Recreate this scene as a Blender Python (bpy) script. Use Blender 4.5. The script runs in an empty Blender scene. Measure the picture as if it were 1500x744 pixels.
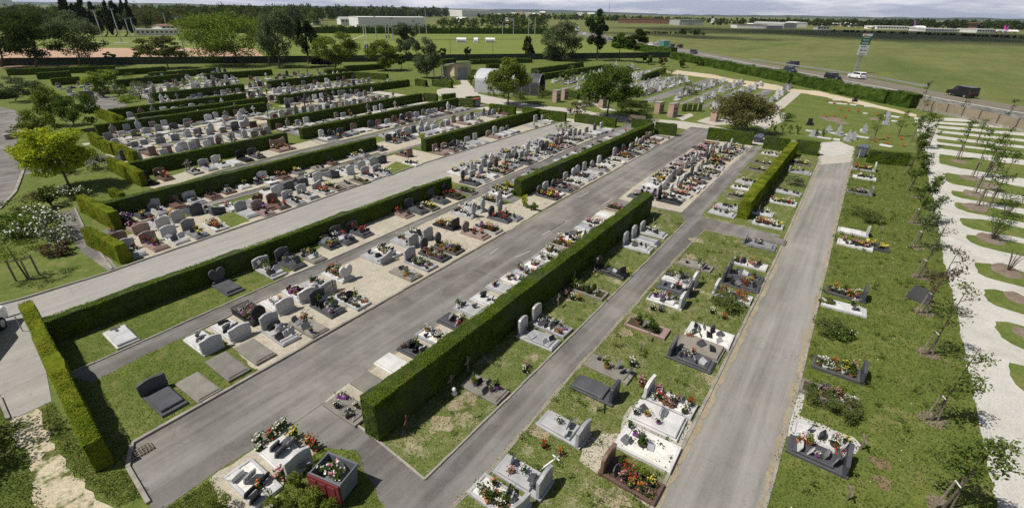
import bpy, math, random
import numpy as np
from mathutils import Vector, Matrix
random.seed(11)
RNG = np.random.default_rng(7)
SC = bpy.context.scene
COL = SC.collection
PI = math.pi
R = math.radians
# ------------------------------------------------------------------ camera geometry (1500 x 744 photograph)
FPX, PITCH, ROLL, YAW, HC = 700.0, 0.4684, -0.0165, 0.9635, 14.0
cp, sp = math.cos(PITCH), math.sin(PITCH)
fw = np.array([0, cp, -sp]); rt = np.array([1.0, 0, 0]); dn = np.cross(fw, rt)
cr, sr = math.cos(ROLL), math.sin(ROLL)
CR, CD = cr * rt + sr * dn, -sr * rt + cr * dn
ux = np.array([math.cos(YAW), math.sin(YAW), 0]); uy = np.array([-math.sin(YAW), math.cos(YAW), 0])
MG = np.array([ux, uy, [0, 0, 1.0]])
FW, CR, CD = MG @ fw, MG @ CR, MG @ CD          # ground frame: X runs along the grave rows, Y across them
EYE = np.array([0, 0, HC])

def P(x, y, z=0.0):
    v = FW + (x - 750) / FPX * CR + (y - 372) / FPX * CD
    if v[2] > -0.004: v = v * 1.0; v[2] = -0.004
    t = (z - HC) / v[2]
    return Vector((v[0] * t, v[1] * t, z))

def proj(X, Y, Z):
    v = np.array([X, Y, Z]) - EYE; w = v @ FW
    return 750 + FPX * (v @ CR) / w, 372 + FPX * (v @ CD) / w

def depth(p): return float((np.array(p) - EYE) @ FW)

def ztop(p, ty):                       # height above ground point p whose image row is ty
    lo, hi = 0.0, 90.0
    for _ in range(40):
        m = (lo + hi) / 2
        if proj(p[0], p[1], m)[1] > ty: lo = m
        else: hi = m
    return lo

WIN = dict(A=(0, 180), B=(380, 180), C=(740, 180), D=(1100, 180), E=(0, 360), F=(380, 360), G=(740, 360), H=(1100, 360),
           I=(0, 544), J=(320, 544), K=(660, 544), L=(1100, 544), T1=(0, 0), T2=(380, 0), T3=(740, 0), T4=(1100, 0),
           a=(140, 170), b=(320, 170), c=(500, 150), d=(660, 150), e=(640, 230), f=(820, 170), g=(920, 190), h=(540, 310),
           i=(340, 360), m=(1180, 120), n=(1000, 80), o=(820, 80), q=(1300, 220), r=(1300, 320), s=(1300, 420), t=(640, 80))
def px(k, x, y):
    o = WIN[k]; s = 3.72 if k[0].isupper() else 7.44
    return o[0] + x / s, o[1] + y / s
def Q(k, x, y, z=0.0): return P(*px(k, x, y), z)

# ------------------------------------------------------------------ tags
def tag(o, label, cat, group=None, kind=None):
    if label: o['label'] = label
    if cat: o['category'] = cat
    if group: o['group'] = group
    if kind: o['kind'] = kind
    return o
def empty(name, loc, rz, label, cat, group=None):
    o = bpy.data.objects.new(name, None); COL.objects.link(o)
    o.location = loc; o.rotation_euler = (0, 0, rz); o.empty_display_size = .2
    return tag(o, label, cat, group)
def link(name, me, loc=(0, 0, 0), rz=0.0, parent=None, scale=None):
    o = bpy.data.objects.new(name, me); COL.objects.link(o)
    o.location = loc; o.rotation_euler = (0, 0, rz)
    if scale is not None: o.scale = scale if hasattr(scale, '__len__') else (scale,) * 3
    if parent is not None: o.parent = parent
    return o
def remat(o, mats):                     # materials on the object so that copies share one mesh
    for k, m in enumerate(mats):
        o.material_slots[k].link = 'OBJECT'; o.material_slots[k].material = m
    return o

# ------------------------------------------------------------------ mesh builder
class MB:
    def __init__(s): s.v = []; s.f = []; s.m = []; s.q = []
    def add(s, vs, fs, m=0):
        b = len(s.v); s.v += [tuple(map(float, p)) for p in vs]
        for f in fs: s.f.append([b + k for k in f]); s.m.append(m)
    def box(s, x0, x1, y0, y1, z0, z1, m=0, c=0.0):
        if c <= 0:
            s.add([(x0, y0, z0), (x1, y0, z0), (x1, y1, z0), (x0, y1, z0), (x0, y0, z1), (x1, y0, z1), (x1, y1, z1), (x0, y1, z1)],
                  [(0, 3, 2, 1), (4, 5, 6, 7), (0, 1, 5, 4), (1, 2, 6, 5), (2, 3, 7, 6), (3, 0, 4, 7)], m)
        else:
            s.add([(x0, y0, z0), (x1, y0, z0), (x1, y1, z0), (x0, y1, z0), (x0, y0, z1 - c), (x1, y0, z1 - c), (x1, y1, z1 - c), (x0, y1, z1 - c),
                   (x0 + c, y0 + c, z1), (x1 - c, y0 + c, z1), (x1 - c, y1 - c, z1), (x0 + c, y1 - c, z1)],
                  [(0, 3, 2, 1), (8, 9, 10, 11), (0, 1, 5, 4), (1, 2, 6, 5), (2, 3, 7, 6), (3, 0, 4, 7),
                   (4, 5, 9, 8), (5, 6, 10, 9), (6, 7, 11, 10), (7, 4, 8, 11)], m)
    def obox(s, o, ax, hx, hy, z0, z1, m=0):      # oriented box: centre o (x,y), direction ax angle
        ca, sa = math.cos(ax), math.sin(ax)
        pts = [(o[0] + a * hx * ca - b * hy * sa, o[1] + a * hx * sa + b * hy * ca) for a, b in ((-1, -1), (1, -1), (1, 1), (-1, 1))]
        s.add([(x, y, z0) for x, y in pts] + [(x, y, z1) for x, y in pts],
              [(0, 3, 2, 1), (4, 5, 6, 7), (0, 1, 5, 4), (1, 2, 6, 5), (2, 3, 7, 6), (3, 0, 4, 7)], m)
    def prism(s, out, y0, y1, m=0, c=0.0):        # outline in x,z extruded along y with chamfered faces
        n = len(out); cx = sum(p[0] for p in out) / n; cz = sum(p[1] for p in out) / n
        def ring(y, k): return [(cx + (x - cx) * k, y, cz + (z - cz) * k if z > 1e-6 + min(p[1] for p in out) else z) for x, z in out]
        if c > 0:
            rings = [ring(y0, 1 - c * 2), ring(y0 + c, 1), ring(y1 - c, 1), ring(y1, 1 - c * 2)]
        else: rings = [ring(y0, 1), ring(y1, 1)]
        vs = [p for r in rings for p in r]; fs = []
        for k in range(len(rings) - 1):
            for j in range(n):
                a, b = k * n + j, k * n + (j + 1) % n
                fs.append((a, b, b + n, a + n))
        fs.append(tuple(range(n))[::-1]); fs.append(tuple(range((len(rings) - 1) * n, len(rings) * n)))
        s.add(vs, [tuple(reversed(f)) for f in fs], m)
    def poly(s, pts, m=0): s.add(pts, [tuple(range(len(pts)))], m)
    def extr(s, pts, z0, z1, m=0):                # ground outline (x,y) raised from z0 to z1
        n = len(pts)
        s.add([(p[0], p[1], z0) for p in pts] + [(p[0], p[1], z1) for p in pts],
              [tuple(range(n))[::-1], tuple(range(n, 2 * n))] + [(k, (k + 1) % n, n + (k + 1) % n, n + k) for k in range(n)], m)
    def tube(s, pts, rad, n=8, m=0, cap=True):
        pts = [Vector(p) for p in pts]
        if not hasattr(rad, '__len__'): rad = [rad] * len(pts)
        vs = []; fs = []
        for k, p in enumerate(pts):
            d = (pts[min(k + 1, len(pts) - 1)] - pts[max(k - 1, 0)]).normalized()
            a = d.orthogonal().normalized() if abs(d.z) > .99 else Vector((0, 0, 1)).cross(d).normalized()
            b = d.cross(a)
            for j in range(n):
                t = 2 * PI * j / n; vs.append(p + (a * math.cos(t) + b * math.sin(t)) * rad[k])
        for k in range(len(pts) - 1):
            for j in range(n):
                a0, a1 = k * n + j, k * n + (j + 1) % n
                fs.append((a0, a1, a1 + n, a0 + n))
        if cap: fs.append(tuple(range(n))[::-1]); fs.append(tuple(range((len(pts) - 1) * n, len(pts) * n)))
        s.add(vs, fs, m)
    def lathe(s, prof, n=12, m=0, o=(0, 0, 0)):
        s.tube([(o[0], o[1], o[2] + z) for r, z in prof], [max(r, .001) for r, z in prof], n, m)
    def quads(s, V, m=0): s.q.append((V, m))     # V: (n,4,3) array
    def mesh(s, name, mats, smooth=False):
        nv = len(s.v); allv = np.array(s.v, dtype=np.float32).reshape(-1, 3)
        lens = [len(f) for f in s.f]; loops = [i for f in s.f for i in f]; mi = list(s.m)
        if s.q:
            vs = [allv]; lo = [np.array(loops, dtype=np.int32)]; le = [np.array(lens, dtype=np.int32)]; ms = [np.array(mi, dtype=np.int32)]
            b = nv
            for V, m in s.q:
                k = V.shape[0]; w = V.shape[1]; vs.append(V.reshape(-1, 3).astype(np.float32)); lo.append(np.arange(b, b + w * k, dtype=np.int32))
                le.append(np.full(k, w, dtype=np.int32)); ms.append(np.full(k, m, dtype=np.int32)); b += w * k
            allv = np.concatenate(vs); loops = np.concatenate(lo); lens = np.concatenate(le); mi = np.concatenate(ms)
        else: loops = np.array(loops, dtype=np.int32); lens = np.array(lens, dtype=np.int32); mi = np.array(mi, dtype=np.int32)
        me = bpy.data.meshes.new(name)
        me.vertices.add(len(allv)); me.vertices.foreach_set('co', allv.ravel())
        me.loops.add(len(loops)); me.loops.foreach_set('vertex_index', loops)
        me.polygons.add(len(lens)); st = np.concatenate([[0], np.cumsum(lens)[:-1]]).astype(np.int32)
        me.polygons.foreach_set('loop_start', st); me.polygons.foreach_set('loop_total', lens)
        me.polygons.foreach_set('material_index', mi)
        me.polygons.foreach_set('use_smooth', np.full(len(lens), bool(smooth)))
        for m in mats: me.materials.append(m)
        me.update(calc_edges=True); me.validate()
        return me
    def build(s, name, mats, parent=None, loc=(0, 0, 0), rz=0.0, smooth=False):
        if not hasattr(mats, '__len__'): mats = [mats]
        return link(name, s.mesh(name, mats, smooth), loc, rz, parent)

def leaves(C, size, up=0.35, aspect=.6, rng=RNG, jitter=.35, out=None):
    """leaf quads at the centres C (n,3)"""
    n = len(C)
    N = rng.normal(size=(n, 3)); N[:, 2] = np.abs(N[:, 2]) + up; N /= np.linalg.norm(N, axis=1)[:, None]
    if out is not None: N = N * .55 + np.array(out); N /= np.linalg.norm(N, axis=1)[:, None]
    T = rng.normal(size=(n, 3)); T -= (T * N).sum(1)[:, None] * N; T /= np.linalg.norm(T, axis=1)[:, None]
    B = np.cross(N, T); S = (size * (1 + rng.uniform(-jitter, jitter, n)))[:, None] / 2
    a = T * S; b = B * S * aspect
    return np.stack([C - a, C + b, C + a, C - b], axis=1)       # a diamond, like a leaf

def in_poly(pts, poly):
    x, y = pts[:, 0], pts[:, 1]; ins = np.zeros(len(pts), bool); n = len(poly)
    for k in range(n):
        x0, y0 = poly[k][0], poly[k][1]; x1, y1 = poly[(k + 1) % n][0], poly[(k + 1) % n][1]
        c = ((y0 > y) != (y1 > y)) & (x < (x1 - x0) * (y - y0) / ((y1 - y0) + 1e-12) + x0); ins ^= c
    return ins

# ------------------------------------------------------------------ materials
def s2l(c): return tuple(((v / 255 + .055) / 1.055) ** 2.4 if v > 10 else v / 255 / 12.92 for v in c)
class NT:
    def __init__(s, name):
        s.mat = bpy.data.materials.new(name); s.mat.use_nodes = True; s.t = s.mat.node_tree; s.t.nodes.clear()
        s.out = s.n('ShaderNodeOutputMaterial')
    def n(s, ty, **k):
        nd = s.t.nodes.new(ty)
        for a, v in k.items(): setattr(nd, a, v)
        return nd
    def l(s, a, b): s.t.links.new(a, b)
    def pos(s, obj=False):
        return s.n('ShaderNodeTexCoord').outputs['Object'] if obj else s.n('ShaderNodeNewGeometry').outputs['Position']
    def noise(s, vec, scale, detail=3, rough=.55, stretch=None):
        if stretch:
            mp = s.n('ShaderNodeMapping'); mp.inputs['Scale'].default_value = stretch; s.l(vec, mp.inputs['Vector']); vec = mp.outputs['Vector']
        nz = s.n('ShaderNodeTexNoise'); nz.inputs['Scale'].default_value = scale; nz.inputs['Detail'].default_value = detail
        nz.inputs['Roughness'].default_value = rough; s.l(vec, nz.inputs['Vector']); return nz.outputs['Fac']
    def ramp(s, fac, stops):
        r = s.n('ShaderNodeValToRGB'); e = r.color_ramp.elements
        while len(e) > 1: e.remove(e[-1])
        e[0].position = stops[0][0]; e[0].color = (*stops[0][1], 1)
        for p, c in stops[1:]:
            k = e.new(p); k.color = (*c, 1)
        s.l(fac, r.inputs['Fac']); return r.outputs['Color']
    def mix(s, fac, a, b, mode='MIX'):
        x = s.n('ShaderNodeMix', data_type='RGBA', blend_type=mode)
        for sock, v in ((x.inputs[0], fac), (x.inputs[6], a), (x.inputs[7], b)):
            if isinstance(v, (int, float)): sock.default_value = v
            elif isinstance(v, tuple): sock.default_value = (*v[:3], 1)
            else: s.l(v, sock)
        return x.outputs[2]
    def rampf(s, fac, lo, hi): return s.ramp(fac, [(lo, (0, 0, 0)), (hi, (1, 1, 1))])
    def done(s, color, rough=.8, bump=None, bstr=.3, bdist=.02, metal=0.0, spec=.3, trans=0.0):
        if trans > 0:
            d = s.n('ShaderNodeBsdfDiffuse'); tr = s.n('ShaderNodeBsdfTranslucent'); mx = s.n('ShaderNodeMixShader'); mx.inputs[0].default_value = trans
            for nd in (d, tr):
                if isinstance(color, tuple): nd.inputs['Color'].default_value = (*color, 1)
                else: s.l(color, nd.inputs['Color'])
            s.l(d.outputs[0], mx.inputs[1]); s.l(tr.outputs[0], mx.inputs[2]); s.l(mx.outputs[0], s.out.inputs['Surface']); return s.mat
        b = s.n('ShaderNodeBsdfPrincipled')
        if isinstance(color, tuple): b.inputs['Base Color'].default_value = (*color, 1)
        else: s.l(color, b.inputs['Base Color'])
        b.inputs['Roughness'].default_value = rough; b.inputs['Metallic'].default_value = metal; b.inputs['Specular IOR Level'].default_value = spec
        if bump is not None:
            bp = s.n('ShaderNodeBump'); bp.inputs['Strength'].default_value = bstr; bp.inputs['Distance'].default_value = bdist
            s.l(bump, bp.inputs['Height']); s.l(bp.outputs['Normal'], b.inputs['Normal'])
        s.l(b.outputs[0], s.out.inputs['Surface']); return s.mat

def mul(c, k): return tuple(min(1, v * k) for v in c)
def simple(name, c, rough=.6, var=.15, scale=3.0, metal=0.0, spec=.3, obj=True):
    t = NT(name); p = t.pos(obj); f = t.noise(p, scale, 4)
    return t.done(t.ramp(f, [(.3, mul(c, 1 - var)), (.7, mul(c, 1 + var))]), rough, metal=metal, spec=spec)
def stone(name, c, rough=.35, speck=.22, spec=.4):
    t = NT(name); p = t.pos(True); f = t.noise(p, 45, 2, .7); g = t.noise(p, 1.7, 3)
    rnd = t.n('ShaderNodeObjectInfo').outputs['Random']
    col = t.ramp(f, [(.32, mul(c, 1 - speck)), (.5, c), (.68, mul(c, 1 + speck))])
    col = t.mix(.5, col, t.ramp(g, [(.3, (.55, .54, .5)), (.65, (1, 1, 1))]), 'MULTIPLY')
    col = t.mix(1.0, col, t.ramp(rnd, [(0, (.8, .8, .82)), (1, (1.1, 1.08, 1.04))]), 'MULTIPLY')
    return t.done(col, rough, spec=spec)
def foliage(name, c1, c2, scale=1.2, trans=.3, obj=False):
    t = NT(name); p = t.pos(obj); f = t.noise(p, scale, 4, .65); g = t.noise(p, scale * 9, 2, .6)
    col = t.ramp(f, [(.34, c1), (.66, c2)])
    if 'hedge' in name: col = t.mix(t.rampf(t.noise(p, .9, 5, .75), .6, .95), col, (.13, .1, .025))
    col = t.mix(.75, col, t.ramp(g, [(.3, (.55, .55, .5)), (.7, (1.3, 1.3, 1.25))]), 'MULTIPLY')
    return t.done(col, trans=trans)
def ground_mat(name, stops, scale=.25, fine=14, fstr=.55, extra=None, bump=.4, stretch=None, rough=.95, mid=2.2, mstr=.5):
    """patchy ground: a wide patch ramp, a middle mottling and a fine grain"""
    t = NT(name); p = t.pos(); f = t.noise(p, scale, 5, .62, stretch); g = t.noise(p, fine, 3, .75); h = t.noise(p, mid, 3, .6, stretch)
    mixf = t.mix(mstr, f, h); col = t.ramp(mixf, stops)
    col = t.mix(fstr, col, t.ramp(g, [(.28, (.45, .45, .45)), (.5, (1, 1, 1)), (.74, (1.55, 1.5, 1.45))]), 'MULTIPLY')
    if extra: col = extra(t, p, col)
    return t.done(col, rough, bump=g, bstr=bump, bdist=.03, spec=.1)
# ------------------------------------------------------------------ the palette
def tracks(axis_y, w, strength=.35, col=(.36, .35, .33)):
    """paler worn wheel bands running along X, a look of the paving itself"""
    def ex(t, p, c):
        f = t.noise(p, 1.0, 3, .6, (.05, 1.1, 1)); k = t.noise(p, .35, 4, .6)
        c = t.mix(t.mix(.5, t.rampf(f, .45, .62), t.rampf(k, .42, .7)), c, t.mix(.5, c, col))
        dust = t.noise(p, .16, 6, .68); c = t.mix(t.rampf(dust, .5, .74), c, t.mix(.55, c, (.38, .35, .3)))
        st = t.noise(p, .8, 5, .75, (.4, 1, 1)); c = t.mix(t.rampf(st, .6, .8), c, t.mix(.5, c, (.06, .057, .052)))
        v = t.n('ShaderNodeTexVoronoi', feature='DISTANCE_TO_EDGE'); v.inputs['Scale'].default_value = .22; wv = t.noise(p, .9, 4, .7)
        ad = t.n('ShaderNodeVectorMath', operation='ADD'); t.l(p, ad.inputs[0]); t.l(wv, ad.inputs[1]); t.l(ad.outputs[0], v.inputs['Vector'])
        c = t.mix(t.ramp(v.outputs['Distance'], [(0, (.28, .28, .28)), (.004, (0, 0, 0))]), c, (.07, .066, .06))
        sp_ = t.noise(p, 30, 2, .6)
        return t.mix(t.rampf(sp_, .66, .82), c, (.3, .29, .27))
    return ex
M_ = {}
def field_streaks(t, p, c):
    f = t.noise(p, .02, 5, .7, (.35, 1.6, 1)); c = t.mix(t.rampf(f, .48, .68), c, (.085, .115, .03)); g = t.noise(p, .25, 4, .7)
    return t.mix(t.rampf(g, .62, .75), c, (.165, .165, .065))
M_['field'] = ground_mat('field_grass', [(.3, (.09, .105, .03)), (.5, (.135, .148, .048)), (.7, (.18, .178, .068))], .014, 2.2, .55, field_streaks, mid=.09, mstr=.5)
def patch(t, p, c):
    f = t.noise(p, .9, 5, .7); return t.mix(t.rampf(f, .6, .72), c, (.21, .175, .085))
def patch2(t, p, c):
    f = t.noise(p, .7, 5, .72); c = t.mix(t.rampf(f, .54, .68), c, (.33, .285, .19)); g = t.noise(p, 26, 1, .5)
    return t.mix(t.rampf(g, .66, .73), c, (.42, .39, .32))
def dry(t, p, c):
    f = t.noise(p, .55, 6, .74); c = t.mix(t.rampf(f, .54, .8), c, (.21, .185, .08)); g = t.noise(p, 1.6, 4, .7); return t.mix(t.rampf(g, .68, .8), c, (.17, .135, .075))
M_['lawn'] = ground_mat('lawn_grass', [(.32, (.07, .103, .02)), (.5, (.108, .14, .032)), (.68, (.17, .175, .058))], .3, 16, .75, dry)
M_['lush'] = ground_mat('lush_grass', [(.3, (.072, .104, .02)), (.52, (.11, .138, .031)), (.72, (.175, .175, .055))], .35, 14, .8, dry)
M_['rough_grass'] = ground_mat('rough_grass', [(.3, (.07, .104, .02)), (.5, (.115, .14, .036)), (.7, (.22, .2, .1))], .4, 15, .7, patch2)
M_['pitch'] = ground_mat('pitch_grass', [(.3, (.12, .16, .032)), (.7, (.17, .195, .05))], .02, 2, .35, mid=.1)
M_['clay'] = ground_mat('clay_ground', [(.3, (.38, .25, .17)), (.7, (.46, .31, .22))], .05, 3, .35)
M_['asphalt'] = ground_mat('worn_asphalt', [(.3, (.108, .102, .092)), (.7, (.16, .151, .137))], .18, 24, .45, tracks(0, 0), .25)
M_['asphalt_dark'] = ground_mat('fine_asphalt', [(.3, (.1, .094, .086)), (.7, (.14, .132, .121))], .3, 26, .5, tracks(0, 0), .25)
M_['asphalt_worn'] = ground_mat('worn_pale_asphalt', [(.34, (.155, .148, .132)), (.66, (.27, .258, .232))], .5, 24, .4, tracks(0, 0), .2, stretch=(.07, 1.6, 1), mid=1.4)
M_['asphalt_pale'] = ground_mat('pale_asphalt', [(.3, (.23, .22, .2)), (.7, (.35, .335, .305))], .22, 22, .35, tracks(0, 0), .2, stretch=(.15, 1, 1))
M_['gravel'] = ground_mat('beige_gravel', [(.3, (.325, .29, .225)), (.7, (.48, .44, .355))], .5, 20, .75, bump=.5)
M_['white_gravel'] = ground_mat('white_gravel', [(.3, (.38, .362, .32)), (.5, (.46, .445, .405)), (.7, (.53, .515, .475))], .3, 22, .5, bump=.3, mid=1.1)
M_['sand'] = ground_mat('sandy_track', [(.3, (.42, .34, .22)), (.7, (.56, .49, .37))], .2, 10, .4)
M_['beige_road'] = ground_mat('beige_road', [(.3, (.36, .335, .285)), (.7, (.47, .44, .39))], .15, 12, .35)
M_['concrete'] = ground_mat('old_concrete', [(.3, (.3, .28, .235)), (.7, (.44, .41, .35))], .8, 16, .4, bump=.2)
M_['mulch'] = ground_mat('wood_mulch', [(.3, (.13, .1, .075)), (.7, (.26, .21, .165))], 1.5, 24, .8)
M_['soil'] = ground_mat('bare_soil', [(.3, (.14, .1, .06)), (.7, (.24, .18, .11))], 1.5, 20, .7)
def grassy(t, p, c):
    f = t.noise(p, 1.1, 6, .75); return t.mix(t.rampf(f, .5, .6), c, (.085, .105, .025))
M_['gravel_grass'] = ground_mat('grassy_gravel', [(.3, (.38, .33, .22)), (.7, (.56, .5, .37))], .5, 20, .75, grassy, bump=.5)
M_['sandy'] = ground_mat('sandy_soil', [(.3, (.22, .18, .11)), (.7, (.4, .34, .235))], 1.2, 20, .7, grassy, bump=.4)
M_['verge'] = ground_mat('brown_verge', [(.3, (.15, .13, .1)), (.7, (.2, .18, .145))], .2, 6, .4)
M_['kerb'] = simple('kerb_concrete', (.27, .25, .215), .9, .3, 1.3, obj=False)
M_['paint'] = simple('road_paint', (.5, .49, .46), .8, .25, 5, obj=False)
M_['paint_white'] = simple('white_line', (.72, .72, .7), .8, .1, 2, obj=False)
# stone
M_['lg'] = stone('light_grey_granite', (.4, .405, .42)); M_['mg'] = stone('mid_grey_granite', (.22, .222, .235))
M_['dg'] = stone('dark_grey_granite', (.085, .088, .1), .42, spec=.25); M_['bk'] = stone('black_granite', (.022, .022, .025), .4, .3, .2)
M_['wh'] = stone('pale_granite', (.6, .6, .6), .45, .18); M_['pk'] = stone('pinkish_granite', (.3, .215, .19))
M_['br'] = stone('brown_granite', (.17, .105, .085), .3); M_['co'] = stone('weathered_concrete', (.24, .225, .2), .95, .3, .1)
M_['gold'] = simple('gilt', (.55, .4, .12), .4, .1)
M_['pebble'] = stone('white_pebbles', (.7, .69, .66), .9, .35, .1); M_['earth'] = stone('planting_soil', (.09, .07, .05), 1, .4, .05)
M_['greygravel'] = stone('grey_chippings', (.3, .3, .3), .95, .4, .1)
M_['wood'] = simple('weathered_wood', (.2, .165, .125), .9, .3, 8); M_['rust'] = simple('rusty_iron', (.13, .06, .035), .8, .3, 10)
M_['metal'] = simple('galvanised_steel', (.4, .41, .42), .45, .1, 2, .6); M_['darkmetal'] = simple('dark_metal', (.06, .06, .065), .5, .2)
M_['terracotta'] = simple('terracotta', (.35, .15, .08), .8, .2); M_['darkpot'] = simple('dark_glazed_pot', (.04, .035, .035), .4, .2)
M_['whitepot'] = simple('white_pot', (.6, .59, .56), .6, .1); M_['violetpot'] = simple('violet_pot', (.25, .07, .28), .5, .1)
M_['bark'] = simple('tree_bark', (.105, .085, .065), .95, .35, 5); M_['birchbark'] = simple('pale_bark', (.3, .28, .25), .95, .35, 5)
for k, c in dict(r=(.38, .025, .02), p=(.48, .19, .24), y=(.52, .42, .05), w=(.6, .58, .5), o=(.48, .15, .035), v=(.2, .09, .3)).items():
    M_['fl' + k] = simple('petals_' + dict(r='red', p='pink', y='yellow', w='white', o='orange', v='violet')[k], c, .8, .25, 30)
M_['leaf'] = foliage('pot_leaves', (.03, .06, .012), (.075, .12, .022), 6, .25, True)
M_['hedge'] = foliage('clipped_hedge', (.05, .088, .008), (.115, .165, .015), 1.5, .08)
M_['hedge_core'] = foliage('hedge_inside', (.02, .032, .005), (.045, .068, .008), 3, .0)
M_['hedge_y_sun'] = foliage('yellowing_sunlit_hedge', (.075, .115, .01), (.18, .19, .022), 1.2, .1)  # for yellowing hedges; on the cross hedges the brighter colour stands in for sunlight
M_['hedge_r'] = foliage('roadside_hedge', (.03, .06, .01), (.075, .115, .022), .8, .15)
FO = dict(dark=((.026, .046, .011), (.075, .108, .026)), mid=((.05, .092, .015), (.128, .185, .035)), light=((.11, .17, .022), (.24, .31, .055)), grass=((.075, .112, .022), (.185, .2, .055)),
          grey=((.085, .112, .05), (.185, .22, .115)), yellow=((.24, .31, .02), (.5, .55, .05)), olive=((.085, .09, .028), (.18, .175, .065)),
          pine=((.02, .038, .012), (.055, .078, .024)), purple=((.02, .012, .014), (.055, .03, .03)), fresh=((.1, .14, .022), (.2, .24, .045)),
          poplar=((.014, .03, .011), (.04, .062, .02)), forest=((.036, .056, .018), (.085, .112, .036)), weed=((.07, .1, .025), (.145, .17, .055)),
          young=((.07, .11, .022), (.16, .205, .05)), bronze=((.09, .06, .04), (.16, .12, .075)), conifer=((.05, .06, .015), (.12, .12, .03)))
for k, (a, b) in FO.items(): M_['fo_' + k] = foliage('foliage_' + k, a, b, .9 if k not in ('forest',) else .12, .3)
M_['blossom'] = simple('white_blossom', (.72, .7, .66), .9, .1, 20)
M_['polished'] = stone('polished_granite', (.02, .022, .024), .12, .3, .6)
M_['edge_dirt'] = ground_mat('edge_dirt', [(.3, (.22, .185, .125)), (.7, (.36, .31, .22))], .6, 18, .6)
M_['glass'] = simple('dark_glass', (.03, .035, .04), .1, .1, spec=.6); M_['tyre'] = simple('tyre_rubber', (.02, .02, .02), .9, .1)
M_['chalk'] = simple('white_wall', (.68, .67, .64), .8, .06, .4); M_['roofwhite'] = simple('white_roof', (.75, .75, .74), .5, .05, .3)
M_['roofpale'] = simple('pale_metal_roof', (.46, .47, .48), .5, .08, .8); M_['roofgrey'] = simple('grey_roof', (.34, .34, .345), .6, .12, .5); M_['beige'] = simple('beige_render', (.47, .4, .28), .85, .1, .6)
M_['greywall'] = simple('grey_cladding', (.24, .25, .27), .6, .1, .3); M_['brownwall'] = simple('brown_cladding', (.19, .1, .07), .8, .15, .3)
M_['tile'] = simple('red_tile', (.26, .13, .09), .85, .2, .6); M_['green_sign'] = simple('green_sign', (.01, .11, .075), .5, .05)
M_['white_sign'] = simple('white_sign', (.62, .63, .66), .5, .04); M_['yellow_sign'] = simple('yellow_sign', (.65, .42, .02), .5, .04)
M_['mesh_green'] = simple('green_windbreak', (.04, .055, .035), .9, .25, .3, obj=False)
M_['blue'] = simple('blue_pad', (.03, .06, .25), .6, .1); M_['magenta'] = simple('magenta_paint', (.55, .03, .3), .4, .05); M_['violet'] = simple('violet_paint', (.2, .04, .3), .4, .05)
def brick_mat():
    t = NT('red_brick'); p = t.pos(True); b = t.n('ShaderNodeTexBrick'); b.inputs['Scale'].default_value = 2.4
    b.inputs['Color1'].default_value = (.33, .19, .14, 1); b.inputs['Color2'].default_value = (.42, .28, .21, 1); b.inputs['Mortar'].default_value = (.45, .42, .37, 1)
    b.inputs['Mortar Size'].default_value = .025
    mp = t.n('ShaderNodeMapping'); mp.inputs['Rotation'].default_value = (R(90), 0, 0); t.l(p, mp.inputs['Vector'])
    s = t.n('ShaderNodeSeparateXYZ'); t.l(p, s.inputs[0]); ad = t.n('ShaderNodeMath', operation='ADD'); t.l(s.outputs['X'], ad.inputs[0]); t.l(s.outputs['Y'], ad.inputs[1])
    cb = t.n('ShaderNodeCombineXYZ'); t.l(ad.outputs[0], cb.inputs['X']); t.l(s.outputs['Z'], cb.inputs['Y']); t.l(cb.outputs[0], b.inputs['Vector'])
    return t.done(b.outputs['Color'], .9)
M_['brick'] = brick_mat()
def planks_mat():
    t = NT('noise_barrier_timber'); p = t.pos(True); f = t.noise(p, 2.5, 3, .6, (3, 3, 1)); w = t.n('ShaderNodeTexWave', wave_type='BANDS', bands_direction='Z'); w.inputs['Scale'].default_value = 3
    t.l(p, w.inputs['Vector']); c = t.ramp(f, [(.3, (.21, .17, .115)), (.7, (.31, .26, .185))])
    return t.done(t.mix(.4, c, t.ramp(w.outputs['Fac'], [(.2, (.6, .6, .6)), (.6, (1, 1, 1))]), 'MULTIPLY'), .9)
M_['planks'] = planks_mat()
for k, c in dict(white=(.72, .72, .72), black=(.012, .012, .014), darkblue=(.03, .035, .05), silver=(.4, .42, .44), grey=(.12, .125, .13), teal=(.05, .2, .17), darkgreen=(.03, .09, .03)).items():
    M_['car_' + k] = simple('car_paint_' + k, c, .25, .03, spec=.5)
M_['taillight'] = simple('tail_light', (.45, .02, .02), .3, .05); M_['headlight'] = simple('head_lamp', (.7, .7, .68), .2, .05)
M_['binbody'] = simple('grey_bin_plastic', (.13, .14, .15), .5, .1); M_['binlid'] = simple('maroon_bin_lid', (.16, .03, .035), .45, .1)
M_['binblue'] = simple('bin_blue_grey', (.1, .115, .15), .5, .1); M_['binred'] = simple('bin_red', (.3, .06, .04), .5, .1)
def cloud_mat():
    t = NT('thin_cloud'); d = t.n('ShaderNodeBsdfDiffuse'); d.inputs['Color'].default_value = (.8, .8, .82, 1); tr = t.n('ShaderNodeBsdfTransparent'); m = t.n('ShaderNodeMixShader'); m.inputs[0].default_value = .12
    t.l(tr.outputs[0], m.inputs[1]); t.l(d.outputs[0], m.inputs[2]); t.l(m.outputs[0], t.out.inputs['Surface']); return t.mat
M_['cloud'] = cloud_mat()
M_['hill'] = simple('far_hills', (.04, .062, .035), 1, .2, .002, obj=False)
M_['flag_b'] = simple('flag_blue', (.05, .1, .45), .8, .05)
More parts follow.
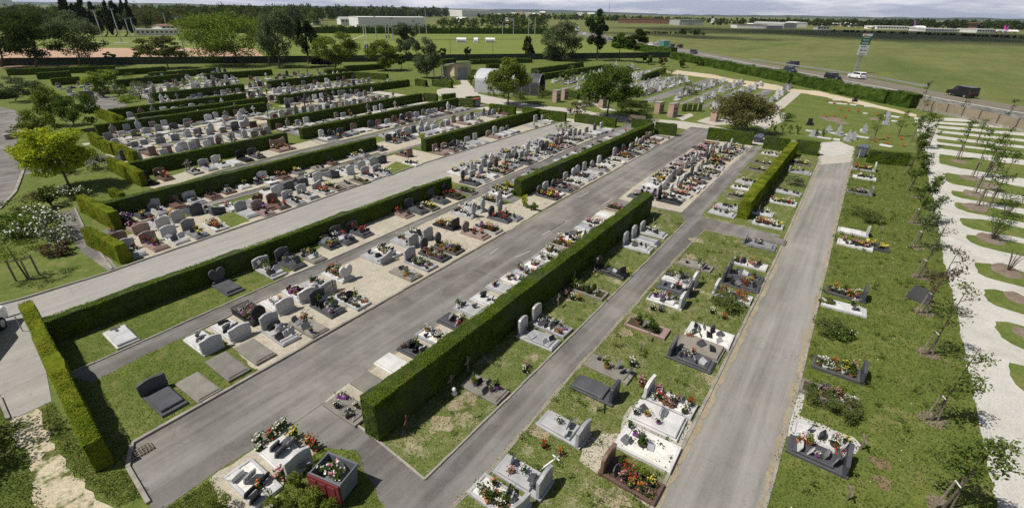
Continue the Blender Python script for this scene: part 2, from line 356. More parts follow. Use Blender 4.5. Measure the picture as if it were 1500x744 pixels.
# ------------------------------------------------------------------ the ground, in sheets a few millimetres apart
SHEETS = []
def _cross(p, q):
    """do two outlines share ground?"""
    P_, Q_ = np.array(p), np.array(q)
    if P_[:, 0].max() < Q_[:, 0].min() or Q_[:, 0].max() < P_[:, 0].min() or P_[:, 1].max() < Q_[:, 1].min() or Q_[:, 1].max() < P_[:, 1].min(): return False
    if in_poly(P_, q).any() or in_poly(Q_, p).any() or in_poly(P_.mean(0)[None], q).any(): return True
    a, b = P_, np.roll(P_, -1, 0); c, d = Q_, np.roll(Q_, -1, 0)
    def o(u, v, w): return (v[..., 0] - u[..., 0]) * (w[..., 1] - u[..., 1]) - (v[..., 1] - u[..., 1]) * (w[..., 0] - u[..., 0])
    A, B, C, D = a[:, None], b[:, None], c[None], d[None]
    return bool(((o(A, B, C) * o(A, B, D) <= 0) & (o(C, D, A) * o(C, D, B) <= 0)).any())
def level(poly):
    k = 1 + max([l for l, q in SHEETS if _cross(poly, q)], default=0); SHEETS.append((k, poly)); return k * .004
RAG = dict(lawn_island=.07, gravel_walk=.12, white_walk=.06, plot_lawn=.07, corner_lawn=.08, gravel_strip=.05, burial_lawn=.035, rough_lawn=.035, sandy_track=.3, soil_patch=.1, mulch_patch=.06, pale_road_end=.12, paved_patch=.04, asphalt_patch=.06)
def ragged(pts, amp):
    out = []; n = len(pts)
    for k in range(n):
        a, b = pts[k], pts[(k + 1) % n]; d = b - a; m = max(1, min(60, int(d.length / max(.35, amp * 3)))); nn = Vector((-d.y, d.x, 0)).normalized()
        for j in range(m): out.append(a + d * (j / m) + nn * (random.uniform(-amp, amp) if j else 0))
    return out
def sheet(name, pts, mat):
    """pts: image points on the ground, or ground Vectors; each sheet lies 4 mm above those it overlaps"""
    vs = [(P(*p) if len(p) == 2 else Vector(p)) for p in pts]
    vs = [Vector((v[0], v[1], 0)) for v in vs]
    if name in RAG: vs = ragged(vs, RAG[name])
    out = [(v[0], v[1]) for v in vs]; z = level(out)
    mb = MB(); mb.poly([(v[0], v[1], z) for v in vs])
    o = mb.build(name, M_[mat]); o['kind'] = 'structure'
    me = o.data
    if me.polygons[0].normal.z < 0: me.flip_normals()
    return out
def rect(name, x0, x1, y0, y1, mat): return sheet(name, [(x0, y0, 0), (x1, y0, 0), (x1, y1, 0), (x0, y1, 0)], mat)
def G(*pts): return [P(*p) for p in pts]
def strip(name, line, dy, mat, dx=(0, 0)):
    a = [P(*p) for p in line]; b = [Vector((p.x, p.y + dy, 0)) for p in a]
    b[0].x += dx[0]; b[-1].x += dx[1]
    return sheet(name, a + b[::-1], mat)
def kerb(name, line, w=.12, h=.1, closed=False):
    pts = [(P(*p) if len(p) == 2 else Vector(p)) for p in line]
    mb = MB()
    for a, b in zip(pts[:-1], pts[1:]):
        d = b - a; n = max(1, int(d.length / 1.0)); an = math.atan2(d.y, d.x)
        for k in range(n):
            c = a + d * ((k + .5) / n); mb.obox((c.x + random.uniform(-.008, .008), c.y + random.uniform(-.008, .008)), an, d.length / n / 2 - .008, w / 2, 0, h + random.uniform(-.008, .008))
    o = mb.build(name, M_['kerb']); o['kind'] = 'structure'; return o

big = MB(); N_ = 48
for k in range(N_):      # one ground sheet to the horizon, cut in sectors
    a0, a1 = 2 * PI * k / N_, 2 * PI * (k + 1) / N_
    big.add([(0, 0, 0), (14000 * math.cos(a0), 14000 * math.sin(a0), 0), (14000 * math.cos(a1), 14000 * math.sin(a1), 0)], [(0, 1, 2)])
o = big.build('ground', M_['field']); o['kind'] = 'structure'
# cemetery and sports ground turf
sheet('sports_lawn', G((0, 48), (330, 50), (505, 47), (790, 47.5), (900, 64), (985, 79), (780, 84), (400, 88), (0, 100)), 'pitch')
sheet('clay_pitch', G((-200, 82), (60, 71), (300, 70.5), (372, 71), (390, 86), (0, 100), (-200, 110)), 'clay')
sheet('cemetery_lawn', [Vector((-60, -60, 0)), Vector((112, -60, 0)), P(1345, 160), P(1300, 150), P(1140, 110), P(983, 86), P(780, 84), P(400, 91), P(0, 103), Vector((-60, 190, 0))], 'lawn')
# roads of the cemetery
LAWN_A = sheet('right_lawn', G((1120, 744), (1175, 544), (1218, 360), (1252, 215), (1345, 225), (1359, 250), (1382, 380), (1396, 435), (1418, 544), (1460, 744), (1475, 800), (1100, 800)), 'lush')
sheet('cross_road', G((672, 112), (684, 118), (701, 138), (760, 150), (800, 156), (850, 160), (870, 165), (925, 172), (1000, 178), (1042, 184), (1110, 199), (1152, 206), (1205, 210), (1205, 214), (1105, 212), (1042, 197), (990, 187), (925, 181), (840, 168), (760, 158), (720, 154), (690, 147), (640, 140), (640, 132), (676, 124)), 'beige_road')
sheet('wide_road', G((188, 686), (194, 650), (383, 544), (571, 437), (707, 360), (740, 341), (990, 200), (1012, 186), (1047, 190), (1033, 205.5), (928, 274), (853, 328), (784, 379), (651, 470), (514, 560), (474.6, 590), (427, 622), (320, 688), (242, 744), (200, 775), (222, 738)), 'asphalt')
sheet('pale_road', G((953, 744), (1055, 544), (1138, 376), (1202, 231), (1252, 231), (1218, 360), (1175, 544), (1120, 744), (1105, 790), (930, 790)), 'asphalt_worn')
sheet('pale_road_end', G((1197, 242), (1204, 209), (1228, 207), (1252, 216), (1247, 238)), 'beige_road')
sheet('pale_road_end', G((1200, 226), (1205, 210.5), (1228, 208), (1250, 217), (1238, 226), (1218, 230)), 'white_gravel')
sheet('narrow_path', G((474.6, 590), (544, 638), (622, 703), (660, 666), (785, 544), (971, 360), (1004, 326), (1032, 335), (1009, 360), (843, 544), (720, 689), (664, 744), (640, 770), (590, 770), (553, 729), (427, 622)), 'asphalt_dark')
sheet('crossing_path', G((893, 300), (912, 288), (1026, 317), (1143, 345), (1138, 361), (1032, 337), (1003, 327), (948, 311)), 'asphalt_dark')
sheet('upper_path', G((998, 312), (1100, 215), (1119, 215), (1027, 319)), 'asphalt_dark')
sheet('hedge_path', G((95, 551), (400, 415), (485, 380), (696, 286), (698, 275), (807, 230), (899, 190), (920, 181), (935, 185), (880, 212), (800, 250), (701, 290), (611, 333), (563, 360), (380, 442), (136, 560)), 'asphalt_dark')
sheet('crossing_lane', G((660, 262), (683, 264), (700, 277), (752, 288), (806, 302), (790, 311), (718, 286)), 'asphalt_dark')
road2 = [(0, 447), (32, 439), (159, 400), (215, 380), (400, 317), (611, 243), (780, 191), (815, 181), (838, 176)]
sheet('upper_road', [P(*p) for p in road2] + [Vector((62, 28.6, 0)), Vector((38, 28.6, 0)), Vector((2.2, 28.9, 0)), Vector((-8, 28.9, 0))], 'asphalt_pale')
sheet('parking_ground', G((-60, 465), (25, 446), (68, 545), (76, 588), (15, 616), (0, 576), (-60, 560)), 'asphalt_pale')
sheet('gravel_walk', G((15, 616), (54, 598), (81, 651), (97, 684), (137, 721), (180, 752), (120, 790), (60, 760), (48, 694)), 'gravel_grass')
sheet('left_lane', G((0, 157), (20, 161), (35, 173), (33, 195), (40, 236), (23, 282), (0, 307), (-70, 330), (-80, 150)), 'asphalt_dark')
sheet('side_path', G((86, 313), (110, 306), (128, 340), (172, 392), (160, 398), (118, 368), (92, 332)), 'asphalt_dark')
sheet('side_path', G((35, 247), (128, 230), (160, 226), (200, 242), (206, 262), (190, 258), (150, 238), (60, 254), (36, 256)), 'asphalt_dark')
sheet('side_path', G((122, 158), (132, 133), (178, 146), (186, 156), (178, 163), (150, 166)), 'asphalt_dark')
sheet('gravel_walk', G((300, 744), (322, 705), (374, 657), (398, 655), (410, 690), (395, 744), (380, 780), (280, 780)), 'gravel')
# gravel strips under the graves
strip('gravel_strip', [(474.6, 590), (514, 560), (651, 470), (784, 379), (853, 328), (893, 300)], -2.6, 'gravel', (.9, 0))
sheet('gravel_strip', G((262, 520), (300, 483), (380, 442), (563, 360), (611, 333), (704, 288), (750, 300), (789, 311), (740, 341), (707, 360), (571, 437), (440, 511), (383, 544), (330, 572)), 'gravel')
strip('gravel_strip', [(395, 418), (485, 380), (570, 342), (640, 311), (680, 293)], 2.7, 'gravel', (.8, 0))
strip('gravel_strip', [(700, 276.5), (740, 259), (807, 230), (860, 207), (899, 190)], 4.6, 'gravel')
strip('gravel_strip', [(762, 326), (800, 304), (850, 278), (940, 228)], 2.7, 'gravel')
strip('gravel_strip', [(967, 212), (992, 199)], 2.6, 'gravel')
sheet('gravel_strip', G((905, 292), (928, 274), (1033, 205.5), (1046, 194), (1104, 213), (998, 312)), 'gravel')
strip('gravel_strip', [(215, 380), (290, 354), (400, 317), (520, 275), (611, 243), (652, 230)], 4.9, 'gravel')
strip('small_path', [(150, 346), (270, 312), (400, 277), (500, 246), (580, 223), (660, 203), (700, 192)], 1.0, 'asphalt_dark')
strip('gravel_strip', [(660, 228), (700, 215), (780, 189.5), (812, 180)], 2.7, 'gravel')
strip('gravel_strip', [(560, 226), (600, 215), (660, 199), (748, 168)], 4.2, 'gravel')
strip('gravel_strip', [(205, 325), (270, 306), (400, 269.5), (500, 239), (566, 220)], 2.9, 'gravel')
strip('stone_path', [(230, 281), (320, 251), (420, 225), (520, 202), (690, 159), (700, 152)], -1.6, 'asphalt_dark')
strip('gravel_strip', [(230, 279), (320, 250), (420, 224), (520, 201), (600, 181), (690, 158)], 2.6, 'gravel')
strip('stone_path', [(420, 195), (450, 203), (475, 213)], .8, 'asphalt_dark')
for y_, x0, x1 in ((55.4, 16, 30), (57.9, 15, 30), (60.0, 33, 61), (64.2, 16, 33), (69.5, 16, 38), (79.5, 23, 41), (88, 30, 46), (98, 34, 52), (105, 35, 52), (111, 36, 52), (70.5, 43, 62), (84, 43, 72), (100, 50, 75)):
    rect('stone_path', x0, x1, y_, y_ + 1.1, 'beige_road')
rect('stone_path', 33.2, 35.0, 44, 112, 'asphalt_dark'); rect('stone_path', 61.5, 64, 30, 92, 'beige_road')
for y0, y1, x0, x1 in ((52.8, 55, 16, 30), (59, 63.6, 16, 31), (65.5, 69, 17, 38), (76.8, 79, 23, 41), (84, 87.5, 30, 46), (94, 97.5, 34, 50), (100, 104.5, 34, 50), (107, 110, 34, 50), (61.6, 69.8, 44, 60), (72, 76, 43, 60), (79, 83, 44, 71), (86, 91, 44, 71)):
    rect('gravel_walk', x0, x1, y0, y1, 'gravel_grass')
# right hand far plots
for y0, y1, x0, x1, mt in ((30, 32.6, 86, 136, 'asphalt'), (25.2, 26.1, 88, 130, 'asphalt'), (21.3, 22.1, 86, 130, 'asphalt'), (15.6, 17.6, 84, 130, 'asphalt'), (10.4, 12.4, 77, 119, 'beige_road'), (41.6, 43.0, 86, 124, 'asphalt'), (50.5, 51.5, 92, 150, 'asphalt_dark')):
    rect('plot_path', x0, x1, y0, y1, mt)
sheet('sandy_track', G((990, 103), (1000, 104.5), (1040, 109), (1075, 116.5), (1121, 122), (1168, 131.5), (1200, 134), (1250, 146), (1320, 163), (1342, 168), (1342, 172), (1290, 160), (1200, 141), (1170, 136), (1130, 132), (1090, 127), (1050, 116), (1000, 110), (960, 106)), 'sand')
# bright walk of the right-hand garden with its lawns
wx = [(1339, 172), (1366, 174), (1390, 173), (1520, 182), (1560, 400), (1580, 800), (1475, 800), (1460, 744), (1418.5, 544), (1396, 435), (1382, 380), (1370, 310), (1357, 248), (1350, 215), (1344, 198)]
sheet('white_walk', [P(*p) for p in wx], 'white_gravel')
def isl(win, tip, top, bot):
    t = [px(win, *p) for p in top]; b = [px(win, *p) for p in bot]; tp = [px(win, *p) for p in tip]
    pts = tp + t + b[::-1]
    sheet('lawn_island', [P(*p) for p in pts], 'lawn')
R2 = 1560
for yl, yr, h0, h1 in ((176.5, 183, 2.3, 3), (181.4, 190, 3.0, 5), (187.5, 199.5, 3.6, 5), (194.3, 208, 4.8, 6.2), (203, 218, 5.4, 7), (211.6, 226.5, 6, 8.4)):
    sheet('lawn_island', G((1374, yl + .4), (1500, yr), (1570, yr + (yr - yl) * .55), (1570, yr + h1 + (yr - yl) * .55), (1500, yr + h1), (1375, yl + h0), (1371.5, yl + h0 * .5)), 'lawn')
for yl in (176.5, 181.5, 187.5, 194.5):
    sheet('lawn_island', G((1325, yl - 2.4), (1350, yl - .6), (1350, yl + 1.8), (1325, yl + .2)), 'lawn')
isl('D', [(1030, 222), (1022, 190), (1030, 172)], [(1200, 192), (1488, 232), (1700, 262)], [(1050, 228), (1150, 250), (1300, 275), (1488, 305), (1700, 338)])
isl('D', [(1068, 320), (1056, 295), (1055, 278), (1070, 273)], [(1200, 294), (1350, 325), (1488, 352), (1700, 395)], [(1100, 334), (1250, 362), (1488, 400), (1700, 436)])
isl('D', [(1100, 396), (1088, 380), (1092, 369)], [(1200, 385), (1350, 412), (1488, 440), (1700, 480)], [(1150, 412), (1300, 438), (1488, 470), (1700, 504)])
isl('D', [(1125, 468), (1108, 446), (1112, 434)], [(1250, 450), (1350, 470), (1488, 500), (1700, 545)], [(1180, 488), (1300, 510), (1488, 545), (1700, 590)])
isl('D', [(1160, 560), (1138, 534), (1142, 519)], [(1250, 525), (1350, 545), (1488, 576), (1700, 620)], [(1210, 580), (1320, 602), (1488, 632), (1700, 672)])
isl('D', [(1195, 650), (1170, 625), (1176, 610)], [(1300, 620), (1400, 642), (1488, 660), (1700, 706)], [(1240, 670), (1350, 700), (1488, 728), (1700, 770)])
isl('H', [(1235, 148), (1222, 115), (1222, 92)], [(1300, 98), (1488, 145), (1700, 190)], [(1280, 172), (1380, 200), (1488, 228), (1700, 276)])
isl('H', [(1290, 302), (1268, 270), (1268, 240)], [(1330, 238), (1420, 262), (1488, 290), (1700, 350)], [(1340, 330), (1420, 355), (1488, 376), (1700, 430)])
isl('H', [(1365, 500), (1325, 445), (1330, 412)], [(1400, 415), (1488, 440), (1700, 510)], [(1420, 535), (1488, 566), (1700, 640)])
isl('L', [(1410, 20), (1402, -30), (1408, -48)], [(1488, -30), (1700, 50)], [(1440, 70), (1488, 110), (1700, 220)])
sheet('paved_patch', [P(*px('L', a, b)) for a, b in ((255, 120), (300, 110), (262, 240), (560, 360), (600, 400), (570, 450), (175, 350), (200, 250))], 'white_gravel')
sheet('gravel_walk', G((386, 744), (322, 712), (360, 668), (402, 640), (440, 660), (500, 690), (470, 720), (440, 760)), 'gravel')
def edge(line_, w):
    a = [P(*p) for p in line_]; n_ = []
    for k, p in enumerate(a):
        d_ = a[min(k + 1, len(a) - 1)] - a[max(k - 1, 0)]; n_.append(Vector((-d_.y, d_.x, 0)).normalized())
    fine = []
    for k in range(len(a) - 1):
        for j in range(24): t_ = j / 24; fine.append((a[k].lerp(a[k + 1], t_), n_[k].lerp(n_[k + 1], t_)))
    b = [p + q * w * random.uniform(.35, 1.2) for p, q in fine]
    sheet('dirt_edge', [p for p, q in fine] + b[::-1], 'edge_dirt')
edge([(957, 744), (1059, 544), (1141, 376), (1203, 233)], -.22); edge([(1118, 744), (1173.5, 544), (1217, 360), (1249, 233)], .2)
edge([(516, 561), (652, 471), (785, 380), (854, 329), (900, 297)], .16); edge([(661, 744), (719, 687), (841, 544), (1007, 360)], .07); edge([(385, 543), (573, 437), (709, 360), (742, 341), (930, 236)], -.1)
# mulch rings round the young trees
def mulch(x, y, r, sq=1.0):
    c = P(x, y); pts = [Vector((c.x + r * sq * math.cos(a) * random.uniform(.85, 1.15), c.y + r * math.sin(a) * random.uniform(.85, 1.15), 0)) for a in np.linspace(0, 2 * PI, 17)[:-1]]
    sheet('mulch_patch', pts, 'mulch')
RTREES = [(1329, 254), (1330, 278), (1341, 290), (1337, 328), (1339, 363), (1344, 407), (1350, 459), (1357, 519), (1363, 616), (1379, 746), (1344, 216)]
for x, y in RTREES[2:10]: mulch(x + 3, y - 1, .48)
for w_, x, y, r_ in (('q', 780, 125, .75), ('q', 900, 305, .8), ('q', 1090, 385, .8), ('q', 930, 480, .8), ('q', 960, 625, .85), ('r', 1130, 225, .8), ('r', 1290, 570, .75), ('s', 1400, 120, .5), ('s', 1470, 500, .4), ('q', 1170, 205, .7)):
    mulch(*px(w_, x, y), r_, 1.5)
for w_, x, y, r_ in (('L', 710, 500, .35), ('L', 720, 600, .3), ('T4', 440, 650, .8)):
    c = P(*px(w_, x, y)); pts = [Vector((c.x + r_ * math.cos(a) * random.uniform(.6, 1.3), c.y + r_ * math.sin(a) * random.uniform(.6, 1.3), 0)) for a in np.linspace(0, 2 * PI, 13)[:-1]]
    sheet('soil_patch', pts, 'soil')
# rough burial lawns
B2S = sheet('rough_lawn', [P(622, 703), P(660, 666), P(785, 544), P(971, 360), P(1004, 326), P(996, 313), P(955, 304)] + [Vector((34.6, 11.1, 0)), Vector((7.6, 11.1, 0)), P(546, 640)], 'rough_grass')
B1 = sheet('burial_lawn', G((664, 744), (720, 689), (843, 544), (1009, 360), (1032, 337), (1138, 361), (1138, 376), (1055, 544), (953, 744), (930, 790), (630, 790)), 'rough_grass')
B1b = sheet('burial_lawn', G((1027, 317), (1119, 216), (1199, 232), (1143, 346)), 'rough_grass')
LH = sheet('plot_lawn', [P(95, 551), P(395, 418), P(410, 412), Vector((19.5, 28.2, 0)), Vector((2.6, 28.2, 0))], 'lawn')
LB3 = sheet('plot_lawn', G((136, 560), (255, 500), (300, 484), (330, 500), (372, 540), (383, 543), (330, 573), (194, 650), (160, 690), (108, 575)), 'lawn')
LBR = sheet('corner_lawn', G((242, 746), (312, 702), (330, 735), (318, 790), (200, 790)), 'lush')
LBB = sheet('corner_lawn', G((402, 744), (420, 690), (470, 655), (520, 660), (553, 729), (590, 790), (390, 790)), 'lush')
for pts in ([(556, 250), (580, 237), (612, 244), (580, 255)], [(318, 318), (345, 310), (366, 324), (338, 334)], [(918, 216), (936, 206), (967, 213), (946, 226)], [(790, 205), (806, 196), (818, 210), (800, 218)]):
    sheet('plot_lawn', G(*pts), 'lawn')
sheet('paved_patch', [P(*px('K', a, b)) for a, b in ((945, 240), (1012, 165), (1318, 265), (1210, 525), (925, 330))], 'concrete')
sheet('gravel_strip', [P(*px('K', a, b)) for a, b in ((720, 390), (830, 340), (930, 340), (850, 460), (1095, 690), (1080, 740), (860, 590), (700, 490))], 'gravel')
sheet('gravel_walk', G((306, 703), (340, 681), (374, 658), (427, 623), (452, 642), (470, 655), (440, 690), (402, 690), (396, 744), (336, 746), (318, 722)), 'gravel')
for w_, x, y, r_ in (('K', 480, 330, .5), ('G', 640, 470, .45), ('G', 1010, 60, .4), ('C', 1040, 640, .5), ('J', 1330, 180, .6), ('J', 1220, 290, .5), ('G', 330, 290, .35), ('K', 900, 690, .45)):
    c = P(*px(w_, x, y)); sheet('soil_patch', [Vector((c.x + r_ * math.cos(a) * random.uniform(.5, 1.3), c.y + r_ * math.sin(a) * random.uniform(.5, 1.3), 0)) for a in np.linspace(0, 2 * PI, 13)[:-1]], 'sandy')
# the road outside
hw_n = [(1010, 79.5), (1100, 103), (1200, 125), (1342, 157), (1500, 186), (1700, 226)]
hw_f = [(900, 55), (960, 63), (1100, 90), (1166, 101), (1267, 114), (1358, 132), (1433, 146), (1500, 157), (1700, 190)]
hw_m = [(900, 60), (1000, 74), (1085, 91), (1167, 105.5), (1300, 130), (1400, 149), (1500, 166.5), (1700, 202)]
sheet('outer_road', G(*([(840, 50), (880, 58), (940, 69)] + hw_n)) + G(*hw_f[::-1]) + G((850, 46)), 'asphalt_dark')
sheet('verge_strip', G(*hw_m) + G(*hw_f[::-1]), 'verge')
def line(name, pts, w, mat, dash=None):
    mb = MB()
    pts = [P(*p) for p in pts]
    for a, b in zip(pts[:-1], pts[1:]):
        d = (b - a); n = Vector((-d.y, d.x, 0)).normalized() * w / 2
        segs = [(0, 1)] if not dash else [(k * dash[0] / d.length, min(1, (k * dash[0] + dash[1]) / d.length)) for k in range(int(d.length / dash[0]) + 1)]
        for s0, s1 in segs:
            if s1 <= s0: continue
            p0, p1 = a + d * s0, a + d * s1
            q_ = [p0 - n, p1 - n, p1 + n, p0 + n]; z = .004 * (1 + max([l for l, s_ in SHEETS if _cross([(p.x, p.y) for p in q_], s_)], default=0)); mb.poly([(p.x, p.y, z) for p in q_])
    o = mb.build(name, M_[mat]); o['kind'] = 'structure'
line('road_marking', hw_m, .3, 'paint_white'); line('road_marking', [(x, y + 9) for x, y in hw_m], .2, 'paint_white', (12, 4))
for a, b in (((793, 345.5), (830, 324)), ((755, 377), (777, 368)), ((718, 372), (730, 364)), ((882, 301), (897, 291)), ((848, 290), (862, 282))):
    line('road_marking', [a, b], .045, 'paint')
for a, b in (((427, 622.5), (474, 590.5)),):
    line('asphalt_joint', [a, b], .07, 'verge')
# pitch lines
for a, b in (((140, 66.5), (300, 65)), ((140, 61.5), (290, 60.5)), ((506, 62), (533, 52)), ((540, 52), (780, 51))): line('pitch_line', [a, b], .4, 'paint_white')
for pts in ([(690, 395), (725, 378), (770, 392), (742, 412)], [(545, 462), (575, 445), (592, 460), (560, 480)], [(380, 590), (430, 565), (452, 590), (405, 615)], [(800, 335), (822, 322), (840, 332), (818, 346)]): sheet('asphalt_patch', G(*pts), 'asphalt_dark')
# kerbs
kerb('kerb', [(218, 738), (188, 686), (194, 650), (383, 544), (571, 437), (707, 360), (740, 341)], .13, .1)
kerb('kerb', [(800, 305), (990, 200)], .1, .07); kerb('kerb', road2[:-1], .12, .1)
kerb('kerb', [(95, 551), (400, 415), (485, 380), (696, 286)], .08, .06); kerb('kerb', [(698, 277), (807, 231), (899, 190)], .08, .06)
kerb('kerb', [(611, 333), (563, 360), (380, 442), (280, 490)], .07, .05)
kerb('kerb', [(474.6, 590), (544, 638), (622, 703), (660, 666), (785, 544), (971, 360), (1004, 326)], .08, .07)
kerb('kerb', [(664, 744), (720, 689), (843, 544), (1009, 360), (1032, 337), (1138, 361)], .06, .04)
kerb('kerb', [(953, 748), (1055, 544), (1138, 376), (1202, 231)], .12, .05); kerb('kerb', [(1120, 748), (1175, 544), (1218, 360), (1250, 231)], .1, .04)
kerb('kerb', [(998, 312), (1100, 215)], .07, .05); kerb('kerb', [(1027, 318), (1143, 346)], .07, .05)
kerb('kerb', [(150, 346), (270, 312), (400, 277), (500, 246), (566, 224)], .08, .06); kerb('kerb', [(205, 326), (270, 307), (400, 270.5), (500, 240), (566, 221)], .07, .05)
kerb('kerb', [(230, 282), (320, 252), (420, 226), (520, 203), (690, 160)], .08, .06)
kerb('kerb', [(0, 584), (13, 615)], .12, .1); kerb('kerb', [(40, 236), (23, 282), (0, 307)], .2, .1); kerb('kerb', [(110, 306), (128, 345), (165, 395)], .12, .08)
kerb('kerb', [(928, 275), (853, 329), (784, 380), (651, 471), (514, 561), (476, 590)], .05, .03)
# drain grate at the near end of the wide road
gm = MB(); c0 = P(196, 661); 
for k in range(9): gm.box(k * .1, k * .1 + .03, 0, .42, .03, .07)
for k in range(4): gm.box(0, .83, k * .13, k * .13 + .03, .03, .068)
o = gm.build('drain_grate', M_['wood'], None, (c0.x - .35, c0.y - .45, .02), R(-2)); tag(o, 'dark drain grate set across the near end of the wide grey road', 'drain grate')
print('LEVELS', max(l for l,_ in SHEETS))
# ------------------------------------------------------------------ hedges
from mathutils import noise as mnoise
def hedge(label, A, B, h, w, mat='hedge', z=None, rough=.075, group=None, leafk=1.0, ground=False, uneven=0.025):
    """A, B: ends of the nearer top edge (image points, or ground Vectors); the hedge reaches w to the left of A->B"""
    a = A if isinstance(A, Vector) else P(*A, h); b = B if isinstance(B, Vector) else P(*B, h)
    a = Vector((a.x, a.y, 0)); b = Vector((b.x, b.y, 0)); d = b - a; Ln = d.length; an = math.atan2(d.y, d.x)
    dep = max(12, min(depth(a), depth(b), depth((a + b) / 2)))
    st = min(1.5, max(.22, dep * .008)); nl = max(2, int(Ln / st)); nz = max(2, int(h / st)); nw = max(1, int(w / st))
    ring = [(0, h * k / nz) for k in range(nz)] + [(w * k / nw, h) for k in range(nw)] + [(w, h * (1 - k / nz)) for k in range(nz + 1)]
    sd = random.uniform(0, 99); mb = MB(); nr = len(ring); vs = []
    def hh(x): return 1 + uneven * mnoise.noise(Vector((x * .35, sd, 0)))
    for i in range(nl + 1):
        x = Ln * i / nl
        for (y, zz) in ring:
            p = Vector((x, y, zz)); dn_ = mnoise.noise(p * 1.6 + Vector((sd, 0, 0))) * rough + mnoise.noise(p * .5 + Vector((sd, 9, 0))) * rough * 1.4
            cy = (y - w / 2) / (w / 2 + 1e-6)
            ro = 1.0 - .10 * (zz / h) ** 3
            vs.append((x + dn_ * .5, w / 2 + (y - w / 2) * ro + cy * dn_, (zz + (dn_ if zz >= h * .98 else 0)) * hh(x)))
    fs = []
    for i in range(nl):
        for j in range(nr - 1):
            q = i * nr + j; fs.append((q, q + nr, q + nr + 1, q + 1))
    fs.append(tuple(range(nr))); fs.append(tuple(range(nl * nr, nl * nr + nr))[::-1])
    mb.add(vs, fs, 0)
    s = max(.045, dep * .0017); dens = leafk * .62 / (s * s * .6)
    def face(n, f, out):
        n = int(n)
        if n < 1: return
        C = f(RNG.uniform(size=(n, 3)))
        if uneven: C[:, 2] *= np.array([hh(x) for x in C[:, 0]])
        mb.quads(leaves(C, s * 1.35, .0, out=out), 1)
    face(Ln * h * dens, lambda u: np.stack([u[:, 0] * Ln, (u[:, 2] - .8) * .04 + .05 * w * u[:, 1] ** 3, u[:, 1] * h], 1), (0, -.9, 0))
    face(Ln * w * dens * 1.5, lambda u: np.stack([u[:, 0] * Ln, u[:, 1] * w, h + (u[:, 2] - .3) * .06], 1), (0, 0, 1.1))
    face(w * h * dens * 2, lambda u: np.stack([np.where(u[:, 2] > .5, Ln, 0) + (u[:, 2] % .5 - .25) * .1, u[:, 0] * w, u[:, 1] * h], 1), (0, 0, 0))
    face(Ln * h * dens * .3, lambda u: np.stack([u[:, 0] * Ln, w + (u[:, 2] - .4) * .05, u[:, 1] * h], 1), (0, .9, 0))
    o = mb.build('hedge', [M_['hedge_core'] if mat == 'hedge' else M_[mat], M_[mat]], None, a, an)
    return tag(o, label, 'hedge', group)
GH = 'clipped hedges between the grave rows'
hedge('tall thick dark green hedge in the foreground between the wide road and the grassy graves', Vector((7.45, 10.9, 0)), Vector((34.6, 11.0, 0)), 1.75, .75, group=GH)
hedge('long low hedge between the upper pale road and the narrow path, left of centre', (60, 474), (662, 260), 1.2, .55, group=GH)
hedge('yellow-green hedge closing off the lower left corner beside the parking ground', (40, 440), (77, 500), 1.05, .55, 'hedge_y_sun', group=GH) if False else None
hedge('yellow-green hedge at the lower left corner, its end casting a shadow on the lawn', Vector((1.55, 17.5, 0)), Vector((2.75, 30.2, 0)), 1.25, .5, 'hedge_y_sun', group=GH)
hedge('middle hedge left of the wide grey road, with a lawn plot at its far end', (764, 265), (959, 181), 1.45, .75, group=GH)
hedge('short hedge turning across at the far end of the wide grey road, left side', (960, 180), (991, 183.5), 1.45, .6, group=GH)
hedge('hedge starting beside a yellow bush, above the pale upper road', (623, 205), (789, 161), 1.35, .7, group=GH)
hedge('short cross hedge at the far end of the pale upper road, right side', (789.5, 161), (828, 165.5), 1.35, .6, group=GH)
hedge('long hedge behind the row of graves over the small left path', (144, 301), (551, 202), 1.3, .7, group=GH)
hedge('hedge left of centre that ends beside a wide double headstone', (184, 241), (420, 195), 1.3, .7, group=GH)
hedge('hedge starting right of the wide double headstone', (442, 189), (672, 144), 1.3, .7, group=GH)
hedge('short cross hedge beside the red bin at the beige road', (672.5, 144.3), (693, 146.6), 1.3, .6, group=GH)
hedge('hedge above the small path, ending near the beige road bend', (395, 176), (619, 137), 1.3, .7, group=GH)
hedge('short cross hedge ending the row nearest the beige road bend', (619.5, 137), (639, 138.5), 1.3, .6, group=GH)
hedge('far hedge below the birch trees, ending left of the beige shed', (408, 141), (600, 117), 1.3, .9, group=GH)
hedge('far hedge below the light green tree, middle of the old graves', (393.5, 119.6), (518, 106), 1.3, .9, group=GH)
hedge('lower of the twin hedges among the old graves on the left', (140, 184), (390, 150.5), 1.3, .8, group=GH)
hedge('upper of the twin hedges among the old graves on the left', (200, 168), (391, 142.5), 1.3, .8, group=GH)
hedge('hedge just above the twin hedges among the old graves', (161, 161), (360, 137), 1.3, .8, group=GH)
hedge('hedge second above the twin hedges among the old graves', (223, 137), (357.5, 123.7), 1.3, .9, group=GH)
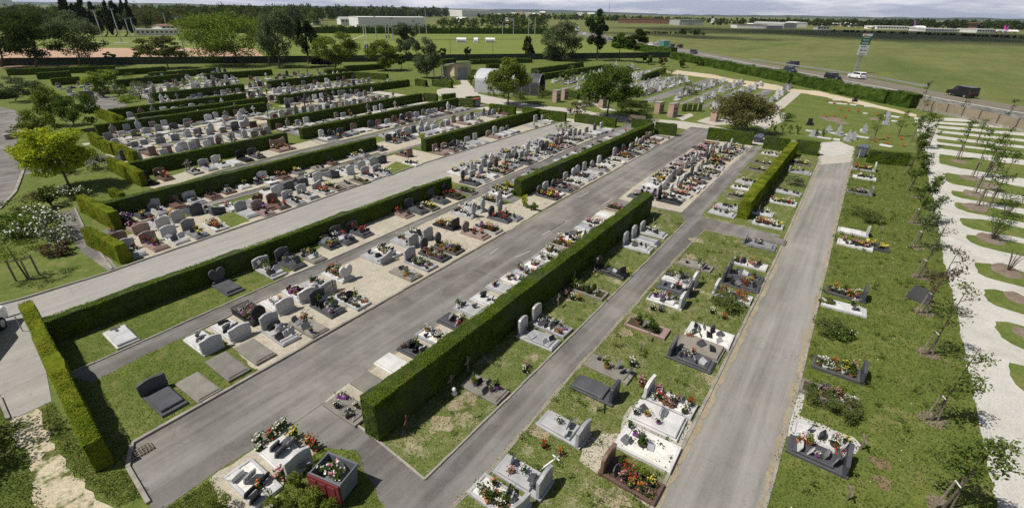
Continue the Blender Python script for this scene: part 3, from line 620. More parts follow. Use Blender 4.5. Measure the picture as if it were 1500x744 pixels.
for lab, A, B, w in (('thin far hedge behind the leafy tree on the left', (169, 118), (269, 109), 1.0), ('far hedge under the spreading brown tree', (219, 107.5), (322.6, 99.5), 1.0),
                  ('far hedge under the big light green tree', (301, 109), (398, 102), 1.2), ('far hedge nearest the windbreak fence, left of the brown tree', (152, 103.5), (242, 98), 1.0),
                  ('short far hedge by the dark trees at the left', (52, 107.5), (102, 105), 1.0), ('short hedge left of the leafy lawn tree', (74, 115.6), (115.6, 113), 1.0),
                  ('far hedge under the big dark trees at the left edge', (8, 102), (167, 97), 1.2), ('short dark hedge at the left edge beyond the lane', (-6, 134), (22, 131), 1.0),
                  ('far hedge under the yellowish tree', (506, 97.5), (562, 94), 1.2), ('far hedge left of the yellowish tree', (478, 103), (508, 101), 1.2),
                  ('far hedge above the beige shed', (649, 88), (668, 86), 1.5), ('far hedge right of the shed roof', (690, 88), (780, 86), 1.5),
                  ('short far hedge over the white shelter', (716, 95), (732, 94), 1.2), ('upper hedge of the walled plot under the willow', (783, 101), (855.6, 91.4), 1.0),
                  ('lower hedge of the walled plot under the willow', (787, 110), (896, 94.5), 1.0), ('short far hedge right of the shed door', (679, 102), (711, 104), .8),
                  ('far cross hedge left of the birch', (518, 106), (566, 109), .8), ('low hedge left of the birch trunk', (607, 116), (622, 118), .8),
                  ('low hedge right of the birch trunk', (632, 117), (660, 120), .8), ('low dark hedge in the far right plots', (945, 110), (976, 100), .8)):
    hedge(lab, A, B, 1.3, w, group=GH, leafk=.8)
for lab, A, B, h in (('sunlit cross hedge beside the yellow-green tree', (153, 231), (200, 253), 1.3), ('sunlit cross hedge closing the rows above the round lawn path', (109, 287), (158, 313), 1.3),
                     ('sunlit cross hedge at the near end of the pale upper road', (117, 335), (168, 361), 1.2), ('sunlit cross hedge under the long hedge on the left', (161, 210), (192, 223), 1.3),
                     ('sunlit cross hedge at the end of the twin hedges', (134, 157), (176, 173), 1.3), ('sunlit short cross hedge at the left end of the old stone rows', (141, 205), (160, 210.5), 1.3),
                     ('sunlit short cross hedge by the side path on the left', (126, 195), (142, 203), 1.3)):
    hedge(lab, A, B, h, .55, 'hedge_y_sun', group=GH)  # sun on these faces is put into the brighter leaf colour
hedge('low box hedge bent round a bed on the left lawn', (134, 298.5), (155, 297), .7, .5, 'hedge', group=GH)
hedge('low box hedge beside the left lawn bed, nearer the graves', (157, 277), (172, 284), .7, .5, 'hedge_y_sun', group=GH)
hedge('yellowing hedge between two burial lawns left of the pale road', Vector((38.2, 4.65, 0)), Vector((62.3, 4.4, 0)), 1.45, .8, 'hedge_y_sun', group=GH)
hedge('cross hedge right of the yellowing hedge, against the pale road end', (1167, 205.5), (1201.5, 210), 1.45, .6, group=GH)
hedge('cross hedge left of the yellowing hedge', (1121, 200), (1158, 205), 1.45, .6, group=GH)
hedge('cross hedge behind the crowded gravel graves', (1038, 188), (1104, 196), 1.45, .6, group=GH)
hedge('low dark hedge right of the blue-grey bin', (1277, 222), (1336, 226.5), 1.3, .6, group=GH)
for lab, A, B in (('short hedge right of the round dark tree, by the beige road', (842, 167), (902, 174.5)), ('short hedge left of the dark wooden frame', (926, 174.5), (955, 177.5)),
                  ('short hedge under the bushy light green tree', (716.5, 152.5), (753.5, 156.5)), ('small hedge right of the short hedge under the bushy tree', (765, 157), (788, 160.5)),
                  ('small hedge by the bend of the beige road', (649, 138.5), (668, 137)), ('small hedge above the red bin', (684, 143), (704, 141.5)), ('short hedge behind the round dark tree', (838, 134), (862, 138)), ('short hedge left of the brick pillars pair', (905, 146), (948, 149)),
                  ('small hedge right of the brick pillar by the shelter', (826, 131), (846, 136))):
    hedge(lab, A, B, 1.2, .6, group=GH)
for k in range(4):
    c = px('n', 12 + 58 * k, 620); p = P(*c); mb = MB(); mb.box(-.4, .4, -.25, .25, 0, 1.2, 0, .1); C = RNG.uniform(-1, 1, (160, 3)) * np.array([.42, .27, .62]) + np.array([0, 0, .62]); mb.quads(leaves(C, .17), 1)
    tag(mb.build('box_shrub', [M_['hedge_core'], M_['hedge']], None, p, R(5 * k)), 'clipped upright box shrub, %s from the left of the four by the far plots' % ['first', 'second', 'third', 'last'][k], 'shrub', 'clipped shrubs by the far plots')
hedge('long bushy hedge along the outer road behind the sandy track', P(1296, 146, 1.2), P(984, 83.5, 1.2), 2.6, 2.4, 'hedge_r', rough=.35, uneven=.25, leafk=.8) if False else None
def long_hedge(label, A, B, h, w, seg=6):
    hedge(label, A, B, h, w, 'hedge_r', rough=.3, uneven=.22, leafk=.7)
pa, pb = P(1298, 153), P(983, 86.5); long_hedge('long bushy hedge between the sandy track and the outer road', Vector((pb.x, pb.y + .5, 0)), Vector((pa.x, pa.y + .5, 0)), 2.1, 2.4)
pa, pb = P(1336, 160), P(1300, 153); long_hedge('last bushy clump of the outer road hedge, next to the timber barrier', Vector((pb.x, pb.y + .4, 0)), Vector((pa.x, pa.y + .6, 0)), 2.3, 2.2)
pa, pb = P(982, 83), P(895, 69); long_hedge('dark hedge running behind the windbreak fence to the road', Vector((pb.x, pb.y, 0)), Vector((pa.x, pa.y, 0)), 2.6, 2.5)
pa, pb = P(800, 50.5), P(300, 49); hedge('very long dark hedge behind the sports pitches', Vector((pb.x, pb.y, 0)), Vector((pa.x, pa.y, 0)), 3.6, 4, 'hedge_r', rough=.4, uneven=.12, leafk=.5)

# ------------------------------------------------------------------ trees
def crown_cloud(n, rx, ry, rz, clumps, rng, shell=.55, flat=0.0, cone=0.0, csize=.34):
    """leaf centres in uneven clumps through a crown's volume"""
    out = []
    dirs = rng.normal(size=(clumps, 3)); dirs /= np.linalg.norm(dirs, axis=1)[:, None]
    rad = shell + (1 - shell) * rng.uniform(size=clumps) ** .6; rad *= rng.uniform(.75, 1.08, clumps)
    cc = dirs * rad[:, None]
    if flat: cc[:, 2] = np.abs(cc[:, 2]) ** 1.2 * np.sign(cc[:, 2]) * (1 - flat)
    sz = csize * rng.uniform(.55, 1.25, clumps)
    w = sz ** 2; w /= w.sum(); cnt = rng.multinomial(n, w)
    for c, s_, k in zip(cc, sz, cnt):
        d = rng.normal(size=(k, 3)); d /= np.linalg.norm(d, axis=1)[:, None]; d *= (rng.uniform(size=k) ** .45)[:, None] * s_; d[:, 2] *= .7
        out.append(c + d)
    C = np.concatenate(out)
    if cone: 
        f = 1 - cone * np.clip((C[:, 2] + 1) / 2, 0, 1.1); C[:, 0] *= f; C[:, 1] *= f
    return C * np.array([rx, ry, rz]), cc * np.array([rx, ry, rz])
CRV = Vector(tuple(CR)); CRV.z = 0; CRV.normalize()
def tree(name, label, base, ty, xl, xr, by, fol='mid', n=2600, leaf=None, clumps=34, bark='bark', group=None, cone=0.0, shell=.5, deep=.9, trunk_r=None, tone=None, limbs=7, csize=.34, cat='tree'):
    p = P(*base); dep = depth(p); Ht = ztop(p, ty); zb = ztop(p, by); rz = (Ht - zb) / 2; zc = (Ht + zb) / 2
    sc = dep / FPX; rx = (xr - xl) / 2 * sc * 1.08
    pcx, _ = proj(p.x, p.y, zc); off = ((xl + xr) / 2 - pcx) * sc
    rng = np.random.default_rng(int(abs(base[0]) * 31 + base[1] * 7))
    n = int(n * (3.4 if dep > 90 else 2.4))
    C, cc = crown_cloud(n, rx * .98, rx * deep, rz * .98, clumps, rng, shell, 0, cone, csize)
    oc = np.array([CRV.x * off, CRV.y * off, zc]); C = C + oc; cc = cc + oc
    C = C[C[:, 2] > .3]
    root = empty(name, p, 0, label, cat, group)
    tr = trunk_r or max(.09, Ht * .018); mb = MB()
    mid = Vector((oc[0] * .4, oc[1] * .4, max(.5, zb * .95)))
    mb.tube([(0, 0, -.1), (mid.x * .3, mid.y * .3, mid.z * .5), mid, (oc[0] * .9, oc[1] * .9, zc + rz * .3)], [tr * 1.25, tr, tr * .85, tr * .25], 8)
    tips = sorted(range(len(cc)), key=lambda k: rng.uniform())[:limbs]
    for k in tips:
        e = Vector(cc[k]); s0 = mid.lerp(Vector((oc[0] * .9, oc[1] * .9, zc)), rng.uniform(0, .6))
        m1 = s0.lerp(e, .5) + Vector((0, 0, -.08 * rx)); mb.tube([s0, m1, e], [tr * .5, tr * .32, tr * .1], 5)
    mb.build('trunk', M_[bark], root)
    lf = leaf or max(.1, dep * .003)
    cm = MB(); cm.quads(leaves(C, lf, .25, .7, rng)); cm.build('crown', M_['fo_' + fol], root)
    return root
GF = 'trees along the windbreak fence'
tree('broadleaf_tree', 'big dark tree at the left edge, its crown cut by the frame', (2, 99), 12, -40, 36, 84, 'dark', 3800, clumps=44)
tree('broadleaf_tree', 'big dark tree with a thick trunk, second from the left edge', (54, 102), 18, 14, 82, 84, 'dark', 3800, clumps=44)
tree('birch_tree', 'grey-green feathery tree left of the slanted light poles', (118, 97), 18, 76, 140, 84, 'grey', 2400, clumps=40, bark='bark', csize=.33)
tree('broadleaf_tree', 'small spreading brownish-green tree in front of the clay pitch', (247, 101), 52, 205, 263, 86, 'olive', 2000, clumps=28)
tree('broadleaf_tree', 'large light green tree at the fence, broadest of the far trees', (357, 96), 12, 273, 386, 86, 'light', 5200, clumps=60)
tree('birch_tree', 'tall grey-green birch right of the large light green tree', (409, 99), 8, 376, 431, 90, 'grey', 3000, clumps=46, cone=.25, csize=.33)
tree('birch_tree', 'slim birch between the light green tree and the tall birch', (395, 97), 30, 378, 404, 84, 'grey', 1000, clumps=20, csize=.28)
tree('pine_tree', 'dark narrow pine right of the tall birch', (452, 94), 18, 428, 466, 82, 'pine', 2200, clumps=36, cone=.35, csize=.33)
tree('broadleaf_tree', 'pale yellowish-green round tree near the middle pitch', (491, 102), 42, 462, 521, 93, 'fresh', 2600, clumps=36)
tree('purple_tree', 'low dark purple-leaved tree by the fence', (469, 98), 80, 455, 484, 98, 'purple', 700, clumps=16)
tree('broadleaf_tree', 'round yellowish-green tree left of the weeping birch', (565, 104), 61, 538, 583, 99, 'fresh', 2000, clumps=30)
tree('birch_tree', 'grey-green birch behind, rising over the pitch', (596, 84), 30, 574, 612, 82, 'grey', 2000, clumps=34, csize=.28)
tree('birch_tree', 'weeping birch left of the beige shed', (626, 115), 51, 603, 643, 111, 'grey', 2600, clumps=44, bark='birchbark', csize=.32)
tree('conifer_tree', 'small pointed bronze-green conifer in front of the pitch', (774, 86), 52, 760, 786, 85, 'conifer', 1300, clumps=26, cone=.75)
tree('willow_tree', 'wide grey-green willow beside the pitch', (822, 89), 31, 792, 854, 86, 'grey', 3600, clumps=52, csize=.33)
tree('pine_tree', 'tall dark layered pine right of the willow', (874, 89), 17, 856, 898, 74, 'pine', 2200, clumps=26, csize=.3, cone=.3)
tree('broadleaf_tree', 'slim green tree right of the layered pine', (907, 90), 48, 896, 920, 74, 'mid', 1000, clumps=22)
tree('broadleaf_tree', 'dark round-topped tree left of the tractor', (928, 92), 44, 917, 949, 74, 'dark', 1500, clumps=26)
tree('broadleaf_tree', 'round dense dark green tree on the lawn beside the beige road', (889, 172), 95, 855, 937, 152, 'mid', 6200, clumps=60, leaf=.26)
tree('broadleaf_tree', 'bushy light green tree in front of the white arched shelter', (744, 154), 84, 713, 780, 140, 'fresh', 4600, clumps=46, leaf=.28, cone=.3)
tree('broadleaf_tree', 'low spreading olive-brown tree beside the brick pillar on the right', (1097, 196), 133, 1050, 1134, 184, 'olive', 5200, clumps=60, leaf=.22, csize=.33)
tree('yellow_tree', 'bright yellow-green tree on the left lawn', (103, 276), 187, 33, 122, 252, 'yellow', 6000, clumps=62, leaf=.2, csize=.33)
tree('broadleaf_tree', 'leafy green tree on the lawn island by the side path', (155, 136), 100, 129, 166, 130, 'light', 1900, clumps=28)
tree('broadleaf_tree', 'slim green tree at the left beside the lane, taller one', (80, 184), 122, 52, 90, 174, 'fresh', 1800, clumps=30)
tree('broadleaf_tree', 'green tree right of the slim lane tree, above the side path', (103, 190), 135, 86, 134, 182, 'mid', 2600, clumps=34)
tree('broadleaf_tree', 'small loose tree above the lane at the left edge', (22, 148), 108, 6, 54, 142, 'grey', 1800, clumps=26)
tree('broadleaf_tree', 'low green tree between the lane and the yellow tree', (66, 205), 160, 32, 74, 198, 'fresh', 1600, clumps=26)
for x, ty, xl, xr, lab in ((97, -6, 89, 111, 'first poplar from the left, cut by the top of the frame'), (121, -8, 112, 131, 'second poplar from the left behind the clay pitch'), (136, 1, 128, 146, 'third poplar, shorter than the ones beside it'), (155, -6, 146, 164, 'fourth poplar behind the slanted poles'), (170, 0, 161, 178, 'fifth poplar, narrow and dark'), (184, -10, 174, 194, 'last poplar on the right of the dark row')):
    tree('poplar_tree', lab, (x, 54), ty, xl, xr, 50, 'poplar', 1500, clumps=30, cone=.35, group='poplars behind the clay pitch', limbs=2, csize=.28)
# low trees of the sports ground edge
for x, y, ty, xl, xr, by, fo, lab in ((160, 88, 76, 152, 167, 87, 'dark', 'small dark bush in front of the clay pitch'), (200, 87, 76, 195, 206, 86, 'fresh', 'tiny young tree in front of the clay pitch'), (268, 87, 79, 262, 274, 86, 'fresh', 'tiny young tree right of the brown tree'),
                                      (685, 83, 69, 680, 690, 82, 'pine', 'young pointed tree right of the birches at the pitch'), (648, 82, 70, 643, 653, 81, 'mid', 'young tree beside the pitch left of the white shelter boxes'), (588, 102, 80, 583, 594, 98, 'fresh', 'slim yellow-green tree beside the round one'),
                                      (942, 92, 78, 938, 947, 91, 'dark', 'dark columnar shrub at the fence near the road'), (950, 95, 80, 944, 958, 93, 'mid', 'green shrub near the fence end'), (968, 98, 84, 962, 976, 96, 'olive', 'loose brownish shrub on the far lawn'), (1010, 100, 86, 996, 1002, 98, 'mid', 'small shrub near the end of the fence'), (1000, 99, 86, 996, 1005, 98, 'mid', 'young tree on the far lawn before the hedge'), (1024, 97, 85, 1018, 1030, 96, 'mid', 'young tree in front of the long road hedge'),
                                      (875, 86, 76, 868, 884, 85, 'mid', 'green shrub under the layered pine'), (834, 120, 104, 820, 840, 119, 'mid', 'bush in the far plots left of the round tree'), (1158, 128, 108, 1155, 1161, 120, 'mid', 'thin young tree beside the sandy track')):
    tree('small_tree', lab, (x, y), ty, xl, xr, by, fo, 420, clumps=12, limbs=3)

def bush(name, label, c, w, h, fol, n, leaf, blossom=0, clumps=12, cat='shrub', group=None, win=None):
    p = c if isinstance(c, Vector) else P(*c)
    rng = np.random.default_rng(int(abs(p.x * 97 + p.y * 13)) + 5)
    C, cc = crown_cloud(n, w / 2, w / 2, h / 2, clumps, rng, .35, csize=.42); C[:, 2] += h / 2; C = C[C[:, 2] > 0.01]
    mb = MB(); mb.quads(leaves(C, leaf, .3, .6, rng), 0); mats = [M_['fo_' + fol]]
    for k in range(min(5, clumps)): mb.tube([(0, 0, -.03), tuple(cc[k] * .7 + np.array([0, 0, h / 2]))], [.02 * h + .006, .006], 4, 1)
    mats.append(M_['bark'])
    if blossom:
        B = C[rng.choice(len(C), min(blossom, len(C)), False)] * np.array([1.04, 1.04, 1.03]); mb.quads(leaves(B, leaf * 1.1, .8, .9, rng), 2); mats.append(M_['blossom'])
    return tag(mb.build(name, mats, None, p, rng.uniform(0, 6)), label, cat, group)
bush('flowering_shrub', 'white flowering shrub below the yellow tree, larger one', (64, 346), 3.3, 2.0, 'mid', 2600, .13, 480, 26)
bush('flowering_shrub', 'small white flowering shrub beside the yellow tree trunk', (111, 290), 2.0, 1.2, 'mid', 1100, .12, 200, 14)
bush('flowering_shrub', 'white flowering shrub right of the larger one, by the side path', (92, 358), 2.2, 1.3, 'grey', 1200, .12, 190, 16)
for c, w, h, f, lab in (((77, 302), 1.9, 1.9, 'dark', 'dark upright bush on the left lawn'), ((45, 312), 2.6, 1.6, 'olive', 'brownish bush on the left lawn by the lane'), ((14, 348), 3.2, 2.0, 'mid', 'loose green bush at the left edge'), ((139, 250), 2.8, 1.5, 'dark', 'dark bush beside the yellow tree crown'), ((92, 255), 2.6, .9, 'mid', 'low rounded bush behind the yellow trunk'), ((84, 372), 1.6, .8, 'bronze', 'brown low bush below the white flowering shrub'),
                        ((112, 122), 3.5, 1.2, 'mid', 'low bush on the lawn island, left'), ((128, 126), 2.2, 2.0, 'yellow', 'yellow bush on the lawn island'), ((152, 143), 3.5, 1.8, 'dark', 'dark bush at the foot of the lawn island tree'), ((175, 141), 3.2, 2.2, 'mid', 'green bush right of the lawn island tree'), ((186, 150), 3.0, 1.2, 'light', 'bright low bush by the round side path'), ((206, 145), 3.4, 3.2, 'grey', 'pale flowering bush among the old graves'), ((195, 127), 2.5, 3.0, 'mid', 'green bush among the old graves'), ((258, 141), 3.0, 1.6, 'light', 'bright bush in the old rows between hedges'),
                        ((690, 125), 2.0, 3.0, 'mid', 'round bush left of the white shelter'), ((700, 132), 2.6, 2.2, 'light', 'low bush by the shelter entrance'), ((724, 141), 3.0, 3.0, 'mid', 'dense round bush in front of the white shelter'), ((738, 143), 2.0, 2.2, 'mid', 'smaller round bush beside the bushy tree trunk'), ((788, 134), 3.4, 4.0, 'grey', 'grey-green bush before the dark arched shelter'), ((795, 143), 5.0, 2.0, 'weed', 'weedy mound right of the dark shelter'), ((764, 146), 4.0, 1.4, 'weed', 'weedy mound under the bushy tree'),
                        ((838, 117), 3.0, 3.2, 'mid', 'green bush by the far plots'), ((540, 134), 4.5, 2.0, 'mid', 'wide bush among old graves below the birch'), ((660, 122), 5.0, 1.4, 'weed', 'overgrown bed right of the shed'), ((860, 155), 3.4, 1.4, 'weed', 'flower bed plants left of the round tree'), ((945, 163), 5.0, 1.8, 'weed', 'tall weeds in front of the brick pillars'), ((925, 166), 4.0, 1.6, 'weed', 'weeds left of the brick pillars'), ((845, 168), 3.0, 2.0, 'bronze', 'brown-pink shrub by the beige road'), ((1150, 178), 2.5, 1.6, 'mid', 'bush at the end of the far paved path'), ((1011, 139), 3.2, 2.4, 'mid', 'bush on the near end of the far plots'), ((975, 112), 4.0, 2.0, 'fresh', 'bush among the far right plots')):
    bush('bush', lab, c, w, h, f, 700, .17 if w < 3 else .22, 0, 16)
for k, (x, y) in enumerate(((1128, 184), (1134, 185.5), (1146, 187), (1156, 188.5), (1168, 190), (1193, 193), (1205, 195))):
    bush('young_shrub', '%s small round shrub in the line above the pale road end' % ['first', 'second', 'third', 'fourth', 'fifth', 'sixth', 'last'][k], (x, y + 7), .8, 1.3, 'mid', 260, .12, 0, 8, group='small shrubs in a line')
for k, (win, x, y) in enumerate((('d', 1180, 335), ('d', 1225, 315), ('d', 1262, 320), ('d', 1310, 340))):
    bush('conifer_bush', '%s yellow-green dwarf conifer behind the double row graves' % ['first', 'second', 'third', 'last'][k], px(win, x, y), .8, 1.3, 'fresh', 260, .1, 0, 8, group='dwarf conifers behind the double row')
for win, x, y, w, h, f, lab in (('c', 890, 405, .9, .8, 'yellow', 'round yellow bush at the hedge corner by the upper road'), ('e', 945, 545, .75, 1.0, 'yellow', 'tall yellow-green bush beside the flowers at the crossing lane'), ('e', 1055, 585, .6, .7, 'fresh', 'small yellow-green bush at the end of the crossing lane'), ('e', 860, 420, .7, .7, 'mid', 'green bush against the middle hedge end'), ('e', 770, 345, .6, .8, 'yellow', 'yellowish bush behind the middle hedge end'),
                                ('G', 1190, 330, 2.0, .8, 'weed', 'leafy overgrown plant spilling towards the pale road'), ('D', 230, 340, 1.9, .9, 'grey', 'grey-green bush on a grave by the pale road'), ('D', 590, 505, 2.9, .7, 'weed', 'wide weedy clump right of the pale road'), ('D', 650, 540, 2.0, .8, 'weed', 'second weedy clump right of the pale road'), ('H', 430, 460, 2.0, .45, 'weed', 'low weedy clump below the yellow toy grave'), ('L', 390, 190, 1.4, .65, 'weed', 'tall weeds beside the flower grave right of the pale road'), ('L', 530, 240, 1.2, .6, 'weed', 'dense weeds next to the white pebble grave'), ('H', 420, 320, .9, .35, 'weed', 'small weeds at the near edge of the yellow toy grave'), ('H', 500, 500, 1.0, .5, 'mid', 'weedy clump with white blossoms on the right lawn')):
    bush('weed_bush' if f == 'weed' else 'bush', lab, px(win, x, y), w, h, f, 1500, .075 if w < 1.6 else .1, 30 if 'blossoms' in lab else 0, 14)
# bottom left plot conifers beside the bin
for k, (x, y, w, h) in enumerate(((435, 590, .34, .55), (420, 690, .5, .6), (500, 690, .5, .6), (520, 725, .42, .6), (600, 730, .45, .45), (300, 705, .42, .5), (545, 500, .35, .45), (20, 715, .5, .5), (560, 660, .4, .5))):
    bush('conifer_bush', ['small conifer behind the grave with a leaning blue plaque', 'bright conifer at the corner lawn, lower left of the bin', 'bright conifer below the maroon lid', 'conifer at the bottom edge below the bin', 'conifer right below the bin at the path edge', 'conifer at the foot of the white pebble corner grave', 'dark conifer between the corner grave and the bin', 'conifer at the left of the corner gravel', 'bright conifer touching the maroon lid'][k], px('J', x, y + 45), w * 1.3, h * 1.5, 'fresh', 800, .055, 0, 16)
# young staked trees by the white walk
def young(label, base, h, n, fol, lean=(0, 0), spread=.9, stakes=2, leaf=.12, zb=.45, group='young staked trees beside the white walk', seed=0, brn=11, name='young_tree', stake_h=1.3):
    p = P(*base) if not isinstance(base, Vector) else base; rng = np.random.default_rng(seed + int(p.x * 50))
    root = empty(name, p, 0, label, 'tree', group); mb = MB()
    top = Vector((lean[0], lean[1], h)); mb.tube([(0, 0, -.05), top * .45 + Vector((.05, -.03, 0)), top], [.045, .035, .01], 6)
    pts = []
    for k in range(brn):
        t = rng.uniform(zb * .75, .95); s0 = top * t; a = rng.uniform(0, 2 * PI); ln = spread * (1.15 - t) * rng.uniform(.7, 1.3) + .15
        e = s0 + Vector((math.cos(a) * ln, math.sin(a) * ln, ln * rng.uniform(.2, .8))); m1 = s0.lerp(e, .5) + Vector((0, 0, -.04))
        mb.tube([s0, m1, e], [.018, .012, .004], 4); 
        for j in range(max(2, n // brn)):
            q_ = s0.lerp(e, rng.uniform(.25, 1.08)); pts.append((q_.x + rng.normal() * .13, q_.y + rng.normal() * .13, q_.z + rng.normal() * .11))
    mb.build('trunk', M_['bark'], root)
    if pts: cm = MB(); cm.quads(leaves(np.array(pts), leaf, .2, .5, rng)); cm.build('crown', M_['fo_' + fol], root)
    for k in range(stakes):
        a = 2.1 + PI * 2 * k / max(1, stakes); sm = MB(); sx, sy = .22 * math.cos(a), .22 * math.sin(a)
        sm.tube([(sx * 1.2, sy * 1.2, -.05), (sx * .5, sy * .5, stake_h)], .038, 6); sm.build('stake', M_['wood'], root)
    if stakes > 1:
        tm = MB(); tm.tube([(.12, .06, stake_h - .08), (-.12, -.06, stake_h - .08)], .02, 5); tm.build('tie', M_['chalk'], root)
    return root
ylab = ['first staked tree from the far end of the white walk', 'dense staked tree just right of the low dark hedge', 'leafy staked tree next below the low dark hedge', 'leafy staked tree above the weedy lawn', 'narrow half-bare staked tree beside the white walk', 'thin staked tree just above the polished dark slab', 'pinkish sparse tree just below the polished dark slab', 'staked tree with drooping leaves, third from the bottom', 'staked feathery tree, second from the bottom', 'dense feathery staked tree at the bottom edge']
yspec = [((1344, 218), 4.2, 420, 'mid', .8), ((1329, 254), 4.0, 800, 'mid', .8), ((1331, 280), 3.6, 620, 'mid', .8), ((1337, 328), 3.7, 620, 'young', .85), ((1339, 363), 3.9, 300, 'grey', .5), ((1344, 407), 3.9, 150, 'grey', .65), ((1350, 459), 4.1, 260, 'bronze', .8), ((1357, 519), 4.0, 230, 'young', .8), ((1363, 616), 3.6, 340, 'young', .85), ((1379, 746), 3.4, 520, 'young', .95)]
for k, ((x, y), h, n, f, sp_) in enumerate(yspec): young(ylab[k], (x, y), h, int(n * 2.4), f if f != 'mid' else 'young', (random.uniform(-.15, .15), -.25), sp_, 2, .125 if k > 4 else .16, seed=k, brn=14)
for k, (win, x, y, h, n, lab) in enumerate((('q', 1450, 370, 4.2, 700, 'staked tree at the right, tallest above the lawn islands'), ('q', 760, 105, 4.6, 420, 'staked tree on the first wide lawn island'), ('q', 930, 300, 5.0, 420, 'left of the staked trees on the second lawn island'), ('q', 1075, 300, 5.0, 420, 'right of the staked trees on the second lawn island'), ('q', 960, 470, 5.0, 420, 'staked tree on the third lawn island'), ('q', 990, 610, 4.8, 420, 'left staked tree on the fourth lawn island'), ('q', 1110, 620, 4.8, 420, 'right staked tree on the fourth lawn island'), ('m', 745, 640, 3.2, 300, 'thin young tree behind the bin and wooden frame'), ('m', 1010, 600, 3.2, 300, 'thin young tree left of the white cross walk'), ('m', 1275, 330, 2.6, 200, 'young tree in front of the timber barrier, left'), ('m', 1150, 660, 3.5, 420, 'young tree right of the white crossing strips'), ('D', 1225, 130, 3.4, 300, 'young tree among the upper lawn strips'), ('D', 970, 130, 3.6, 420, 'young tree over the white walk, upper part'), ('D', 905, 90, 3.4, 420, 'young tree left of the upper white walk'))):
    if k == 0: continue
    young(lab, px(win, x, y), h, n, 'mid' if k % 3 else 'young', (random.uniform(-.2, .2), random.uniform(-.2, .2)), .75, 3 if win == 'q' else 1, .16, .5, 'young trees on the lawn islands', k, 12, stake_h=1.7)
for k, (x, y, lab) in enumerate(((1408, 164, 'first thin tree in front of the timber barrier'), (1472, 182, 'second thin tree in front of the timber barrier'), (1352, 148, 'thin dark tree at the near end of the timber barrier'))):
    young(lab, (x, y), 3.6, 190, 'pine', (0, 0), .5, 0, .18, .3, 'thin trees at the timber barrier', k)
def shrubtree(label, base, h, n, fol, w, leaf=.11):
    p = P(*base); rng = np.random.default_rng(int(p.x * 77)); root = empty('multi_stem_tree', p, 0, label, 'tree', 'many-stemmed trees on the lawn islands'); mb = MB(); pts = []
    for k in range(7):
        a = k * 2 * PI / 7 + rng.uniform(-.3, .3); e = Vector((math.cos(a) * w * rng.uniform(.4, 1), math.sin(a) * w * rng.uniform(.4, 1), h * rng.uniform(.75, 1.05))); m1 = e * .5 + Vector((0, 0, .12))
        mb.tube([(0.04 * math.cos(a), .04 * math.sin(a), -.03), m1, e], [.03, .022, .006], 5)
        for j in range(n // 7):
            t = rng.uniform(.45, 1.05); q_ = m1.lerp(e, t * 2 - 1) if t > .5 else m1; pts.append((q_.x + rng.normal() * .17, q_.y + rng.normal() * .17, q_.z + rng.normal() * .15))
    mb.build('trunk', M_['bark'], root); cm = MB(); cm.quads(leaves(np.array(pts), leaf, .2, .55, rng)); cm.build('crown', M_['fo_' + fol], root)
shrubtree('bushy many-stemmed tree on the fifth lawn island', px('r', 1140, 225), 1.9, 900, 'mid', .8)
shrubtree('half-bare many-stemmed tree on the lawn island, right edge', px('r', 1310, 565), 1.5, 60, 'olive', .6, .09)
shrubtree('many-stemmed tree above the half-bare one, at the right edge', px('q', 1280, 720), 1.9, 700, 'mid', .8)
# staked yellow-green young tree lower left
p0 = P(41, 409); root = empty('young_tree', p0, 0, 'young yellow-green tree tied to three posts, lower left lawn', 'tree')
mb = MB(); mb.tube([(0, 0, -.05), (-.1, .05, 1.2), (-.15, .1, 2.1)], [.05, .04, .015], 6); mb.build('trunk', M_['bark'], root)
C, cc = crown_cloud(1300, 1.35, 1.35, .55, 26, np.random.default_rng(3), .4, csize=.3); C += np.array([-.25, .1, 1.75]); cm = MB(); cm.quads(leaves(C, .1, .3)); cm.build('crown', M_['fo_fresh'], root)
for x, y in ((90, 195), (165, 185), (215, 160)):
    q_ = Q('E', x, y) - p0; sm = MB(); sm.tube([(q_.x, q_.y, -.05), (q_.x, q_.y, 1.35)], .05, 7); sm.build('stake', M_['wood'], root)
qa, qb, qc = [Q('E', x, y) - p0 for x, y in ((90, 195), (165, 185), (215, 160))]
for u, v in ((qa, qb), (qb, qc), (qa, qc)): sm = MB(); sm.tube([(u.x, u.y, 1.25), (v.x, v.y, 1.25)], .035, 6); sm.build('rail', M_['wood'], root)
# tree just beyond the left edge whose shade falls on the gravel walk
for px_, lab in (((-105, 690), 'tree beyond the left edge that shades the gravel walk'),):
    p = P(*px_); root = empty('broadleaf_tree', p, 0, lab, 'tree'); mb = MB(); mb.tube([(0, 0, -.1), (.05, 0, 1.6), (0, .1, 3.4)], [.14, .11, .04], 8); mb.build('trunk', M_['bark'], root)
    C, cc = crown_cloud(3600, 1.9, 1.9, 1.1, 32, np.random.default_rng(9), .4, csize=.3); C += np.array([0, 0, 2.9]); cm = MB(); cm.quads(leaves(C, .12, .3)); cm.build('crown', M_['fo_mid'], root)
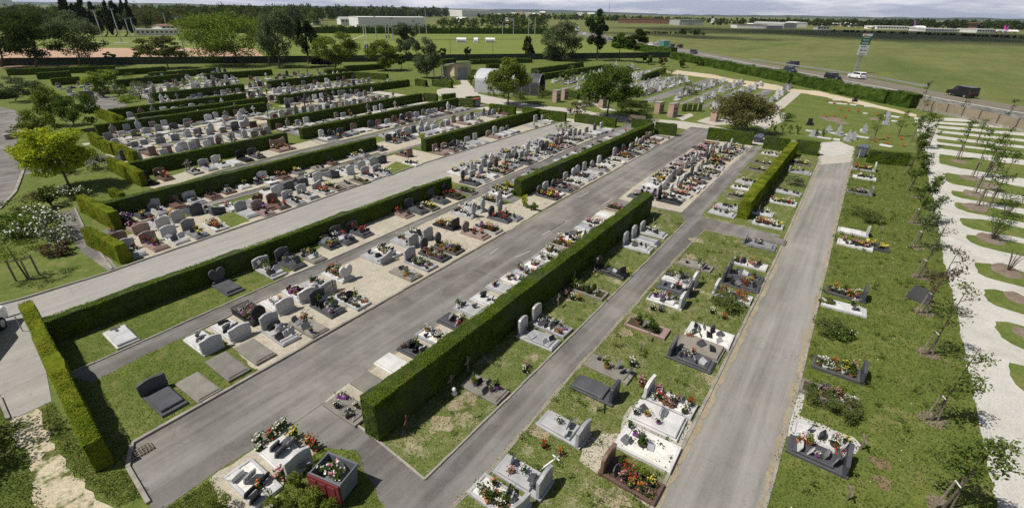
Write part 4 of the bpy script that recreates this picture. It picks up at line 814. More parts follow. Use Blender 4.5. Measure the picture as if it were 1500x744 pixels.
# ------------------------------------------------------------------ graves
def arc(cx, cz, r, a0, a1, n, rz=None): return [(cx + r * math.cos(a), cz + (rz or r) * math.sin(a)) for a in np.linspace(a0, a1, n)]
def head_outline(kind, w, h):
    if kind == 'arch': o = [(-.5, 0), (.5, 0), (.5, .82), (.47, .88), (.38, .925), (.2, .975), (0, 1), (-.2, .985), (-.38, .94), (-.47, .89), (-.5, .83)]
    elif kind == 'rect': o = [(-.5, 0), (.5, 0), (.5, .93), (.44, 1), (-.44, 1), (-.5, .93)]
    elif kind == 'round': o = [(-.3, 0), (.3, 0)] + arc(0, .52, .5, -.9, PI + .9, 17, .48)
    elif kind == 'oval': o = [(-.26, 0), (.26, 0)] + arc(0, .54, .4, -.95, PI + .95, 17, .46)
    elif kind == 'heart':
        o = [(-.12, 0), (.12, 0), (.45, .45)] + arc(.25, .74, .25, -.35, PI * .82, 9, .26) + [(0, .84)] + arc(-.25, .74, .25, PI * .18, PI + .35, 9, .26) + [(-.45, .45)]
    elif kind == 'slant': o = [(-.5, 0), (.5, 0), (.5, .62), (.3, .66), (0, .74), (-.28, .92), (-.42, 1), (-.5, .98)]
    elif kind == 'double':
        o = [(-.5, 0), (.5, 0), (.5, .95), (.45, 1), (.38, .95), (.2, .84), (0, .8), (-.2, .84), (-.38, .95), (-.45, 1), (-.5, .95)]
    elif kind == 'gable': o = [(-.5, 0), (.5, 0), (.5, .7), (.2, .8), (.16, .95), (0, 1), (-.16, .95), (-.2, .8), (-.5, .7)]
    elif kind == 'cross': o = [(-.09, 0), (.09, 0), (.09, .58), (.32, .58), (.32, .74), (.09, .74), (.09, 1), (-.09, 1), (-.09, .74), (-.32, .74), (-.32, .58), (-.09, .58)]
    else: o = [(-.5, 0), (.5, 0), (.5, .86), (.47, .9), (.3, .915), (.12, .98), (-.05, 1), (-.25, .97), (-.42, .88), (-.5, .85)]
    return [(x * w, z * h) for x, z in o]
HW = dict(wave=(.94, .72), arch=(.76, .8), rect=(.78, .72), round=(.72, .8), oval=(.62, 1.0), heart=(.82, .95), slant=(.92, .68), double=(1.9, .95), gable=(.66, 1.05), cross=(.9, 1.05))
TM = {}
def tmesh(key, fn, mats):
    if key not in TM: TM[key] = fn().mesh(key if isinstance(key, str) else '_'.join(map(str, key)), mats)
    return TM[key]
gm_ = M_['lg']
def m_plinth(L, W, h, rim):
    mb = MB()
    if rim:      # a kerb frame open in the middle
        t = .11
        mb.box(-W / 2, W / 2, -L / 2, -L / 2 + t, -.05, h, 0, .012); mb.box(-W / 2, W / 2, L / 2 - .3, L / 2, -.05, h, 0, .012)
        mb.box(-W / 2, -W / 2 + t, -L / 2 + t, L / 2 - .3, -.05, h - .002, 0, .012); mb.box(W / 2 - t, W / 2, -L / 2 + t, L / 2 - .3, -.05, h - .002, 0, .012)
    else: mb.box(-W / 2, W / 2, -L / 2, L / 2, -.05, h, 0, .015)
    return mb
def m_slab(L, W, h):
    mb = MB(); mb.box(-W / 2, W / 2, -L / 2, L / 2, 0, h, 0, .022); return mb
def m_head(kind, v):
    w, h = HW[kind]; w *= (1, .93, 1.06)[v]; h *= (1, 1.12, .88)[v]; mb = MB(); t = .13 if kind != 'cross' else .1
    mb.prism(head_outline(kind, w, h), -t / 2, t / 2, 0, .012)
    if kind in ('round', 'oval', 'heart', 'cross'): mb.box(-w * .42, w * .42, -.12, .12, -.02, .1, 0, .012)
    return mb
def m_fill(L, W):
    mb = MB(); n, m = 10, 6; vs = []; rg = np.random.default_rng(2)
    for i in range(n + 1):
        for j in range(m + 1): vs.append((-W / 2 + W * j / m, -L / 2 + L * i / n, rg.uniform(0, .025)))
    mb.add(vs, [(i * (m + 1) + j, i * (m + 1) + j + 1, (i + 1) * (m + 1) + j + 1, (i + 1) * (m + 1) + j) for i in range(n) for j in range(m)]); return mb
def m_plants(L, W, v):
    rg = np.random.default_rng(v); C = []
    for k in range(13): c = rg.uniform(-.5, .5, 3) * np.array([W, L, 0]); C.append(c + rg.normal(size=(26, 3)) * np.array([.08, .08, .05]) + np.array([0, 0, .1 + .07 * rg.uniform()]))
    mb = MB(); mb.quads(leaves(np.concatenate(C), .055, .3, .6, rg)); return mb
COLN = dict(lg='light grey', mg='mid grey', dg='dark grey', bk='black', wh='pale', pk='pinkish', br='brown', co='weathered concrete')
HN = dict(wave='wavy headstone', arch='arched headstone', rect='square headstone', round='rounded headstone', oval='oval headstone', heart='heart headstone', slant='sloping headstone', double='wide double headstone', gable='shouldered headstone', cross='stone cross', none='flat slab')
ROWN = dict(R0='grassy row right of the pale road', R1='row bordering the pale road on its left', R2='grass row right of the narrow path', R3='grass row under the tall foreground hedge', R4='gravel row behind the tall foreground hedge',
            R5='front gravel row left of the wide road', R6='back gravel row left of the wide road', HA='row under the long low hedge', RX='front of the double row above the middle hedge', RXb='back of the double row above the middle hedge',
            HC='row under the middle hedge', HCb='flowery row behind the middle hedge', RY='crowded plot right half, past the tall hedge', RYb='crowded plot left half, past the tall hedge', R1b='row right of the yellowing hedge', R2b='row left of the yellowing hedge',
            V1='front row above the pale upper road', V2='back row above the pale upper road', V3='row over the small left path', V4='row with the double headstone', V5='gravel row at the beige road bend', VD='front of the double row by the upper road end', VDb='back of the double row by the upper road end', HD='row under the upper road hedge', FIELD='lawn of white slabs by the road hedge')
ROWS = dict(R0='grassy row past the pale road', R1='pale road row', R2='narrow path row', R3='row under the tall hedge', R4='row behind the tall hedge', R5='front wide road row', R6='back wide road row', HA='long low hedge row',
            RX='front middle double row', RXb='back middle double row', HC='row under the middle hedge', HCb='row behind the middle hedge', RY='crowded plot, path side', RYb='crowded plot, road side', R1b='yellowing hedge row, road side', R2b='yellowing hedge row, path side',
            V1='upper road front row', V2='upper road back row', V3='small path row', V4='double headstone row', VD='road end front row', VDb='road end back row', HD='upper road hedge row', FIELD='lawn burial plot')
ORD = lambda n: '%d%s' % (n, 'th' if 10 < n % 100 < 14 else {1: 'st', 2: 'nd', 3: 'rd'}.get(n % 10, 'th'))
CAT = '''
R5|I 888 135 N wave dg s -;I 1075 70 N none co f -;E 1235 640 N none co f -;E 1385 560 N none co f -;F 112 465 N wave lg s k9w1;F 262 425 N none co f k3G1;F 370 325 N wave dg s k9w2G1;F 500 285 N none wh g k5w5o1;F 795 138 N none co f k2;h 565 545 N wave lg g w13G2k2y1;h 720 450 N round dg p G3p4r3w5y2;h 870 380 N oval dg p w5y5r3v2k2;h 1165 225 N round pk s r2;h 1300 165 N none lg p r7G3y1;e 690 650 N round dg s r3G2k2;e 790 630 N oval mg s k4
R6|E 1105 515 S wave wh s k4;E 1255 445 S wave wh s k4;E 1365 365 S round bk p p4w4k3;F 95 312 S wave wh s r1k2;F 213 250 S wave wh s p3k3;F 322 212 S wave lg s w2k3G1;F 425 148 S heart wh s r4G3o3;h 80 480 S slant lg s k1;h 190 415 S none wh g w4k3G1;h 390 315 S wave lg s w1;h 545 235 S wave lg s w3k3;h 850 130 S rect bk p r6y3k4w3;e 300 600 S oval lg s r2w4;e 400 540 S oval lg s w3G1;e 590 460 S gable lg p p4v3y3w4G4;e 690 385 S none wh g G2w3y1
HA|E 655 480 N none wh s -;E 1235 212 N heart dg s -;i 410 250 N wave lg s k5w2r2;i 640 168 N wave dg s k9y1;i 860 95 N none co f k4y1;B 370 645 N round dg s k5w3y2;B 458 622 N wave dg s k5r2;B 545 585 N wave dg s k4r3;B 775 485 N wave pk s G2k2r1;B 855 465 N wave dg s k4;B 915 447 N none co p y3G3w2;B 975 412 N rect dg s k1;B 1055 388 N gable bk p r4G3;B 1125 365 N none mg p G5
RX|e 365 265 N oval dg s k3o1;e 470 225 N rect lg s r4w3k2;e 562 185 N arch wh s k1;e 660 150 N arch mg g r8w6y1;d 680 662 N arch lg s k4w4;d 790 640 N round dg s k6w3G1;d 900 588 N wave lg s k3y1;d 1015 560 N rect lg g w4k2;d 1070 522 N gable dg s k5;d 1170 480 N none lg p r6;d 1310 410 N slant lg s k6w4;d 1410 372 N arch lg s w3k2;f 275 210 N arch lg s w4y2;f 350 185 N arch mg s y2k2;f 440 158 N gable dg s k4;f 510 138 N rect lg s k3w2
RXb|e 225 155 S slant wh s y2;e 320 105 S slant lg s y2;e 445 65 S arch lg g w3y2;d 440 600 S none mg p G5r2;d 565 575 S slant mg s w1;d 625 525 S slant lg p y3r2w3;d 770 510 S arch lg s y1w2;d 850 470 S none lg g w2;d 975 430 S none mg f y1;d 1060 400 S none lg s w1;d 1150 370 S slant dg s k1;d 1240 340 S slant dg s -
HC|C 235 390 N round dg p y4G5r3;C 312 352 N round dg s r1;C 370 318 N arch lg g w4k2;C 415 292 N round lg s k4r1;f 280 640 N arch lg s k2;f 355 600 N arch lg s -;f 435 562 N round mg s y1k2;f 505 515 N arch wh s k2;f 610 482 N none lg g w4G1;f 672 438 N arch lg g y2r3p1;f 772 388 N arch dg s r2k2;f 845 365 N round lg s r1k2;f 1010 250 N arch br g k4;f 1115 218 N none lg s k1
HCb|f 40 480 S none lg f r1G1;f 125 440 S none lg f o1r1;f 215 395 S none lg f p1r1;f 300 370 S none co f G1;f 390 325 S none lg f r1w1;f 470 285 S none co f w1G1;f 560 245 S none lg f w2r1;f 650 200 S none lg f r1;f 730 170 S none lg f w2;e 950 245 S none lg f r2k2;e 1040 190 S none lg f k2w2;e 1110 140 S none mg p k3G1;e 790 310 S none lg p y3G3r2;e 700 340 S none lg p G4y2
RYb|g 285 600 S wave wh s w1;g 355 525 S rect lg g r3y3w2k2;g 440 455 S wave lg g w6k4r1;g 540 380 S wave lg g w4k4r1;g 625 335 S slant pk s k2r1;g 765 262 S arch dg g p6w4y1;g 800 190 S slant dg p p3r1;g 880 165 S slant mg s r2y1;g 900 130 S none br f -;C 735 395 S slant dg s w1G2
RY|g 570 690 N arch wh g r4o3k2y2;g 640 640 N oval wh g k3r3o1;g 710 585 N arch wh g r2w3o2;g 790 500 N arch dg s y1k5;g 865 462 N arch lg g w4k5;g 925 408 N none wh s k1;g 955 345 N rect bk s y3r3;g 1010 305 N gable br p y3w2;g 1085 252 N arch mg p w3y3r1;g 1150 215 N arch lg g w4k2r1;g 1210 182 N arch lg s k3w1;C 895 418 N gable bk s k2r1
R4|J 705 185 S none co f w3;J 845 65 S none co f -;F 748 645 S none wh s -;F 865 562 S none dg s k5r1;F 968 490 S none lg g w5k4v1r1;F 1075 410 S none dg s r2k3;F 1165 345 S none lg s G1;F 1255 292 S wave wh s k3;F 1335 228 S none lg s k2w1o1;F 1415 183 S none wh g G1r1w2;G 135 145 S wave lg s G1w3o1;G 178 108 S none lg g w2k1;G 240 68 S none lg g w4r1;G 285 28 S none wh g w5y1;C 330 655 S none br p r4y3;C 412 608 S rect dg s w1;C 458 572 S none lg s w1;C 500 540 S none lg g p4w5v1;C 565 500 S none wh s -;C 622 463 S none br p r6
R3|K 185 78 N none co f G4;G 180 492 N arch lg s k1;G 250 425 N arch lg g k7r2w3o2;G 455 235 N none co p G6w2;G 580 130 N round bk s k1;C 722 668 N arch lg s k1;C 765 632 N arch lg s -;C 808 592 N arch lg s w2
R2|K 265 675 S slant lg g G3o2w3k3;K 395 555 S wave lg s p1w1;K 615 295 S wave lg s w1;K 790 85 S rect dg s -;G 570 655 S none co f k2G1;G 775 432 S none pk p G5;G 880 285 S wave wh s k5r1y1G1;G 925 225 S wave dg s r1k2;G 955 178 S wave wh s w2r2k1;G 1040 95 S none co f k1w2
R1|K 985 570 N wave br p r6o3y3G4p3;K 1075 395 N none wh gW G2w1;K 1130 245 N none wh sW w2y1;K 1195 150 N wave wh g p6r4w4k2;G 1015 605 N slant dg s w1r1k2;G 1065 540 N none co sW k1;G 1115 475 N none wh gW k7;G 1240 260 N wave wh g r8p2y1;G 1285 200 N wave dg s r4y1k1;G 1310 155 N rect dg s k2;G 1335 90 N none wh g r2k4o2;C 1385 655 N slant mg s k2;D 95 545 N none wh g r3y3w8k3;D 175 425 N none wh g k5r3w4
R1b|D 268 262 N slant lg s y1;D 265 215 N none co p y2w4G3;D 205 372 N none lg f G2;D 110 625 N none co f -;D 45 480 N none wh f w2
R2b|C 1185 485 S none lg s r1k1;C 1215 452 S none lg s k3;C 1320 318 S slant lg s k3;C 1300 350 S none wh g w2k1G1;D 112 165 S none wh g w5k1;D 70 215 S none co p w2;D 40 250 S none co p G1w2;C 1280 395 S none co p w3
R0|L 370 440 S slant dg s r2w1k3;L 390 350 S none wh g k3y1r1;H 480 660 S wave dg p w3p3G4y3r1;H 520 250 S wave dg p y4r2w4o3;H 510 322 S none wh f w1;D 570 655 S none wh g p3r3G3o1;D 655 660 S none dg p y4G2;D 560 585 S slant wh f -;D 595 372 S rect mg p r2w3;D 620 292 S none wh g w4r1;D 615 245 S slant lg p r5y4G2;L 430 115 S none co p w3p3v1G3
V1|A 722 695 N wave lg s k3r1;A 843 655 N wave pk s r3G1;A 955 620 N wave wh s y1k3;A 1065 590 N wave mg s y2k2;A 1170 552 N none wh g r5w3y1;A 1345 485 N wave lg s -;A 1440 450 N heart br s k1;B 25 478 N wave pk s r1;B 105 440 N wave br s r2k2;B 190 418 N wave lg s k4w2;B 265 388 N wave lg s w2;B 345 362 N slant lg g r4o2;B 410 342 N none co p y2w2;B 475 328 N none co f w1;B 545 308 N none co p G1w1;B 610 282 N wave lg g k3r1v1;B 675 265 N wave lg s w3k2;B 830 215 N none wh g k5w2
V2|A 620 615 S wave br s r1;A 745 570 S wave pk s p3;A 860 545 S wave lg s r3;A 945 508 S wave lg s r3p2;A 1045 472 S wave dg s r1;A 1160 468 S slant dg s k1;A 1255 448 S none wh g p3;A 1355 432 S none mg f -;B 60 372 S wave wh s w1;B 130 345 S wave dg s -;B 205 322 S wave dg s r1;B 290 298 S wave wh s w2;B 385 278 S slant dg s -;B 462 260 S wave wh s w1;B 525 232 S wave lg s r1p1;B 590 212 S wave lg s p1;B 640 200 S wave dg s w1;B 790 168 S rect br s G3o1r1
V3|A 665 520 N wave bk s v2r1;A 770 490 N gable dg s y1;A 865 468 N wave lg s k3;A 960 440 N wave br s k1;A 1060 415 N wave lg s k2;A 1150 388 N slant br s k2;A 1230 360 N wave br g w3k2;A 1310 332 N wave wh s y2;A 1390 310 N wave dg s k4w2;A 1455 290 N wave lg s r1;B 45 310 N wave wh g r1w2;B 120 285 N round br s p3o1;B 200 260 N wave mg s y2G1;B 320 240 N none co f k1;B 385 210 N wave br s k2;B 505 178 N wave lg s y2k1;B 555 165 N wave lg s k4w1;B 650 135 N oval dg s k4
V4|A 810 315 N wave bk p r1k3;A 895 290 N wave br s r4;A 1055 258 N cross co g k3;A 1135 238 N wave lg s k4;A 1205 222 N wave wh s y2;A 1270 210 N none wh s -;A 1335 192 N wave bk s -;A 1400 175 N wave dg s w2;b 700 345 N double pk s y1k2o3;b 1170 230 N arch wh s w1k1;b 1270 215 N round dg s y1w2r1;b 1375 195 N wave dg p y2r3w2;b 1450 175 N none mg s -;c 180 300 N wave br s k1;c 260 285 N none wh g w2k2;c 370 265 N wave dg g w4G1;c 450 250 N wave br s k3;c 550 235 N wave lg s o2;c 625 215 N wave br s k2;c 710 195 N wave dg s k3;c 800 170 N wave lg s w3k2;c 860 155 N wave br s r3;c 960 140 N none co f y1r1;c 1040 122 N wave lg s k3
'''
GRV = []
rows_ = {}
for ln in CAT.strip().splitlines():
    rk, body = ln.split('|')
    for e_ in body.split(';'):
        w_, x, y, sd, hd, co, bd, dc = e_.split()
        p = Q(w_, float(x), float(y), .24)
        GRV.append(dict(row=rk, x=p.x, y=p.y, sd=sd, hd=hd, co=co, bd=bd, dc=dc))
MIXH = ['wave'] * 6 + ['arch', 'rect', 'slant', 'round', 'none', 'none', 'gable']; MIXC = ['lg'] * 6 + ['mg', 'dg', 'dg', 'br', 'pk', 'wh', 'wh', 'co']
OLDH = ['arch', 'arch', 'gable', 'rect', 'wave', 'cross', 'none', 'rect']; OLDC = ['lg', 'lg', 'lg', 'mg', 'co', 'co', 'dg', 'wh', 'wh', 'br']
rg = random.Random(5)
def rdec():
    s = ''
    if rg.random() < .6: s += rg.choice('rpywov') + str(rg.randint(1, 3))
    if rg.random() < .5: s += 'k' + str(rg.randint(1, 4))
    if rg.random() < .25: s += 'w' + str(rg.randint(1, 2))
    return s or '-'
def gen(row, x0, x1, y, sd, n, old=False, gap=.12, jit=.12):
    for k in range(n):
        if rg.random() < gap: continue
        x = x0 + (x1 - x0) * (k + .5) / n
        GRV.append(dict(row=row, x=x + rg.uniform(-jit, jit), y=y + rg.uniform(-jit, jit), sd=sd, hd=rg.choice(OLDH if old else MIXH), co=rg.choice(OLDC if old else MIXC), bd=rg.choice('ssssgf' if not old else 'ssgpf'), dc=rdec()))
gen('V4', 44, 60.5, 51.4, 'N', 12); gen('HD', 37.2, 60.5, 36.0, 'N', 17, gap=.2); gen('VD', 37.5, 61, 43.9, 'N', 18); gen('VDb', 37.5, 61, 46.6, 'S', 18)
def infill(row, sd, y=None, sp=1.12, old=False):
    L_ = [q_ for q_ in GRV if q_['row'] == row]; x0, x1 = min(q_['x'] for q_ in L_), max(q_['x'] for q_ in L_); x = x0
    while x < x1:
        if min(abs(q_['x'] - x) for q_ in L_) > .88:
            n_ = min(L_, key=lambda q_: abs(q_['x'] - x)); L_.append(dict(row=row, x=x, y=n_['y'] + rg.uniform(-.08, .08), sd=sd, hd=rg.choice(MIXH), co=rg.choice(MIXC), bd=rg.choice('ssgpf'), dc=rdec() if rg.random() < .8 else 'w2k3y1')); GRV.append(L_[-1]); x += .5
        x += .3
for r_, s_ in (('RY', 'N'), ('RYb', 'S'), ('HC', 'N'), ('RX', 'N'), ('RXb', 'S'), ('R4', 'S')): infill(r_, s_)
far = []
for x0, x1, y, sd, n in ((33, 60, 59.4, 'N', 19), (33, 59, 56.5, 'S', 10), (35, 60, 65.2, 'N', 19), (35, 60, 68.3, 'S', 19), (35, 60, 71.8, 'N', 18), (44, 61, 75.8, 'N', 13), (16, 30, 53.6, 'S', 10), (16, 31, 56.8, 'N', 11), (15.5, 32, 59.8, 'S', 12), (16.5, 33, 62.6, 'N', 12), (17, 33, 66.2, 'S', 11), (17.5, 34, 68.6, 'N', 12), (18, 38, 71.8, 'N', 15),
                         (22, 40, 75.0, 'N', 11), (24, 41, 78.6, 'S', 12), (24, 41, 81.2, 'N', 12), (28, 46, 85, 'S', 12), (29, 46, 87.4, 'N', 12), (31, 46, 91.8, 'N', 12), (33, 52, 96, 'N', 14), (33, 52, 98.8, 'S', 14), (34, 52, 102.5, 'N', 14), (34, 52, 105.5, 'S', 13), (35, 54, 109, 'N', 14), (36, 56, 113, 'N', 14), (38, 56, 119.5, 'N', 12), (42, 60, 124, 'N', 12), (44, 58, 129, 'S', 9),
                         (44, 71, 79.5, 'N', 20), (44, 71, 82.2, 'S', 20), (44, 71, 86, 'N', 20), (45, 72, 89, 'S', 20), (51, 72, 92.2, 'N', 15), (52, 76, 97, 'N', 16), (53, 76, 100, 'S', 15), (55, 78, 104, 'N', 15), (56, 76, 108, 'N', 12), (26, 34, 112, 'N', 6), (27, 36, 122, 'N', 6)):
    gen('far', x0, x1, y, sd, n, True, .1, .25)
for x0, x1, y, sd, n in ((90, 122, 34.5, 'W', 30), (90, 128, 38, 'W', 32), (90, 120, 40, 'W', 20), (92, 130, 45, 'W', 32), (92, 135, 48.5, 'W', 26), (94, 140, 54, 'W', 26), (95, 145, 57.5, 'W', 24), (92, 128, 28, 'W', 34), (90, 127, 23.6, 'W', 34), (86, 127, 19.6, 'W', 36), (84, 125, 13.6, 'W', 34), (104, 145, 62.5, 'W', 24), (94, 132, 46.6, 'W', 20), (92, 124, 36.9, 'W', 18), (74, 80, 38, 'W', 3)):
    gen('far', x0, x1, y, sd, n, True, .18, .5)
FLD = [('m', 250, 545, 'lg'), ('m', 85, 590, 'lg'), ('m', 362, 575, 'lg'), ('m', 630, 548, 'lg'), ('m', 455, 640, 'lg'), ('m', 520, 620, 'lg'), ('m', 890, 378, 'lg'), ('m', 535, 212, 'bk'), ('m', 45, 465, 'bk'), ('m', 870, 460, 'lg')]
for w_, x, y, co in FLD: p = Q(w_, x, y); GRV.append(dict(row='FIELD', x=p.x, y=p.y, sd='W', hd='gable' if co == 'lg' else 'rect', co=co, bd='f', dc='-'))
for g_ in GRV:
    if g_['sd'] == 'W' and g_['row'] == 'far': g_['co'] = rg.choice(('wh', 'lg', 'lg', 'wh', 'mg', 'co')); g_['hd'] = rg.choice(('arch', 'cross', 'rect', 'arch', 'none', 'gable'))
for g_ in GRV: g_['d'] = depth((g_['x'], g_['y'], 0))
GRV.sort(key=lambda g_: (g_['row'] == 'far', g_['d']))
NEAR, FAR = GRV[:300], GRV[300:]
byrow = {}
for g_ in NEAR: byrow.setdefault(g_['row'], []).append(g_)
for r_, L_ in byrow.items():
    L_.sort(key=lambda q_: q_['x'])
    for k, q_ in enumerate(L_): q_['ord'] = k + 1; q_['last'] = k + 1 == len(L_)
gr = random.Random(8)
def grave(g_):
    rz = {'N': 0, 'S': PI, 'W': PI / 2}[g_['sd']] + gr.uniform(-.035, .035); co = M_[g_['co']]; hd, bd = g_['hd'], g_['bd'][0]
    wide = hd == 'double'; L, W = 2.0, ((1.3 if 'W' in g_['bd'] else .92) if not wide else 2.1); L *= gr.choice((1, .96, 1.04))
    L = round(L, 2); v = gr.randint(0, 2); h = {'s': .13, 'g': .17, 'p': .17, 'f': .14}[bd]
    label = '%s %s%s, %s from the front in the %s' % (COLN[g_['co']], HN[hd], '' if hd != 'none' else ' grave', ORD(g_['ord']), ROWN.get(g_['row'], 'old rows'))
    if len(label.split()) > 16: label = '%s %s, %s grave of the %s' % (COLN[g_['co']], HN[hd], ORD(g_['ord']), ROWS[g_['row']])
    g_['ref'] = '%s grave of the %s' % (ORD(g_['ord']), ROWS.get(g_['row'], 'old rows'))
    root = empty('grave', (g_['x'], g_['y'], 0), rz, label, 'grave', 'graves in the ' + ROWN.get(g_['row'], 'old rows'))
    rim = bd in 'gp'
    pm = tmesh(('plinth', L, W, h, rim), lambda: m_plinth(L, W, h, rim), [gm_]); remat(link('plinth', pm, (0, 0, 0), 0, root), [co])
    g_['top'] = h + .005; g_['L'] = L; g_['W'] = W
    if bd == 's' or (bd == 'f' and not rim):
        sl = L * (.66 if hd != 'none' else .86); sh = .11 if bd == 's' else .05; sw = W - .12; cy = -.05 if hd == 'none' else -.14
        sm = tmesh(('slab', round(sl, 2), sw, sh), lambda: m_slab(sl, sw, sh), [gm_])
        remat(link('slab', sm, (0, cy, h), 0, root), [co]); g_['top'] = h + sh
        if bd == 's' and hd != 'none' and v != 2:
            st = tmesh(('step', W), lambda: m_slab(.16, W - .16, .06), [gm_]); remat(link('step', st, (0, -L / 2 + .12, h), 0, root), [M_['dg'] if gr.random() < .3 else co])
    elif bd == 'g':
        fm = tmesh(('fill', L, W), lambda: m_fill(L - .41, W - .22), [gm_]); remat(link('gravel_filling', fm, (0, -.095, h - .05), 0, root), [M_['pebble'] if g_['co'] in ('wh', 'lg') else M_['greygravel']]); g_['top'] = h - .03
    else:
        fm = tmesh(('fill', L), lambda: m_fill(L - .41, W - .22), [gm_]); remat(link('soil_bed', fm, (0, -.095, h - .05), 0, root), [M_['earth']]); g_['top'] = h - .03
        pm = tmesh(('plants', v), lambda: m_plants(1.45, .6, v), [M_['leaf']]); remat(link('foliage', pm, (0, -.1, h - .04), 0, root), [M_['fo_' + gr.choice(('mid', 'weed', 'fresh'))]])
    if hd != 'none':
        hm = tmesh(('head', hd, v), lambda: m_head(hd, v), [gm_]); hz = h if bd == 'f' else h - .002
        remat(link('headstone', hm, (0, L / 2 - .13, hz), PI if gr.random() < .5 and hd == 'slant' else 0, root), [co])
    return root
for g_ in NEAR: g_['root'] = grave(g_)
# the white slab's dark cross, its own plaque-like part
HAs = byrow['HA'][0]
cm_ = MB(); cm_.prism([(x, z) for x, z in head_outline('cross', .62, .52)], -.012, .012, 0)
o = cm_.build('cross_inlay', M_['dg'], HAs['root'], (0, .62, HAs['top'] + .014)); o.rotation_euler = (R(-90), 0, 0); o.location = (0, .12 + .2, HAs['top'] + .014)
# railing round the black ornate grave
for g_ in NEAR:
    if g_['row'] == 'R6' and g_['co'] == 'bk' and g_['hd'] == 'round':
        mb = MB()
        for k in range(17): mb.box(-.45 + k * .056 - .01, -.45 + k * .056 + .01, -.99, -.97, .15, .42)
        mb.box(-.47, .47, -.995, -.965, .38, .41); 
        for s_ in (-1, 1):
            for k in range(14): mb.box(s_ * .45 - .01, s_ * .45 + .01, -.96 + k * .09, -.94 + k * .09, .15, .42)
            mb.box(s_ * .45 - .015, s_ * .45 + .015, -.97, .25, .38, .41)
        mb.build('railing', M_['darkmetal'], g_['root'])
# the remaining graves, far off and past the 300 nearest, as one mass
fm_ = MB(); FMK = ['lg', 'mg', 'dg', 'bk', 'wh', 'pk', 'br', 'co']
def xf(vs, rz, x, y): c_, s_ = math.cos(rz), math.sin(rz); return [(x + a * c_ - b * s_, y + a * s_ + b * c_, z) for a, b, z in vs]
for g_ in FAR:
    rz = {'N': 0, 'S': PI, 'W': PI / 2}[g_['sd']] + rg.uniform(-.05, .05); k = FMK.index(g_['co']); t = MB(); W = .9
    t.box(-W / 2, W / 2, -.95, .95, 0, .16, k)
    if g_['bd'][0] in 'sf': t.box(-.38, .38, -.85, .6, .16, .27, k if rg.random() < .4 else rg.choice((0, 4, 4, 7)))
    if g_['hd'] != 'none':
        w, h = HW[g_['hd']]; sc = rg.uniform(.85, 1.3); t.prism([(a, b + .14) for a, b in head_outline(g_['hd'], w * rg.uniform(.85, 1.1) * (.75 if g_['sd'] == 'W' else 1), h * sc)], .72, .88, k)
    b = len(fm_.v); fm_.v += xf(t.v, rz, g_['x'], g_['y']); fm_.f += [[q_ + b for q_ in f] for f in t.f]; fm_.m += t.m
o = fm_.build('distant_graves', [M_[k] for k in FMK]); tag(o, 'hundreds of small grey graves in the old rows farther off between the hedges', 'graves', None, 'stuff')

# ------------------------------------------------------------------ what lies on the graves
FLN = dict(r='red', p='pink', y='yellow', w='white', o='orange', v='violet', G='green')
def pot_mesh(v):
    mb = MB()
    if v == 0: mb.lathe([(.07, 0), (.1, .15), (.105, .16), (.085, .16), (.08, .13), (.001, .13)], 10)
    elif v == 1: mb.lathe([(.1, 0), (.13, .1), (.12, .12), (.001, .11)], 10)
    else: mb.box(-.17, .17, -.08, .08, 0, .12, 0, .01)
    return mb
def bloom_mesh(v, kind):
    rr = np.random.default_rng(10 + v); mb = MB(); hgt = (.16, .12, .12)[v]
    w = (.11, .13, .17)[v]
    n = 48 if kind != 'G' else 90
    C = rr.normal(size=(n, 3)) * np.array([w * .75, w * .75 if v != 2 else .08, .06]) + np.array([0, 0, hgt + .07]); C[:, 2] = np.maximum(C[:, 2], hgt * .8)
    if kind == 'G': C[:, 2] = hgt + np.abs(rr.normal(size=n)) * .13; C[:, :2] *= np.clip(1 - (C[:, 2] - hgt) * 1.6, .2, 1)[:, None]
    mb.quads(leaves(C, .075, .3, .6, rr), 0)
    if kind != 'G':
        B = rr.normal(size=(26, 3)) * np.array([w * .7, w * .7 if v != 2 else .08, .045]) + np.array([0, 0, hgt + .13]); mb.quads(leaves(B, .052, .7, .9, rr), 1)
    return mb
def plaque_mesh(v):
    mb = MB()
    if v == 0: mb.prism([(-.13, 0), (.13, 0), (.13, .17), (.1, .2), (-.1, .2), (-.13, .17)], -.02, .02, 0, .004)
    elif v == 1: mb.prism(head_outline('wave', .3, .24), -.02, .02, 0, .004)
    elif v == 2: mb.prism(head_outline('heart', .26, .25), -.02, .02, 0, .004)
    else: mb.add([(-.15, -.1, 0), (.15, -.1, 0), (.15, .1, 0), (-.15, .1, 0), (-.15, -.1, .03), (0, -.1, .05), (.15, -.1, .03), (-.15, .1, .12), (0, .1, .14), (.15, .1, .12)],
                 [(0, 3, 2, 1), (4, 5, 8, 7), (5, 6, 9, 8), (0, 1, 6, 5, 4), (1, 2, 9, 6), (2, 3, 7, 8, 9), (3, 0, 4, 7)])
    return mb
spots = []
dr = random.Random(21)
